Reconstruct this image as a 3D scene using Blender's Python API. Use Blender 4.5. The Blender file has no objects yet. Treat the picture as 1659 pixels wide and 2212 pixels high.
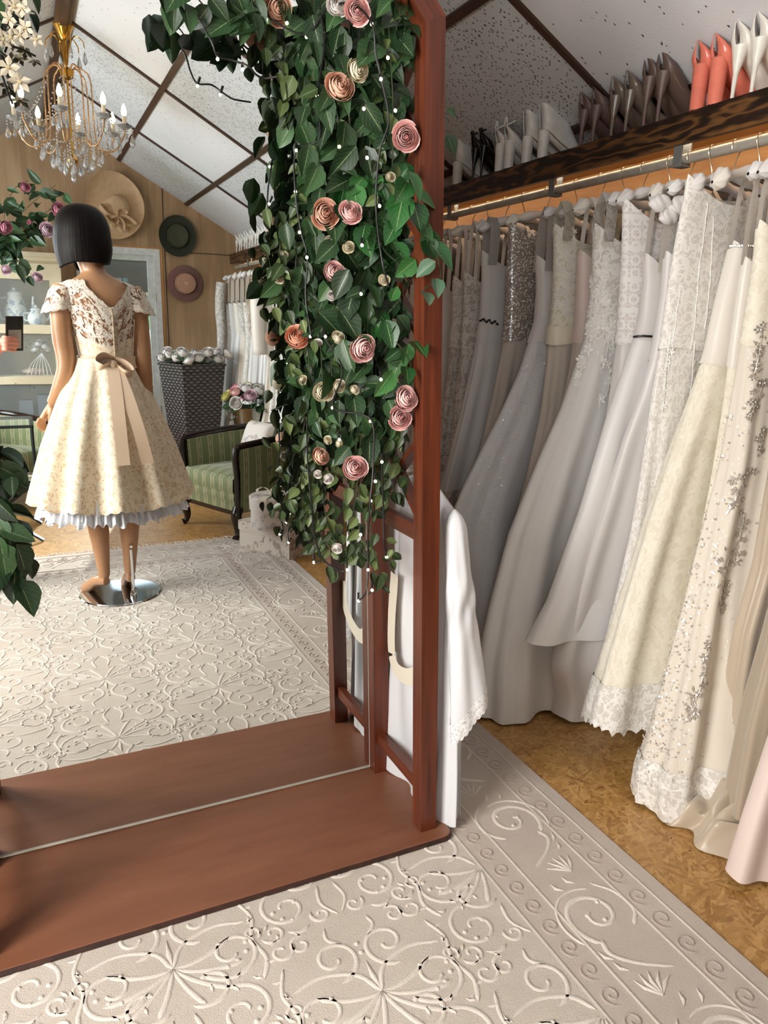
import bpy, math, random
import numpy as np
from mathutils import Vector, Matrix
PI = math.pi
S = bpy.context.scene
COL = S.collection
random.seed(7); RNG = np.random.default_rng(7)

# ---------------------------------------------------------------- camera, world, lights
CAMZ = 1.30
Rw = np.array([[0.904, -0.082, 0.419], [-0.427, -0.226, 0.876], [0.023, -0.971, -0.24]])
def _orth(R):
    u, s, v = np.linalg.svd(R); return u @ v
FPX = 1609.7
_dy = np.array([45 - 829.5, 690 - 1106., FPX]); _dx = np.array([4300 - 829.5, 790 - 1106., FPX])
_dy /= np.linalg.norm(_dy); _dx /= np.linalg.norm(_dx); _dz = np.cross(_dx, _dy)
Rw = _orth(np.array([_dx, _dy, _dz]))
cam = bpy.data.objects.new('camera', bpy.data.cameras.new('camera')); COL.objects.link(cam)
cr, cu, cb = Rw @ [1, 0, 0], Rw @ [0, -1, 0], Rw @ [0, 0, -1]
cam.matrix_world = Matrix(((cr[0], cu[0], cb[0], 0), (cr[1], cu[1], cb[1], 0), (cr[2], cu[2], cb[2], CAMZ), (0, 0, 0, 1)))
cam.data.sensor_fit = 'VERTICAL'; cam.data.sensor_height = 36; cam.data.lens = FPX / 2212 * 36
cam.data.clip_start = 0.02
S.camera = cam

W = bpy.data.worlds.new('daylight'); S.world = W; W.use_nodes = True
W.node_tree.nodes['Background'].inputs[0].default_value = (0.72, 0.86, 1.0, 1)
W.node_tree.nodes['Background'].inputs[1].default_value = 3.2
def lamp(name, kind, loc, energy, color, size=None, rot=None, size_y=None):
    l = bpy.data.lights.new(name, kind); l.energy = energy; l.color = color
    o = bpy.data.objects.new(name, l); COL.objects.link(o); o.location = loc
    if kind == 'AREA':
        l.size = size
        if size_y: l.shape = 'RECTANGLE'; l.size_y = size_y
    elif kind == 'POINT': l.shadow_soft_size = size
    elif kind == 'SUN': l.angle = size
    if rot is not None: o.rotation_euler = rot
    return o
def aim(d): return Vector(d).to_track_quat('-Z', 'Y').to_euler()
# sun through the back door, sky light through its glass; fill lamps added at two unseen windows in wall_left
lamp('sun', 'SUN', (0, 0, 5), 9.0, (1.0, 0.95, 0.86), 0.01, aim((-0.27, 1.0, -0.36)))
lamp('added_side_fill_1', 'AREA', (-1.48, 0.45, 1.40), 88, (1.0, 0.95, 0.88), 1.1, aim((1, .05, -0.42)), 1.4)
lamp('added_side_fill_2', 'AREA', (-1.48, -2.0, 1.40), 70, (0.94, 0.97, 1.0), 1.1, aim((1, .15, -0.36)), 1.4)
_pt = lamp('sky_portal_back_door', 'AREA', (0.825, -3.79, 1.28), 1, (1, 1, 1), 0.6, aim((0, 1, 0)), 1.2); _pt.data.cycles.is_portal = True
S.view_settings.view_transform = 'Standard'; S.view_settings.look = 'None'
S.view_settings.gamma = 1; S.view_settings.use_curve_mapping = False
S.view_settings.exposure = 0.24
cy = S.cycles
cy.max_bounces = 7; cy.diffuse_bounces = 4; cy.glossy_bounces = 5; cy.transmission_bounces = 5; cy.transparent_max_bounces = 12
cy.caustics_reflective = False; cy.caustics_refractive = False; cy.sample_clamp_indirect = 4.0; cy.blur_glossy = 0.5
cy.use_denoising = True; cy.use_adaptive_sampling = True; cy.adaptive_threshold = 0.015

# ---------------------------------------------------------------- pixel helpers (a pixel's ray cut with a real plane)
CAMP = np.array([0, 0, CAMZ])
def ray(u, v): return Rw @ np.array([u - 829.5, v - 1106., FPX])
def on_y(u, v, y):
    d = ray(u, v); return CAMP + d * (y / d[1])
def on_x(u, v, x):
    d = ray(u, v); return CAMP + d * (x / d[0])
def on_z(u, v, z):
    d = ray(u, v); return CAMP + d * ((z - CAMZ) / d[2])
MY = 1.80                                   # the mirror's plane; a reflected thing at depth Y stands at 2*MY - Y
def rf(p): return (p[0], 2 * MY - p[1], p[2])

# ---------------------------------------------------------------- materials
def L(c): return tuple(((x / 12.92) if x <= 0.04045 else ((x + 0.055) / 1.055) ** 2.4) for x in c) + (1,)
class NT:
    def __init__(s, name):
        m = bpy.data.materials.new(name); m.use_nodes = True
        s.m = m; s.t = m.node_tree; s.b = s.t.nodes['Principled BSDF']; s.out = s.t.nodes['Material Output']
    def n(s, typ, _p=None, **ins):
        nd = s.t.nodes.new('ShaderNode' + typ)
        for k, v in (_p or {}).items(): setattr(nd, k, v)
        for k, v in ins.items():
            sock = nd.inputs[int(k[1:])] if k[0] == 'i' and k[1:].isdigit() else nd.inputs[k.replace('_', ' ')]
            s.set(sock, v)
        return nd
    def set(s, sock, v):
        if isinstance(v, bpy.types.NodeSocket): s.t.links.new(v, sock)
        elif isinstance(v, bpy.types.Node): s.t.links.new(v.outputs[0], sock)
        else: sock.default_value = v
    def math(s, op, a, b=0.0, c=0.0): 
        nd = s.n('Math', {'operation': op}, i0=a, i1=b, i2=c); return nd.outputs[0]
    def mix(s, f, a, b, typ='MIX'):
        nd = s.n('Mix', {'data_type': 'RGBA', 'blend_type': typ})
        s.set(nd.inputs[0], f); s.set(nd.inputs[6], a); s.set(nd.inputs[7], b); return nd.outputs[2]
    def ramp(s, f, stops, interp='LINEAR'):
        nd = s.n('ValToRGB'); nd.color_ramp.interpolation = interp; e = nd.color_ramp.elements
        while len(e) < len(stops): e.new(0.5)
        for el, (p, c) in zip(e, stops): el.position = p; el.color = c if len(c) == 4 else L(c)
        s.set(nd.inputs[0], f); return nd.outputs[0]
    def uv(s): return s.n('TexCoord').outputs['UV']
    def obj(s): return s.n('TexCoord').outputs['Object']
    def map(s, v, scale=(1, 1, 1), rot=(0, 0, 0), loc=(0, 0, 0)):
        return s.n('Mapping', Vector=v, Scale=scale, Rotation=rot, Location=loc).outputs[0]
    def noise(s, v, scale, detail=3, rough=0.55, out=0):
        return s.n('TexNoise', Vector=v, Scale=scale, Detail=detail, Roughness=rough).outputs[out]
    def bump(s, h, strength=0.3, dist=0.002):
        nd = s.n('Bump', Strength=strength, Distance=dist, Height=h); s.t.links.new(nd.outputs[0], s.b.inputs['Normal']); return nd
    def base(s, color=None, rough=None, metal=None, spec=None, sheen=None, **kw):
        b = s.b.inputs
        if color is not None: s.set(b['Base Color'], color if not isinstance(color, tuple) or len(color) == 4 else L(color))
        if rough is not None: s.set(b['Roughness'], rough)
        if metal is not None: s.set(b['Metallic'], metal)
        if spec is not None: s.set(b['Specular IOR Level'], spec)
        if sheen is not None: b['Sheen Weight'].default_value = sheen
        for k, v in kw.items(): s.set(b[k.replace('_', ' ')], v)
        return s.m
def flat(name, color, rough=0.5, metal=0.0, spec=0.5, sheen=0.0, var=0.06, vs=25, bump=0.0, **kw):
    """one colour with slight procedural unevenness"""
    t = NT(name); c = L(color)
    nz = t.noise(t.obj(), vs, 3)
    lo = tuple(max(0, x * (1 - var * 2.5)) for x in c[:3]) + (1,); hi = tuple(min(1, x * (1 + var)) for x in c[:3]) + (1,)
    col = t.ramp(nz, [(0.3, lo), (0.7, hi)])
    if bump: t.bump(nz, bump, 0.003)
    return t.base(col, rough, metal, spec, sheen, **kw)
def emit(name, color, strength):
    t = NT(name); t.base((0.9, 0.85, 0.7), 0.3); t.set(t.b.inputs['Emission Color'], color + (1,)); t.b.inputs['Emission Strength'].default_value = strength
    return t.m
def wood_mat(name, dark, mid, light, rough=0.42, gs=60, spec=0.5, ring=0.0):
    t = NT(name); uv = t.uv()
    w = t.noise(t.map(uv, (1.5, 9, 1)), 1.0, 3)
    a = t.noise(t.map(uv, (3, gs, 1)), 1.0, 4, 0.65)
    b = t.noise(t.map(uv, (9, gs * 4, 1)), 1.0, 2)
    v = t.math('ADD', t.math('MULTIPLY', a, 0.65), t.math('MULTIPLY', w, 0.35))
    if ring:
        yv = t.n('SeparateXYZ', Vector=uv).outputs[1]
        k = t.math('ADD', t.math('MULTIPLY', yv, ring), t.math('MULTIPLY', t.noise(t.map(uv, (2.6, 11, 1)), 1.0, 3, 0.55), 22))
        v = t.math('ADD', t.math('MULTIPLY', t.math('POWER', t.math('ABSOLUTE', t.math('SINE', k)), 1.8), 0.38), t.math('MULTIPLY', v, 0.62))
    col = t.ramp(v, [(0.28, dark), (0.5, mid), (0.75, light)])
    col = t.mix(t.math('MULTIPLY', b, 0.25), col, L(dark))
    t.bump(a, 0.15, 0.002)
    return t.base(col, rough, 0, spec)

# ---------------------------------------------------------------- mesh builder
ORG = {}
class MB:
    def __init__(s): s.v = []; s.f = []; s.uv = []; s.mi = []; s.n = 0
    def add(s, verts, faces, uvs=None, mi=0):
        verts = np.asarray(verts, float).reshape(-1, 3); o = s.n
        s.v.append(verts); s.n += len(verts)
        s.uv.append(np.asarray(uvs, float).reshape(-1, 2) if uvs is not None else verts[:, :2].copy())
        s.f.extend([tuple(i + o for i in f) for f in faces]); s.mi.extend([mi] * len(faces)); return s
    def box(s, lo, hi, mi=0):
        c = [(a + b) / 2 for a, b in zip(lo, hi)]; h = [abs(b - a) / 2 for a, b in zip(lo, hi)]
        return s.obox(c, (1, 0, 0), (0, 1, 0), h, mi)
    def obox(s, c, ax, ay, h, mi=0, bev=0.0):
        ax = np.array(ax, float); ax /= np.linalg.norm(ax); ay = np.array(ay, float); ay -= ax * ax.dot(ay); ay /= np.linalg.norm(ay); az = np.cross(ax, ay)
        c = np.array(c, float); A = np.array([ax, ay, az])
        k = int(np.argmax(h)); V = []; F = []; U = []; h = [q + min(.0007, q * .05) * ((s.n // 24 * 3 + 1) % 8) / 8 for q in h]
        for d in range(3):
            a, b = (d + 1) % 3, (d + 2) % 3
            lu, lv = (a, b) if (a == k or (b != k and h[a] >= h[b])) else (b, a)
            for sg in (-1, 1):
                i = len(V)
                for (p, q) in ((-1, -1), (1, -1), (1, 1), (-1, 1)):
                    l = np.zeros(3); l[d] = sg * h[d]; l[a] = p * h[a]; l[b] = q * h[b]
                    V.append(c + l @ A); U.append((l[lu] + c.sum() * 0.7, l[lv] + d * 0.31 + c[0] * 1.7))
                F.append((i, i + 1, i + 2, i + 3) if sg > 0 else (i + 3, i + 2, i + 1, i))
        return s.add(V, F, U, mi)
    def bar(s, p, q, w, h, up=(0, 0, 1), mi=0):
        p, q = np.array(p, float), np.array(q, float); d = q - p
        u = np.array(up, float)
        if abs(np.dot(u, d / np.linalg.norm(d))) > 0.98: u = np.array([0, 1., 0])
        return s.obox((p + q) / 2, d, np.cross(u, d), (np.linalg.norm(d) / 2, w / 2, h / 2), mi)
    def grid(s, P, mi=0, uv=None, cv=False):
        """P: nu x nv x 3 array; cv closes nothing, duplicate the seam column yourself"""
        P = np.asarray(P, float); nu, nv = P.shape[:2]
        F = [(i * nv + j, (i + 1) * nv + j, (i + 1) * nv + j + 1, i * nv + j + 1) for i in range(nu - 1) for j in range(nv - 1)]
        if uv is None:
            du = np.r_[0, np.cumsum(np.linalg.norm(np.diff(P.mean(1), axis=0), axis=1))]
            dv = np.r_[0, np.cumsum(np.linalg.norm(np.diff(P[nu // 2], axis=0), axis=1))]
            uv = np.stack(np.broadcast_arrays(dv[None, :], du[:, None]), -1)
        return s.add(P.reshape(-1, 3), F, np.asarray(uv).reshape(-1, 2), mi)
    def tube(s, pts, r, seg=8, cap=True, mi=0, flat_=1.0):
        pts = np.asarray(pts, float); n = len(pts)
        r = np.broadcast_to(np.asarray(r, float), (n,))
        T = np.gradient(pts, axis=0); T /= np.linalg.norm(T, axis=1)[:, None] + 1e-12
        u = np.array([0, 0, 1.]) if abs(T[0][2]) < 0.9 else np.array([1., 0, 0]); R = []
        for i in range(n):
            u = u - T[i] * T[i].dot(u); u /= np.linalg.norm(u) + 1e-12; w = np.cross(T[i], u)
            a = np.linspace(0, 2 * PI, seg + 1)
            R.append(pts[i] + r[i] * (np.cos(a)[:, None] * u * flat_ + np.sin(a)[:, None] * w))
        P = np.array(R); ln = np.r_[0, np.cumsum(np.linalg.norm(np.diff(pts, axis=0), axis=1))]
        uv = np.stack(np.broadcast_arrays(ln[:, None], np.linspace(0, 1, seg + 1)[None, :] * 2 * PI * r.mean()), -1)
        o = s.n; s.grid(P[:, ::-1], mi, uv)
        if cap:
            k = seg + 1
            s.f.append(tuple(o + j for j in range(seg))); s.mi.append(mi)
            s.f.append(tuple(o + (n - 1) * k + seg - 1 - j for j in range(seg))); s.mi.append(mi)
        return s
    def lathe(s, prof, c=(0, 0, 0), seg=24, mi=0, M=None, sx=1, sy=1):
        """prof: (r, z) list from bottom to top"""
        prof = np.asarray(prof, float); a = np.linspace(0, 2 * PI, seg + 1)
        P = np.stack([prof[:, 0][:, None] * np.cos(a) * sx, prof[:, 0][:, None] * np.sin(a) * sy, np.broadcast_to(prof[:, 1][:, None], (len(prof), seg + 1))], -1)
        if M is not None: P = P @ np.array(M.to_3x3()).T + np.array(M.translation)
        P = P + np.array(c, float)
        return s.grid(P[:, ::-1], mi)
    def ball(s, c, r, seg=10, mi=0, sc=(1, 1, 1)):
        n = max(4, seg // 2 + 1); t = np.linspace(-PI / 2, PI / 2, n)
        prof = np.stack([np.cos(t) * r, np.sin(t) * r], -1)
        a = np.linspace(0, 2 * PI, seg + 1)
        P = np.stack([prof[:, 0][:, None] * np.cos(a) * sc[0], prof[:, 0][:, None] * np.sin(a) * sc[1], np.broadcast_to(prof[:, 1][:, None] * sc[2], (n, seg + 1))], -1) + np.array(c, float)
        return s.grid(P[:, ::-1], mi)
    def poly(s, pts, z0, z1, mi=0):
        """prism of an xy polygon"""
        n = len(pts); V = [(p[0], p[1], z0) for p in pts] + [(p[0], p[1], z1) for p in pts]
        F = [tuple(range(n))[::-1], tuple(range(n, 2 * n))] + [(i, (i + 1) % n, n + (i + 1) % n, n + i) for i in range(n)]
        return s.add(V, F, None, mi)
    def xform(s, M):
        R = np.array(M.to_3x3()); t = np.array(M.translation)
        s.v = [v @ R.T + t for v in s.v]
        if np.linalg.det(R) < 0: s.f = [tuple(reversed(f)) for f in s.f]
        return s
    def build(s, name, mat, parent=None, smooth=True, org=None, bevel=0, local=False, auto=40):
        V = np.concatenate(s.v) if s.v else np.zeros((0, 3))
        if parent is not None: o0 = np.array((0, 0, 0) if local else ORG[parent.name])
        else: o0 = np.array(org if org is not None else (V.min(0) + V.max(0)) / 2 * [1, 1, 0] + [0, 0, V[:, 2].min()])
        me = bpy.data.meshes.new(name); me.from_pydata((V - o0).tolist(), [], s.f)
        ul = me.uv_layers.new(name='UVMap'); UV = np.concatenate(s.uv)
        li = np.empty(len(me.loops), np.int32); me.loops.foreach_get('vertex_index', li)
        ul.data.foreach_set('uv', UV[li].astype(np.float32).ravel())
        mats = mat if isinstance(mat, (list, tuple)) else [mat]
        for m in mats: me.materials.append(m)
        if len(mats) > 1: me.polygons.foreach_set('material_index', np.array(s.mi, np.int32))
        if smooth:
            me.polygons.foreach_set('use_smooth', [True] * len(me.polygons))
            if auto: me.set_sharp_from_angle(angle=math.radians(auto))
        me.update()
        o = bpy.data.objects.new(name, me); COL.objects.link(o)
        if parent is not None: o.parent = parent; ORG[o.name] = tuple(o0)
        else: o.location = o0; ORG[o.name] = tuple(o0)
        if bevel:
            b = o.modifiers.new('bevel', 'BEVEL'); b.width = bevel; b.segments = 2; b.limit_method = 'ANGLE'
        return o
def tag(o, label=None, cat=None, group=None, kind=None):
    if label: o['label'] = label
    if cat: o['category'] = cat
    if group: o['group'] = group
    if kind: o['kind'] = kind
    return o
def thing(name, label, cat, loc=(0, 0, 0), group=None, rotz=0.0):
    o = bpy.data.objects.new(name, None); COL.objects.link(o); o.location = loc; o.rotation_euler = (0, 0, rotz)
    o.empty_display_size = 0.05; ORG[o.name] = tuple(loc); return tag(o, label, cat, group)
def copy_tree(o, parent=None):
    c = o.copy(); COL.objects.link(c)
    if parent is not None: c.parent = parent
    ORG[c.name] = ORG.get(o.name, (0, 0, 0))
    for ch in list(o.children): copy_tree(ch, c)
    return c
def part(mb, name, mat, parent, label=None, **kw):
    o = mb.build(name, mat, parent, **kw)
    if label: o['label'] = label
    return o
def smooth_path(pts, n=24):
    """Catmull-Rom through the points"""
    P = np.asarray(pts, float); P = np.vstack([2 * P[0] - P[1], P, 2 * P[-1] - P[-2]]); out = []
    m = len(P) - 3
    for k in range(n):
        t = k / (n - 1) * m; i = min(int(t), m - 1); f = t - i; a, b, c, d = P[i:i + 4]
        out.append(0.5 * (2 * b + (c - a) * f + (2 * a - 5 * b + 4 * c - d) * f * f + (3 * b - a - 3 * c + d) * f ** 3))
    return np.array(out)
# ---------------------------------------------------------------- the setting
def osb():
    t = NT('osb_board'); o = t.obj(); col = None; best = None
    wob = t.n('VectorMath', {'operation': 'ADD'}, i0=o, i1=t.n('VectorMath', {'operation': 'SCALE'}, i0=t.noise(o, 5, 2, 0.5, 1), Scale=0.05).outputs[0]).outputs[0]
    for k, a in enumerate((0.2, 0.95, 1.7, 2.35, 2.8)):
        vo = t.n('TexVoronoi', {'feature': 'F1', 'distance': 'EUCLIDEAN'}, Vector=t.map(t.map(wob, (1, 1, 1), (0, 0, a)), (17, 95, 1), loc=(k * 3.7, k * 1.3, 0)), Scale=1.0)
        sp = t.n('SeparateColor', Color=vo.outputs['Color'])
        if best is None: best, col = sp.outputs[0], sp.outputs[1]
        else:
            gt = t.math('GREATER_THAN', sp.outputs[0], best)
            col = t.n('Mix', {'data_type': 'FLOAT'}, i0=gt, i2=col, i3=sp.outputs[1]).outputs[0]
            best = t.math('MAXIMUM', best, sp.outputs[0])
    gr = t.noise(t.map(o, (25, 90, 1), (0, 0, 0.5)), 1.0, 3)
    v = t.math('ADD', t.math('MULTIPLY', col, 0.5), t.math('MULTIPLY', gr, 0.5))
    c = t.ramp(v, [(0.15, (0.55, 0.38, 0.19)), (0.38, (0.66, 0.49, 0.27)), (0.58, (0.72, 0.55, 0.32)), (0.85, (0.80, 0.63, 0.40))])
    dk = t.math('LESS_THAN', t.noise(t.map(o, (40, 90, 1), (0, 0, 1.1)), 1.0, 2), 0.27)
    c = t.mix(dk, c, L((0.30, 0.17, 0.07)))
    t.bump(v, 0.25, 0.002)
    return t.base(c, 0.33, 0, 0.5)
def ply():
    t = NT('plywood'); o = t.obj()
    a = t.noise(t.map(o, (14, 14, 1.1)), 1.0, 4, 0.6)
    b = t.noise(t.map(o, (1.8, 1.8, 0.7)), 1.0, 2)
    k = t.math('SINE', t.math('ADD', t.math('MULTIPLY', a, 9), t.math('MULTIPLY', b, 14)))
    v = t.math('ADD', t.math('MULTIPLY', k, 0.22), t.math('MULTIPLY', b, 0.8))
    return t.base(t.ramp(v, [(0.1, (0.62, 0.50, 0.37)), (0.45, (0.71, 0.59, 0.45)), (0.85, (0.77, 0.66, 0.52))]), 0.5)
def ceil_mat(name, speck, tint):
    t = NT(name); o = t.obj()
    wob = t.n('VectorMath', {'operation': 'ADD'}, i0=o, i1=t.n('VectorMath', {'operation': 'SCALE'}, i0=t.noise(o, 40, 2, 0.5, 1), Scale=0.012).outputs[0]).outputs[0]
    vo = t.n('TexVoronoi', Vector=t.map(wob, (62, 110, 62), (0, 0, 0.4)), Scale=1.0, Randomness=1.0)
    rnd = t.n('SeparateColor', Color=vo.outputs['Color']).outputs[0]
    sp = t.math('MULTIPLY', t.math('LESS_THAN', vo.outputs['Distance'], 0.30), t.math('GREATER_THAN', rnd, speck))
    mot = t.noise(o, 3, 4)
    c = t.mix(mot, L(tuple(x * 0.93 for x in tint)), L(tint))
    c = t.mix(sp, c, L((0.30, 0.30, 0.32)))
    t.bump(t.math('ADD', t.math('MULTIPLY', t.noise(o, 160, 2), 0.5), t.math('MULTIPLY', sp, -1.0)), 0.35, 0.003)
    return t.base(c, 0.55, 0, 0.4)
M = {}
M['osb'] = osb(); M['ply'] = ply()
M['tile_speck'] = ceil_mat('speckled_ceiling_tile', 0.42, (0.86, 0.87, 0.88))
M['tile_plain'] = ceil_mat('smooth_ceiling_tile', 0.955, (0.92, 0.92, 0.93))
M['trimwood'] = wood_mat('brown_strip', (0.16, 0.10, 0.08), (0.27, 0.18, 0.14), (0.36, 0.25, 0.20), 0.5)
M['arch'] = wood_mat('red_brown_stained_pine', (0.19, 0.085, 0.05), (0.385, 0.18, 0.105), (0.52, 0.265, 0.155), 0.36, 55)
M['boardwood'] = wood_mat('brown_painted_board', (0.43, 0.262, 0.18), (0.495, 0.312, 0.22), (0.55, 0.36, 0.26), 0.42, 14)
M['boardedge'] = flat('board_edge', (0.24, 0.13, 0.09), 0.6, var=0.2)
M['burnt'] = wood_mat('scorched_pine', (0.09, 0.055, 0.03), (0.19, 0.115, 0.06), (0.46, 0.31, 0.16), 0.42, 40, ring=64)
M['burntdark'] = wood_mat('dark_stained_plank', (0.07, 0.045, 0.03), (0.15, 0.09, 0.05), (0.24, 0.15, 0.08), 0.5, 40, ring=60)
M['pine'] = wood_mat('raw_pine', (0.66, 0.45, 0.25), (0.78, 0.57, 0.34), (0.85, 0.66, 0.43), 0.5, 30)
M['steel'] = flat('galvanised_tube', (0.78, 0.76, 0.71), 0.48, 0.6, var=0.05)
M['zinc'] = flat('zinc_bracket', (0.56, 0.56, 0.55), 0.45, 0.5)
M['chrome'] = flat('chrome', (0.86, 0.87, 0.88), 0.08, 1.0, var=0.01)
M['whiteframe'] = flat('white_painted_frame', (0.90, 0.92, 0.93), 0.4)
M['wallpaint'] = flat('mauve_wall_paint', (0.66, 0.58, 0.55), 0.7)
def struct(name, mb, mat, **kw):
    o = mb.build(name, mat, **kw); o['kind'] = 'structure'; return o
XL, XR, YB, YF, RX, RZ, SL = -1.42, 2.12, -3.70, 4.40, 0.347, 2.953, 0.555
def roof(x): return RZ - SL * abs(x - RX)
struct('floor', MB().box((XL - .1, YB - .1, -0.1), (XR + .1, YF + .1, 0)), M['osb'], smooth=False)
# ceiling tiles: seams along the slope and battens along the room
ysn = [YB - 0.02, -2.556, -1.42, -0.286, 1.05, 2.25, 3.4, YF + .02]
seq = 0
for sgn, nm in ((1, 'ceiling_right'), (-1, 'ceiling_left')):
    mb = MB(); xs = [0, 0.53, 1.09, 1.62, 1.86]
    for i in range(len(xs) - 1):
        for j in range(len(ysn) - 1):
            seq += 1
            a, b = RX + sgn * xs[i], RX + sgn * xs[i + 1]
            V = []
            for dz in (0, 0.05):
                for (x, y) in ((a, ysn[j]), (b, ysn[j]), (b, ysn[j + 1]), (a, ysn[j + 1])): V.append((x, y, roof(x) + dz))
            F = [(0, 1, 2, 3), (7, 6, 5, 4), (0, 4, 5, 1), (1, 5, 6, 2), (2, 6, 7, 3), (3, 7, 4, 0)]
            if sgn > 0: F = [f[::-1] for f in F]
            # which panels carry heavy specks (seen in the photo)
            spk = (i + j) % 2 == 0
            if sgn > 0: spk = {(0, 0): 0, (0, 1): 1, (0, 2): 0, (1, 0): 1, (1, 1): 0, (1, 2): 1, (1, 3): 0, (2, 0): 0, (2, 1): 1, (2, 2): 0, (1, 4): 0, (1, 5): 1, (2, 4): 0, (2, 5): 1, (0, 5): 0, (0, 4): 0}.get((i, j), spk)
            mb.add(V, F, None, 0 if spk else 1)
    struct(nm, mb, [M['tile_speck'], M['tile_plain']], smooth=False)
k = 0
def trim(mb, mat='trimwood'):
    global k; k += 1; return struct('trim_%d' % k, mb, M[mat], smooth=False)
for sgn in (1, -1):
    for x in (0.53, 1.09, 1.62):
        X = RX + sgn * x; mb = MB(); n = np.array([-sgn * SL, 0, -1]); n = n / np.linalg.norm(n)
        c = np.array([X, (YB + YF) / 2, roof(X)]) + n * 0.006
        mb.obox(c, (0, 1, 0), n, ((YF - YB) / 2, 0.006, 0.0165)); trim(mb)
    for y in ysn[1:-1]:
        x0, x1 = RX + sgn * 0.02, RX + sgn * 1.80; n = np.array([-sgn * SL, 0, -1]); n = n / np.linalg.norm(n)
        p, q = np.array([x0, y, roof(x0)]) + n * .005, np.array([x1, y, roof(x1)]) + n * .005
        mb = MB(); mb.obox((p + q) / 2, q - p, n, (np.linalg.norm(q - p) / 2, 0.005, 0.0145)); trim(mb)
trim(MB().box((RX - .045, YB, RZ - .050), (RX + .045, YF, RZ + .01)))
trim(MB().box((RX - .018, YB, RZ - .062), (RX + .018, YF, RZ - .045)))
# walls
struct('wall_right', MB().box((XR, YB, 0), (XR + .08, YF, roof(XR) + .1)), M['burntdark'], smooth=False)
def gable(y0, y1, holes):
    """gable wall as vertical slices around door holes (x0, x1, z0, z1)"""
    mb = MB(); cuts = sorted({XL, RX, XR} | {h[0] for h in holes} | {h[1] for h in holes})
    for a, b in zip(cuts[:-1], cuts[1:]):
        hs = [h for h in holes if h[0] <= a + 1e-6 and h[1] >= b - 1e-6]
        spans = [(0, None)] if not hs else [(0, hs[0][2]), (hs[0][3], None)]
        for z0, z1 in spans:
            za, zb = (roof(a) + .03, roof(b) + .03) if z1 is None else (z1, z1)
            if z1 is not None and z1 - z0 < 1e-4: continue
            V = [(a, y0, z0), (b, y0, z0), (b, y0, zb), (a, y0, za), (a, y1, z0), (b, y1, z0), (b, y1, zb), (a, y1, za)]
            mb.add(V, [(0, 1, 2, 3), (7, 6, 5, 4), (0, 4, 5, 1), (1, 5, 6, 2), (2, 6, 7, 3), (3, 7, 4, 0)])
    return mb
DX0, DX1, DZ1 = 0.52, 1.13, 1.89
struct('wall_back', gable(YB, YB - .08, [(DX0, DX1, 0, DZ1)]), M['ply'], smooth=False)
struct('wall_front', gable(YF, YF + .08, []), M['wallpaint'], smooth=False)
mb = MB(); z0, z1 = 0.6, 2.0
wy = [(-2.55, -1.45), (-0.10, 1.0)]  # window openings added in the unseen left wall for the side fill lamps
mb.box((XL - .08, YB, 0), (XL, YF, z0)); mb.box((XL - .08, YB, z1), (XL, YF, z1 + .05))
for a, b in ((YB, wy[0][0]), (wy[0][1], wy[1][0]), (wy[1][1], YF)): mb.box((XL - .08, a, z0), (XL, b, z1))
struct('wall_left', mb, M['ply'], smooth=False)
M['glass'] = NT('window_glass').base((0.9, 0.95, 0.95), 0.02, 0, 0.5, Alpha=0.10)
for i, (a, b) in enumerate(wy):
    w = MB(); x0, x1 = XL - .07, XL + .02
    for q in ((a, z0, a + .05, z1), (b - .05, z0, b, z1), (a, z0, b, z0 + .05), (a, z1 - .05, b, z1), ((a + b) / 2 - .02, z0, (a + b) / 2 + .02, z1)):
        w.box((x0, q[0], q[1]), (x1, q[2], q[3]))
    o = struct('window_%d' % (i + 1), w, M['whiteframe'], smooth=False)
# plywood seams on the back wall
for (a, b) in (((DX1 + .10, YB + .004, 0), (DX1 + .10, YB + .004, roof(DX1 + .1))), ((DX1 + .1, YB + .004, 1.93), (XR, YB + .004, 1.93)), ((XL, YB + .004, 2.0), (DX0, YB + .004, 2.0))):
    trim(MB().bar(a, b, 0.006, 0.006))
# back door: white frame, half glazed leaf, outside greenery
fr = MB()
fr.box((DX1 - .005, YB - .08, 0), (DX1 + .05, YB + .025, DZ1 + .05)); fr.box((DX0 - .05, YB - .08, 0), (DX0 + .005, YB + .025, DZ1 + .05)); fr.box((DX0, YB - .08, DZ1 - .005), (DX1, YB + .025, DZ1 + .05))
struct('door_1_frame', fr, M['whiteframe'], smooth=False, bevel=.004)
tw = MB().box((DX1 + .05, YB, 0), (DX1 + .075, YB + .012, DZ1 + .06)); tw.box((DX0 - .06, YB, DZ1 + .05), (DX1 + .075, YB + .012, DZ1 + .065)); trim(tw, 'pine')
lf = MB(); y0, y1 = YB - .06, YB - .025
lf.box((DX0 + .005, y0, 0), (DX0 + .055, y1, DZ1 - .005)); lf.box((DX1 - .055, y0, 0), (DX1 - .005, y1, DZ1 - .005)); lf.box((DX0, y0, DZ1 - .05), (DX1, y1, DZ1 - .005)); lf.box((DX0, y0, 0), (DX1, y1, 0.1)); lf.box((DX0, y0, .62), (DX1, y1, .72))
dr = struct('door_1', lf, M['whiteframe'], smooth=False)
part(MB().box((DX0 + .05, y0 + .01, .1), (DX1 - .05, y1 - .01, .62)), 'lower_panel', flat('brown_door_panel', (0.33, 0.22, 0.15), 0.5), dr, 'brown lower panel', smooth=False)
part(MB().box((DX0 + .05, y0 + .015, .72), (DX1 - .05, y0 + .019, DZ1 - .05)), 'pane', M['glass'], dr, smooth=False)
hg = MB()
for z in (1.52, .5): hg.tube([(DX1 - .002, YB + .03, z - .04), (DX1 - .002, YB + .03, z + .04)], .006, 8)
part(hg, 'hinge', M['steel'], dr)
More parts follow.
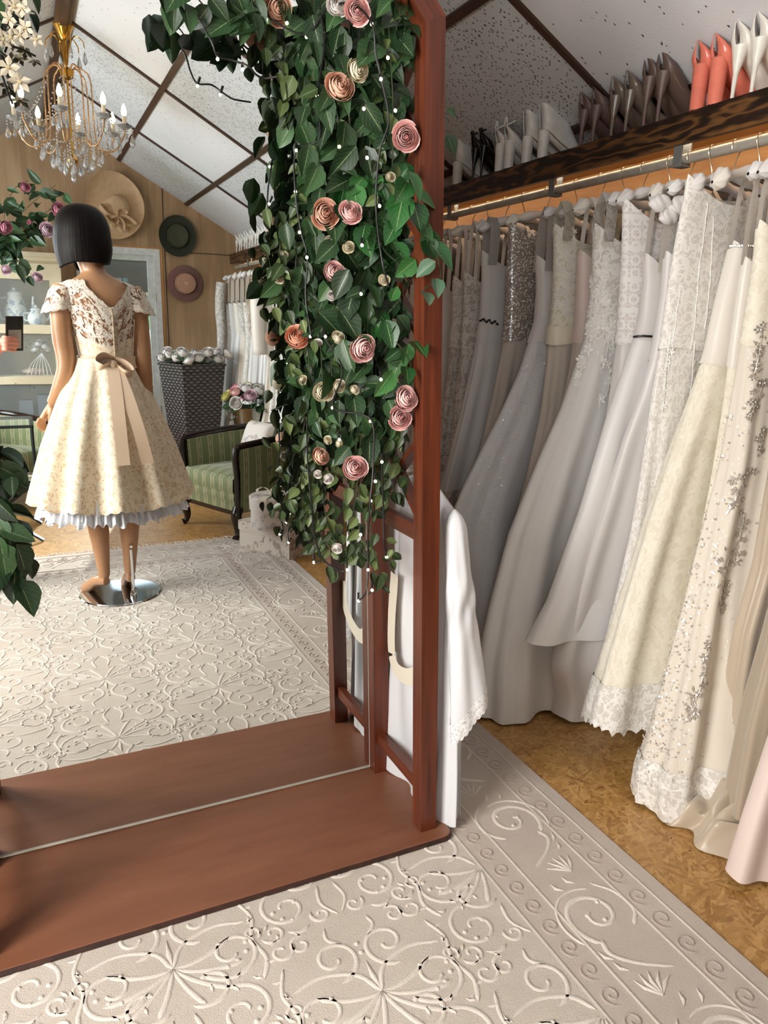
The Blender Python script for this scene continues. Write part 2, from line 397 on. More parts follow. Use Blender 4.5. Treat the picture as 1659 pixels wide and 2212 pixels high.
# outside
gr = NT('grass'); o_ = gr.obj()
gr.base(gr.ramp(gr.noise(o_, 9, 5), [(0.3, (0.30, 0.50, 0.16)), (0.7, (0.55, 0.75, 0.33))]), 0.8)
struct('ground', MB().box((-6, -14, -.25), (8, YB - .1, -.15)), gr.m, smooth=False)
def outside_shrub(c, sc, label, n=420, seed=1):
    r = np.random.default_rng(seed); mb = MB()
    for i in range(n):
        d = r.normal(size=3); d /= np.linalg.norm(d); p = np.array(c) + d * np.array(sc) * (0.7 + 0.35 * r.random())
        a = r.normal(size=3); a /= np.linalg.norm(a); b = np.cross(a, d); b /= np.linalg.norm(b); w = 0.10 + .07 * r.random()
        mb.add([p - a * w, p + b * w * .45, p + a * w, p - b * w * .45], [(0, 1, 2, 3)])
    t = thing('leafy_shrub', label, 'shrub', (c[0], c[1], -.15))
    g = NT('shrub_leaf'); g.base(g.ramp(g.noise(g.obj(), 5, 3), [(.3, (0.22, 0.42, 0.12)), (.7, (0.52, 0.72, 0.26))]), .6)
    part(mb, 'foliage', g.m, t, smooth=False)
    part(MB().tube([(c[0], c[1], -.15), (c[0], c[1], c[2])], .06, 8), 'stem', M['trimwood'], t)
outside_shrub((1.6, -8.4, 1.0), (1.7, .8, 1.2), 'sunlit green shrub outside, right behind the glazed door', 700, 1)
outside_shrub((-2.6, -10.5, 1.3), (1.6, .8, 1.3), 'taller green shrub outside, further left behind the glazed door', 700, 2)
# porch shelf seen through the glass
sh = thing('porch_shelf', 'dark wooden shelf standing outside across the top of the door glass', 'shelf', (0.85, -4.15, -.15))
for z in (1.43, 1.86): part(MB().box((.3, -4.25, z), (1.45, -4.05, z + .04)), 'board', M['trimwood'], sh, smooth=False)
for x in (.3, 1.42): part(MB().box((x, -4.25, -.15), (x + .03, -4.05, 1.9)), 'upright', M['trimwood'], sh, smooth=False)
part(MB().box((.3, -4.27, 1.36), (1.45, -4.25, 1.9)), 'back_panel', M['burntdark'], sh, smooth=False)
M['candle'] = flat('white_candle', (.93, .93, .92), .4); M['bluebox'] = flat('teal_box', (.25, .40, .46), .6); M['greybox'] = flat('grey_box', (.42, .44, .46), .6)
for i, x in enumerate((1.00, 1.06, 1.115)):
    t = thing('candle_jar', 'white candle in a jar on the shelf behind the door glass, ' + ('left one', 'middle one', 'right one')[i], 'candle', (x, -4.12, 1.47), 'candle jars on the porch shelf')
    part(MB().lathe([(0, 1.47), (.022, 1.47), (.022, 1.53), (0, 1.53)], (x, -4.12, 0), 12), 'jar', M['candle'], t)
    part(MB().tube([(x, -4.12, 1.53), (x, -4.12, 1.58)], .008, 8), 'wick_candle', M['candle'], t)
for i, (x, m) in enumerate(((.78, 'bluebox'), (.84, 'greybox'), (.895, 'bluebox'), (.94, 'burntdark'))):
    o = MB().box((x, -4.2, 1.47), (x + .045, -4.07, 1.70)).build('box_file', M[m], smooth=False)
    tag(o, ('teal slim box leftmost on the shelf behind the door glass', 'grey slim box between two teal boxes behind the door glass', 'teal slim box beside the dark one behind the door glass', 'dark slim box next to the candles behind the door glass')[i], 'box', 'slim boxes on the porch shelf')
# ---------------------------------------------------------------- arch, mirror, base board
LEAN = -0.0335
def AX(z, x0=0.858): return x0 + LEAN * z
YFP, YBP = 1.4975, 1.785
BT = 0.022                                                    # top of the base board
board = thing('base_board', 'wide brown painted base board lying on the rug under the arch', 'board', (0.34, 1.64, 0.005))
pts = [(-.24, 1.44), (.885, 1.437)] + [(.885 + .028 * math.sin(a), 1.465 - .028 * math.cos(a)) for a in np.linspace(0.3, PI / 2, 6)] + [(.913, 1.86), (-.24, 1.86)]
part(MB().poly(pts, .008, BT), 'board_top', M['boardwood'], board, smooth=False, bevel=.002)
e = MB(); e.tube([(-.24, 1.443, .013), (.885, 1.440, .013)] + [(.885 + .026 * math.sin(a), 1.466 - .026 * math.cos(a), .013) for a in np.linspace(0.3, PI / 2, 6)] + [(.911, 1.86, .013)], .0082, 8)
part(e, 'worn_edge', M['boardedge'], board, 'dark worn front edge')
arch = thing('wooden_arch', 'red-brown stained wooden arch frame holding the tall mirror', 'arch', (0.34, 1.64, BT))
def abar(p, q, w, h, name, up=(0, 1, 0), label=None): return part(MB().bar(p, q, w, h, up), name, M['arch'], arch, label, smooth=False, bevel=.0025)
ZT = 1.90
for x0 in (.858, -.180):
    sgn = 1 if x0 > 0 else -1
    for z, hh in ((.135, .034), (.822, .038)):
        abar((AX(z, x0) - .002 * sgn, YFP + .022, z), (AX(z, x0) - .002 * sgn, YBP - .022, z), .02, hh, 'side_slat', (0, 0, 1))
    z = .845
    while z < 1.85:
        zz = z + .20
        for a, b, dx in ((z, zz, .005), (zz, z, -.007)):
            abar((AX(a, x0) + dx, YFP + .02, a), (AX(b, x0) + dx, YBP - .02, b), .012, .026, 'lattice_bar', (1, 0, 0))
        z = zz + .012
def mitred(path, w, y0, y1):
    P = np.array(path, float); n = len(P); T = np.diff(P, axis=0); T /= np.linalg.norm(T, axis=1)[:, None]; N = np.stack([-T[:, 1], T[:, 0]], -1); out = []
    m = [N[0]] + [(N[i - 1] + N[i]) / (1 + N[i - 1] @ N[i]) for i in range(1, n - 1)] + [N[-1]]
    for i in range(n - 1):
        q = [P[i] - m[i] * w / 2, P[i + 1] - m[i + 1] * w / 2, P[i + 1] + m[i + 1] * w / 2, P[i] + m[i] * w / 2]; ln = np.linalg.norm(P[i + 1] - P[i]); o = i * .77 + y0
        mb = MB(); A = [(a[0], y0, a[1]) for a in q]; B = [(a[0], y1, a[1]) for a in q]
        for F, U in (([A[0], A[1], A[2], A[3]], 0), ([B[3], B[2], B[1], B[0]], .1), ([A[1], A[0], B[0], B[1]], .2), ([A[3], A[2], B[2], B[3]], .3), ([A[2], A[1], B[1], B[2]], .4), ([A[0], A[3], B[3], B[0]], .5)):
            F = np.array(F); L_ = (F - F[0]) @ np.array([T[i][0], 0, T[i][1]]); W_ = np.linalg.norm(F - F[0] - L_[:, None] * np.array([T[i][0], 0, T[i][1]]), axis=1)
            mb.add(F, [(3, 2, 1, 0)], np.stack([L_ + o, W_ + U + o], -1))
        out.append(mb)
    return out
for y in (YFP, YBP):
    P = [(AX(BT), BT), (AX(ZT), ZT), (.545, 2.18), (.055, 2.18), (AX(ZT, -.18), ZT), (AX(BT, -.18), BT)]
    for mb, nm in zip(mitred(P, .046, y - .023, y + .023), ('post', 'top_rafter', 'top_rafter', 'top_rafter', 'post')): part(mb, nm, M['arch'], arch, smooth=False, bevel=.0015)
for (x, z) in ((.68, 2.035), (.54, 2.175), (.30, 2.18), (.06, 2.175), (-.10, 2.035)):
    abar((x, YFP + .022, z), (x, YBP - .022, z), .022, .03, 'top_slat', (0, 0, 1))
mir = thing('arch_mirror', 'tall mirror standing on the brown board inside the wooden arch', 'mirror', (0.34, MY, BT))
def para(x0, x1, ya, yb, z0, z1):
    V = [(x + LEAN * z, y, z) for z in (z0, z1) for (x, y) in ((x0, ya), (x1, ya), (x1, yb), (x0, yb))]
    return MB().add(V, [(3, 2, 1, 0), (4, 5, 6, 7), (0, 1, 5, 4), (1, 2, 6, 5), (2, 3, 7, 6), (3, 0, 4, 7)])
M['mirror'] = NT('silvered_mirror').base((0.93, 0.945, 0.94), 0.0, 1.0)
part(para(-.154, .8365, MY, MY + .004, BT + .004, 2.02), 'mirror_glass', M['mirror'], mir, smooth=False)
part(para(-.154, .8365, MY + .0045, MY + .012, BT, 2.02), 'backing', M['boardedge'], mir, smooth=False)
part(MB().tube([(-.154, MY - .001, BT + .004), (.8365, MY - .001, BT + .004)], .0035, 8), 'polished_edge', M['steel'], mir, 'bright polished bottom edge')
part(MB().tube([(.8365 + LEAN * .03, MY - .001, .03), (.8365 + LEAN * 2, MY - .001, 2.0)], .0022, 6), 'side_edge', M['steel'], mir)

# ---------------------------------------------------------------- rug
def carpet(name, c0, c1, rough=.95):
    t = NT(name); o = t.obj()
    n1 = t.noise(o, 2.6, 3); n2 = t.noise(o, 380, 2); n3 = t.noise(o, 30, 3)
    v = t.math('ADD', t.math('MULTIPLY', n1, .55), t.math('ADD', t.math('MULTIPLY', n2, .3), t.math('MULTIPLY', n3, .15)))
    t.bump(t.math('ADD', n2, t.math('MULTIPLY', n3, .5)), .5, .003)
    return t.base(t.ramp(v, [(.3, c0), (.65, c1)]), rough, 0, .1, sheen=.25)
M['rugfield'] = carpet('rug_pile', (.73, .685, .635), (.81, .77, .725))
M['rugband'] = carpet('rug_band_pile', (.70, .65, .605), (.785, .735, .69))
M['rugraise'] = carpet('rug_raised_pile', (.80, .76, .715), (.88, .845, .805))
M['rugdim'] = carpet('rug_faded_pile', (.67, .61, .57), (.74, .68, .64))
RX1, RX0, RY0, RY1 = 1.293, -.62, -.84, 1.93
rug = thing('rug', 'large beige rug with raised cream scrollwork covering the floor', 'rug', (.34, .5, 0))
part(MB().box((RX0, RY0, 0), (RX1, RY1, .005)), 'pile_base', M['rugband'], rug, smooth=False)
part(MB().box((RX0 + .37, RY0 + .37, .004), (RX1 - .372, RY1 - .37, .0062)), 'field', M['rugfield'], rug, smooth=False)
ln = MB()
for d, w in ((.045, .003), (.118, .004), (.290, .004), (.372, .005)):
    a, b, c, e_ = RX0 + d, RX1 - d, RY0 + d, RY1 - d
    for p, q in (((a, c), (b, c)), ((b, c), (b, e_)), ((b, e_), (a, e_)), ((a, e_), (a, c))): ln.bar((p[0], p[1], .0058), (q[0], q[1], .0058), w, .003)
part(ln, 'border_line', M['rugraise'], rug, smooth=False)
class Scroll:
    """raised strokes lying on the rug: half-round strips following 2-d curves"""
    def __init__(s, z): s.mb = MB(); s.z = z; s.r = np.random.default_rng(3)
    def stroke(s, P, w0, w1=None, lim=None):
        P = np.asarray(P, float)
        if lim is not None:
            k = (P[:, 0] < lim[1]) & (P[:, 0] > lim[0]) & (P[:, 1] > lim[2]) & (P[:, 1] < lim[3])
            if k.sum() < 3: return
            i = np.argmax(k); j = len(k) - np.argmax(k[::-1]); P = P[i:j]
            if not k[i:j].all(): return
        n = len(P); w0 *= 1.5; w1 = None if w1 is None else w1 * 1.4; w = np.linspace(w0, w0 if w1 is None else w1, n) * (1 + .22 * (s.r.random(n) - .5))
        T = np.gradient(P, axis=0); T /= np.linalg.norm(T, axis=1)[:, None] + 1e-9; N = np.stack([-T[:, 1], T[:, 0]], -1)
        G = np.zeros((n, 4, 3))
        for k, (o, h) in enumerate(((-1, 0), (-.55, 1), (.55, 1), (1, 0))):
            G[:, k, :2] = P + N * (w * o)[:, None] * .5; G[:, k, 2] = s.z + h * .0024
        G[0, :, :2] = P[0]; G[-1, :, :2] = P[-1]
        s.mb.grid(G[:, ::-1])
    def dot(s, c, r):
        a = np.linspace(0, 2 * PI, 8)[:-1]
        V = [(c[0] + r * math.cos(t), c[1] + r * math.sin(t), s.z) for t in a] + [(c[0] + r * .6 * math.cos(t), c[1] + r * .6 * math.sin(t), s.z + .0035) for t in a]
        s.mb.add(V, [(i, (i + 1) % 7, 7 + (i + 1) % 7, 7 + i) for i in range(7)] + [tuple(range(7, 14))])
def spiral(c, r0, r1, a0, turns, n=26):
    t = np.linspace(0, 1, n); r = r0 + (r1 - r0) * t ** .8; a = a0 + turns * 2 * PI * t
    return np.stack([c[0] + r * np.cos(a), c[1] + r * np.sin(a)], -1)
def tile_strokes():
    """one palmette motif about .36 wide and .44 tall, mirrored about its axis: (points, w0, w1) and dots"""
    st, dt = [], []
    for m in (1, -1):
        f = lambda P: np.asarray(P) * [m, 1]
        for (a, l, b) in ((1.35, .115, .02), (1.0, .13, .035), (.62, .135, .05), (.15, .12, .055)):
            p0 = np.array([0, -.02]); d = np.array([math.cos(a), math.sin(a)]); nrm = np.array([d[1], -d[0]])
            P = [p0 + d * l * t + nrm * b * t * t for t in np.linspace(0, 1, 12)]
            st.append((f(P), .006, .010))
        st.append((f(spiral((.062, .045), .056, .020, 2.4, -.75)), .007, .009))
        st.append((f(spiral((.120, -.015), .075, .012, 2.7, -1.35, 40)), .008, .006))
        st.append((f(spiral((.108, .135), .070, .012, -1.9, 1.30, 40)), .008, .006))
        st.append((f(spiral((.062, -.130), .062, .010, 1.5, 1.25, 36)), .008, .006))
        st.append((f(smooth_path([(.0, -.02), (.03, -.075), (.10, -.10), (.165, -.085)], 14)), .008, .006))
        st.append((f(smooth_path([(.165, .08), (.185, .03), (.17, -.03), (.185, -.09), (.165, -.15)], 18)), .008, .006))
        st.append((f(smooth_path([(.02, .10), (.03, .155), (.005, .20)], 9)), .007, .005))
        st.append((f(spiral((.040, .185), .026, .006, -.6, 1.1, 18)), .007, .005)); st.append((f(spiral((.172, -.045), .022, .006, 1.2, -1.1, 18)), .006, .005))
        st.append((f(spiral((.110, -.195), .028, .007, 4.2, 1.1, 18)), .007, .005)); st.append((f(smooth_path([(.03, -.16), (.055, -.185), (.05, -.215)], 8)), .008, .005)); st.append((f(smooth_path([(.075, .205), (.10, .215), (.125, .205)], 8)), .008, .005))
        st.append((f(spiral((.155, .195), .030, .008, .3, 1.0, 20)), .007, .005))
        st.append((f(spiral((.155, -.195), .030, .008, 3.6, -1.0, 20)), .007, .005))
        for k in range(7):
            a = 2.3 - k * .52; p = np.array([.120 + .083 * math.cos(a), -.015 + .083 * math.sin(a)]); q = np.array([.120 + .100 * math.cos(a - .12), -.015 + .100 * math.sin(a - .12)])
            st.append((f([p, (p + q) / 2, q]), .009, .004))
            a = -1.5 + k * .5; p = np.array([.108 + .078 * math.cos(a), .135 + .078 * math.sin(a)]); q = np.array([.108 + .094 * math.cos(a + .12), .135 + .094 * math.sin(a + .12)])
            st.append((f([p, (p + q) / 2, q]), .009, .004))
        for d in ((.105, .02), (.128, .012), (.150, -.005), (.155, -.03), (.10, -.045), (.085, .125), (.105, .175), (.125, .165), (.14, .14)): dt.append((d[0] * m, d[1]))
    st.append((np.array([(0, -.02), (0, -.06), (0.0, -.10)]), .008, .012)); dt.append((0, -.125)); dt.append((0, -.15))
    return st, dt
TS, TD = tile_strokes()
sc = Scroll(.0060)
lim = (RX0 + .375, RX1 - .377, RY0 + .375, RY1 - .375)
TWX, TWY = .372, .445
for i in range(-4, 4):
    for j in range(-3, 6):
        c = np.array([.545 + i * TWX, .63 + j * TWY + (TWY / 2 if i % 2 else 0)])
        if not (lim[0] - .2 < c[0] < lim[1] + .2 and lim[2] - .3 < c[1] < lim[3] + .3): continue
        if c[1] > 1.64 + .2: continue
        for P, a, b in TS: sc.stroke(P * [1, -1] + c, a, b, lim)
        for d in TD:
            p = (c[0] + d[0], c[1] - d[1])
            if lim[0] < p[0] < lim[1] and lim[2] < p[1] < lim[3]: sc.dot(p, .0062)
part(sc.mb, 'field_scrollwork', M['rugraise'], rug, 'raised cream scrolls of the field', auto=0)
bs = Scroll(.0048); bd = Scroll(.0046)
def border_run(P0, d, n, length):
    """big S-scrolls along a border strip: P0 start, d direction along, n inward normal"""
    d, n = np.array(d, float), np.array(n, float); step = .36; k = 0; x = .12
    while x < length - .12:
        for rev in (1,):
            s_ = 1 if k % 2 else -1
            T = lambda Q: P0 + np.outer(np.asarray(Q)[:, 0] + x, d) + np.outer(np.asarray(Q)[:, 1] * s_, n)
            bs.stroke(T(spiral((0, .008), .075, .014, 2.6, -1.30, 44)), .010, .006)
            bs.stroke(T(spiral((.0, .008), .090, .080, 2.2, -.42, 24)), .005, .004)
            bs.stroke(T(smooth_path([(-.064, .047), (-.10, .055), (-.14, .02), (-.18, -.045)], 16)), .009, .006)
            bs.stroke(T(smooth_path([(-.06, -.05), (-.02, -.085), (.04, -.08), (.085, -.045)], 16)), .008, .004)
            for q in ((-.115, .06), (-.15, .05), (.09, .03), (.1, -.01)):
                bs.stroke(T([q, (q[0] + .012, q[1] + .012), (q[0] + .03, q[1] + .016)]), .011, .004)
            for a in np.linspace(-.6, .9, 5):
                bs.stroke(T([(.135, -.03), (.135 + .035 * math.cos(a), -.03 + .035 * math.sin(a)), (.135 + .06 * math.cos(a + .1), -.03 + .06 * math.sin(a + .1))]), .006, .010)
            for q in ((-.02, .0), (.005, .03), (.03, -.02)): bs.dot(T([q])[0], .006)
        x += step; k += 1
    for off, r in ((.125, .026), (-.123, .030)):
        x = .05
        while x < length - .05:
            T = lambda Q: P0 + np.outer(np.asarray(Q)[:, 0] + x, d) + np.outer(np.asarray(Q)[:, 1] + off, n)
            bd.stroke(T(spiral((0, 0), r, .006, PI, -1.3, 24)), .006, .004)
            x += r * 2.5
bx = (.118 + .290) / 2
_b0 = spiral
def spiral(c, r0, r1, *a, **k): return _b0((c[0] * 1.12, c[1] * 1.12), r0 * (1.12 if r0 > .05 else 1), r1, *a, **k)
border_run(np.array([RX1 - bx, RY0]), (0, 1), (-1, 0), RY1 - RY0)
border_run(np.array([RX0, RY0 + bx]), (1, 0), (0, 1), RX1 - RX0)
part(bs.mb, 'border_scrollwork', M['rugraise'], rug, 'raised cream scrolls of the border', auto=0)
part(bd.mb, 'faded_border_scrollwork', M['rugdim'], rug, 'faded pinkish scrolls of the border strips', auto=0)
fg = MB(); r_ = np.random.default_rng(5)
for x in np.arange(RX0, RX1, .006):
    a = r_.normal(0, .012, 2); fg.tube([(x, RY0 + .003, .004), (x + a[0] * .5, RY0 - .02, .004), (x + a[0], RY0 - .04 - abs(a[1]), .003)], .0016, 4, False)
part(fg, 'fringe', M['rugraise'], rug)
o = MB().lathe([(0, 0), (.052, 0), (.058, .006), (.055, .016), (0, .018)], (0, 0, 0), 20).xform(Matrix.Translation((1.215, 1.93, 0.005)) @ Matrix.Rotation(.35, 4, 'Z') @ Matrix.Diagonal((1.6, .7, 1.2, 1))).build('felt_mat', flat('dark_grey_felt', (.27, .27, .28), .9))
tag(o, 'small dark grey mat at the rug end below the white robe', 'mat')

# ---------------------------------------------------------------- rail, shelf, LED strip
RLX, RLZ = 1.85, 1.815
shelf = thing('shoe_shelf', 'long shelf with a scorched pine front board above the dress rail', 'shelf', (1.9, .4, 1.84))
part(MB().box((1.82, YB + .02, 1.852), (1.838, YF, 1.936)), 'front_board', M['burnt'], shelf, 'scorched dark front board', smooth=False, bevel=.002)
part(MB().box((1.838, YB + .02, 1.905), (XR, YF, 1.932)), 'shelf_board', M['pine'], shelf, smooth=False)
part(MB().box((2.085, YB + .02, 1.80), (XR, YF, 1.905)), 'wall_batten', M['pine'], shelf, smooth=False)
M['led'] = emit('led_strip', (1.0, .85, .64), 17.0)
o = MB().box((1.839, YB + .3, 1.876), (1.845, YF - .05, 1.886)).build('led_strip', M['led'], smooth=False)
tag(o, 'warm LED strip behind the front board of the shoe shelf', 'light')
rail = thing('dress_rail', 'long round steel rail carrying the wedding dresses', 'rail', (RLX, .4, RLZ))
part(MB().tube([(RLX, YB + .12, RLZ), (RLX, YF - .02, RLZ)], .0155, 16), 'tube', M['steel'], rail)
for y in (-3.1, -2.2, -1.3, .55, 1.833, 2.443, 3.2, 4.0):
    b = MB(); b.box((RLX - .020, y - .016, RLZ - .018), (RLX - .016, y + .016, 1.905)); b.box((RLX + .016, y - .016, RLZ - .018), (RLX + .020, y + .016, 1.905)); b.box((RLX - .02, y - .016, RLZ - .022), (RLX + .02, y + .016, RLZ - .016))
    part(b, 'bracket', M['zinc'], rail, smooth=False)
# ---------------------------------------------------------------- cloth materials
def satin(name, c, rough=.36, sheen=.3):
    t = NT(name); uv = t.uv(); n = t.noise(t.map(uv, (6, 1.2, 1)), 1.0, 3)
    col = t.ramp(n, [(.25, tuple(x * .95 for x in c)), (.75, c)])
    return t.base(col, rough, 0, .35, sheen=sheen)
def tulle(name, c, streak=.10, glitter=0):
    t = NT(name); uv = t.uv()
    n = t.noise(t.map(uv, (34, .8, 1)), 1.0, 3); m = t.noise(t.map(uv, (2.2, 1.3, 1)), 1.0, 3)
    v = t.math('ADD', t.math('MULTIPLY', n, .5), t.math('MULTIPLY', m, .5))
    col = t.ramp(v, [(.3, tuple(x * (1 - streak) for x in c)), (.7, c)])
    rough, metal = .85, 0
    if glitter:
        vo = t.n('TexVoronoi', Vector=t.map(uv, (glitter, glitter, 1)), Scale=1.0); sp = t.n('SeparateColor', Color=vo.outputs['Color'])
        msk = t.math('MULTIPLY', t.math('LESS_THAN', vo.outputs['Distance'], .30), t.math('GREATER_THAN', sp.outputs[0], .55))
        msk = t.math('MULTIPLY', msk, t.math('GREATER_THAN', t.noise(t.map(uv, (7, 1.3, 1)), 1.0, 2), .50))
        col = t.mix(msk, col, L((1, 1, .99))); rough = t.math('SUBTRACT', .85, t.math('MULTIPLY', msk, .6)); metal = t.math('MULTIPLY', msk, .15)
        nn = t.n('VectorMath', {'operation': 'SUBTRACT'}, i0=vo.outputs['Color'], i1=(.5, .5, .5)).outputs[0]
        nn = t.n('VectorMath', {'operation': 'SCALE'}, i0=nn, Scale=t.math('MULTIPLY', msk, .6)).outputs[0]
        nn = t.n('VectorMath', {'operation': 'ADD'}, i0=nn, i1=t.n('NewGeometry').outputs['Normal']).outputs[0]
        t.set(t.b.inputs['Normal'], t.n('VectorMath', {'operation': 'NORMALIZE'}, i0=nn).outputs[0])
    t.base(col, rough, metal, .25, sheen=.35); return t.m
def lace(name, thread, lining, s=20., fl=.36, vine=.03, alpha=None, rough=.75, bump=.6, leaf=True, metal=0):
    """floral lace in UV metres: flowers, small leaves and vines over a lining (or over nothing, with alpha)"""
    t = NT(name); uv = t.uv()
    wv = t.n('VectorMath', {'operation': 'ADD'}, i0=uv, i1=t.n('VectorMath', {'operation': 'SCALE'}, i0=t.noise(uv, s * 1.6, 2, .5, 1), Scale=.30 / s).outputs[0]).outputs[0]
    def flower(scale, size, pet, off):
        p = t.map(wv, (scale, scale, 1), loc=(off, off * .7, 0))
        vo = t.n('TexVoronoi', {'voronoi_dimensions': '2D'}, Vector=p, Scale=1.0)
        d = t.n('VectorMath', {'operation': 'SUBTRACT'}, i0=p, i1=vo.outputs['Position']).outputs[0]
        x = t.n('SeparateXYZ', Vector=d); ang = t.math('ARCTAN2', x.outputs[1], x.outputs[0]); r = vo.outputs['Distance']
        rnd = t.n('SeparateColor', Color=vo.outputs['Color'])
        th = t.math('ADD', size, t.math('MULTIPLY', t.math('SINE', t.math('ADD', t.math('MULTIPLY', ang, pet), t.math('MULTIPLY', rnd.outputs[0], 6.3))), size * .33))
        th = t.math('MULTIPLY', th, t.math('ADD', .55, t.math('MULTIPLY', rnd.outputs[1], .6)))
        inside = t.math('LESS_THAN', r, th)
        q = t.math('DIVIDE', r, th)
        rim = t.math('ADD', t.math('MULTIPLY', t.math('GREATER_THAN', q, .72), .5), t.math('MULTIPLY', t.math('LESS_THAN', q, .28), .5))
        return t.math('MULTIPLY', inside, t.math('ADD', .62, rim))
    m = flower(s, fl, 5, 0.0)
    if leaf: m = t.math('MAXIMUM', m, t.math('MULTIPLY', flower(s * 2.3, fl * .95, 3, 5.3), .8))
    nz = t.noise(uv, s * .75, 1, .4)
    vn = t.math('LESS_THAN', t.math('ABSOLUTE', t.math('SUBTRACT', nz, .5)), vine)
    m = t.math('MAXIMUM', m, t.math('MULTIPLY', vn, .85)); m = t.math('MINIMUM', m, 1.0)
    col = t.mix(m, L(lining), L(thread))
    t.bump(m, bump, .003); t.base(col, rough, metal, .3, sheen=.2)
    if alpha is not None:
        t.set(t.b.inputs['Alpha'], t.math('ADD', t.math('MULTIPLY', m, 1 - alpha), alpha))
    return t.m
def crochet(name, thread, lining):
    t = NT(name); uv = t.uv(); m = None
    for sx, sy, a in ((26, 26, 0), (60, 60, .78)):
        x = t.n('SeparateXYZ', Vector=t.map(uv, (sx, sy, 1), (0, 0, a)))
        fx = t.math('SUBTRACT', t.math('FRACT', x.outputs[0]), .5); fy = t.math('SUBTRACT', t.math('FRACT', x.outputs[1]), .5)
        r = t.math('SQRT', t.math('ADD', t.math('MULTIPLY', fx, fx), t.math('MULTIPLY', fy, fy)))
        ring = t.math('LESS_THAN', t.math('ABSOLUTE', t.math('SUBTRACT', r, .34)), .11)
        m = ring if m is None else t.math('MAXIMUM', m, t.math('MULTIPLY', ring, .8))
    y = t.n('SeparateXYZ', Vector=uv).outputs[1]
    band = t.math('LESS_THAN', t.math('FRACT', t.math('MULTIPLY', y, 11)), .16)
    m = t.math('MAXIMUM', m, band); t.bump(m, .6, .003)
    return t.base(t.mix(m, L(lining), L(thread)), .8, 0, .2, sheen=.2)
def beaded(name, dark, bead, s=130):
    t = NT(name); uv = t.uv(); vo = t.n('TexVoronoi', Vector=t.map(uv, (s, s, 1)), Scale=1.0)
    big = t.n('TexVoronoi', Vector=t.map(uv, (s * .22, s * .22, 1)), Scale=1.0)
    m = t.math('LESS_THAN', vo.outputs['Distance'], t.math('ADD', .40, t.math('MULTIPLY', t.math('SINE', t.math('MULTIPLY', big.outputs['Distance'], 22)), .14)))
    t.bump(t.math('MULTIPLY', m, 1.0), .9, .004)
    return t.base(t.mix(m, L(dark), L(bead)), .25, t.math('MULTIPLY', m, .25), .6)
C_ = {}
C_['satin_white'] = satin('white_satin', (.93, .925, .92)); C_['satin_ivory'] = satin('ivory_satin', (.92, .895, .855)); C_['satin_grey'] = satin('pearl_satin', (.90, .885, .875))
C_['satin_blush'] = satin('blush_satin', (.90, .83, .80)); C_['satin_champ'] = satin('champagne_satin', (.76, .70, .62), .30, .5); C_['satin_taupe'] = satin('taupe_satin', (.70, .64, .56), .30, .5)
C_['satin_bright'] = satin('bright_white_satin', (.885, .89, .90), .24, .2); C_['satin_cream'] = satin('cream_satin_ribbon', (.93, .90, .82), .34)
C_['tulle_white'] = tulle('soft_white_tulle', (.925, .92, .91), .06); C_['tulle_ivory'] = tulle('ivory_tulle', (.92, .89, .84), .07); C_['tulle_greige'] = tulle('greige_tulle', (.80, .765, .725), .12)
C_['tulle_pleat'] = tulle('pleated_ivory_tulle', (.89, .85, .80), .20); C_['chiffon'] = tulle('grey_white_chiffon', (.85, .84, .83), .07)
C_['glitter'] = tulle('glitter_tulle', (.90, .90, .905), .08, 150); C_['sequin'] = tulle('sequin_tulle', (.91, .875, .82), .06, 85)
C_['lace_ivory'] = lace('ivory_guipure_lace', (.93, .91, .85), (.885, .855, .785), 17, .40, .035)
C_['lace_white'] = lace('white_embroidered_lace', (.955, .95, .935), (.83, .81, .775), 26, .34, .03)
C_['lace_sheer'] = lace('scroll_lace', (.945, .935, .915), (.835, .815, .785), 46, .36, .05)
C_['lace_green'] = lace('beaded_ivory_lace', (.93, .92, .86), (.82, .81, .74), 34, .38, .05)
C_['lace_grey'] = lace('grey_white_lace', (.88, .87, .85), (.72, .69, .66), 26, .36, .03)
C_['crochet'] = crochet('crochet_lace', (.96, .955, .95), (.86, .83, .815))
C_['beaded'] = beaded('silver_beadwork', (.56, .52, .49), (.95, .94, .92))
C_['silver'] = flat('silver_beads', (.80, .765, .72), .26, .45, var=.15, vs=300)
C_['pearl'] = flat('pearl_beads', (.95, .94, .91), .25, 0)
C_['sequin_disc'] = flat('sequin_disc', (.97, .955, .93), .22, .55, var=.02)
C_['thread'] = flat('white_embroidery', (.965, .96, .945), .7, var=.03)
C_['wire'] = flat('hanger_wire', (.78, .73, .64), .3, 1.0)
C_['black_trim'] = flat('black_piping', (.06, .05, .06), .4)

# ---------------------------------------------------------------- gowns on the rail
def flower_mb(mb, p, n, up, size, pet=5, inner=True, r=None, mi=0, cup=.25):
    """a small appliqué flower lying on a surface at p with normal n"""
    n = np.array(n, float); n /= np.linalg.norm(n) + 1e-9; u = np.array(up, float); u -= n * n.dot(u); u /= np.linalg.norm(u) + 1e-9; w = np.cross(n, u)
    a0 = r.random() * 6 if r is not None else 0
    for k in range(pet):
        a = a0 + 2 * PI * k / pet; d = u * math.cos(a) + w * math.sin(a); e = np.cross(n, d)
        V = [p + n * .001, p + d * size * .55 + e * size * .30 + n * size * .10, p + d * size + n * size * cup, p + d * size * .55 - e * size * .30 + n * size * .10]
        mb.add(V, [(0, 1, 2, 3)], None, mi)
    if inner: mb.ball(p + n * size * .15, size * .20, 6, mi)
def leaf_mb(mb, p, n, d, l, w, mi=0):
    n = np.array(n, float); d = np.array(d, float); e = np.cross(n, d); e /= np.linalg.norm(e) + 1e-9
    mb.add([p, p + d * l * .5 + e * w, p + d * l, p + d * l * .5 - e * w], [(0, 1, 2, 3)], None, mi)
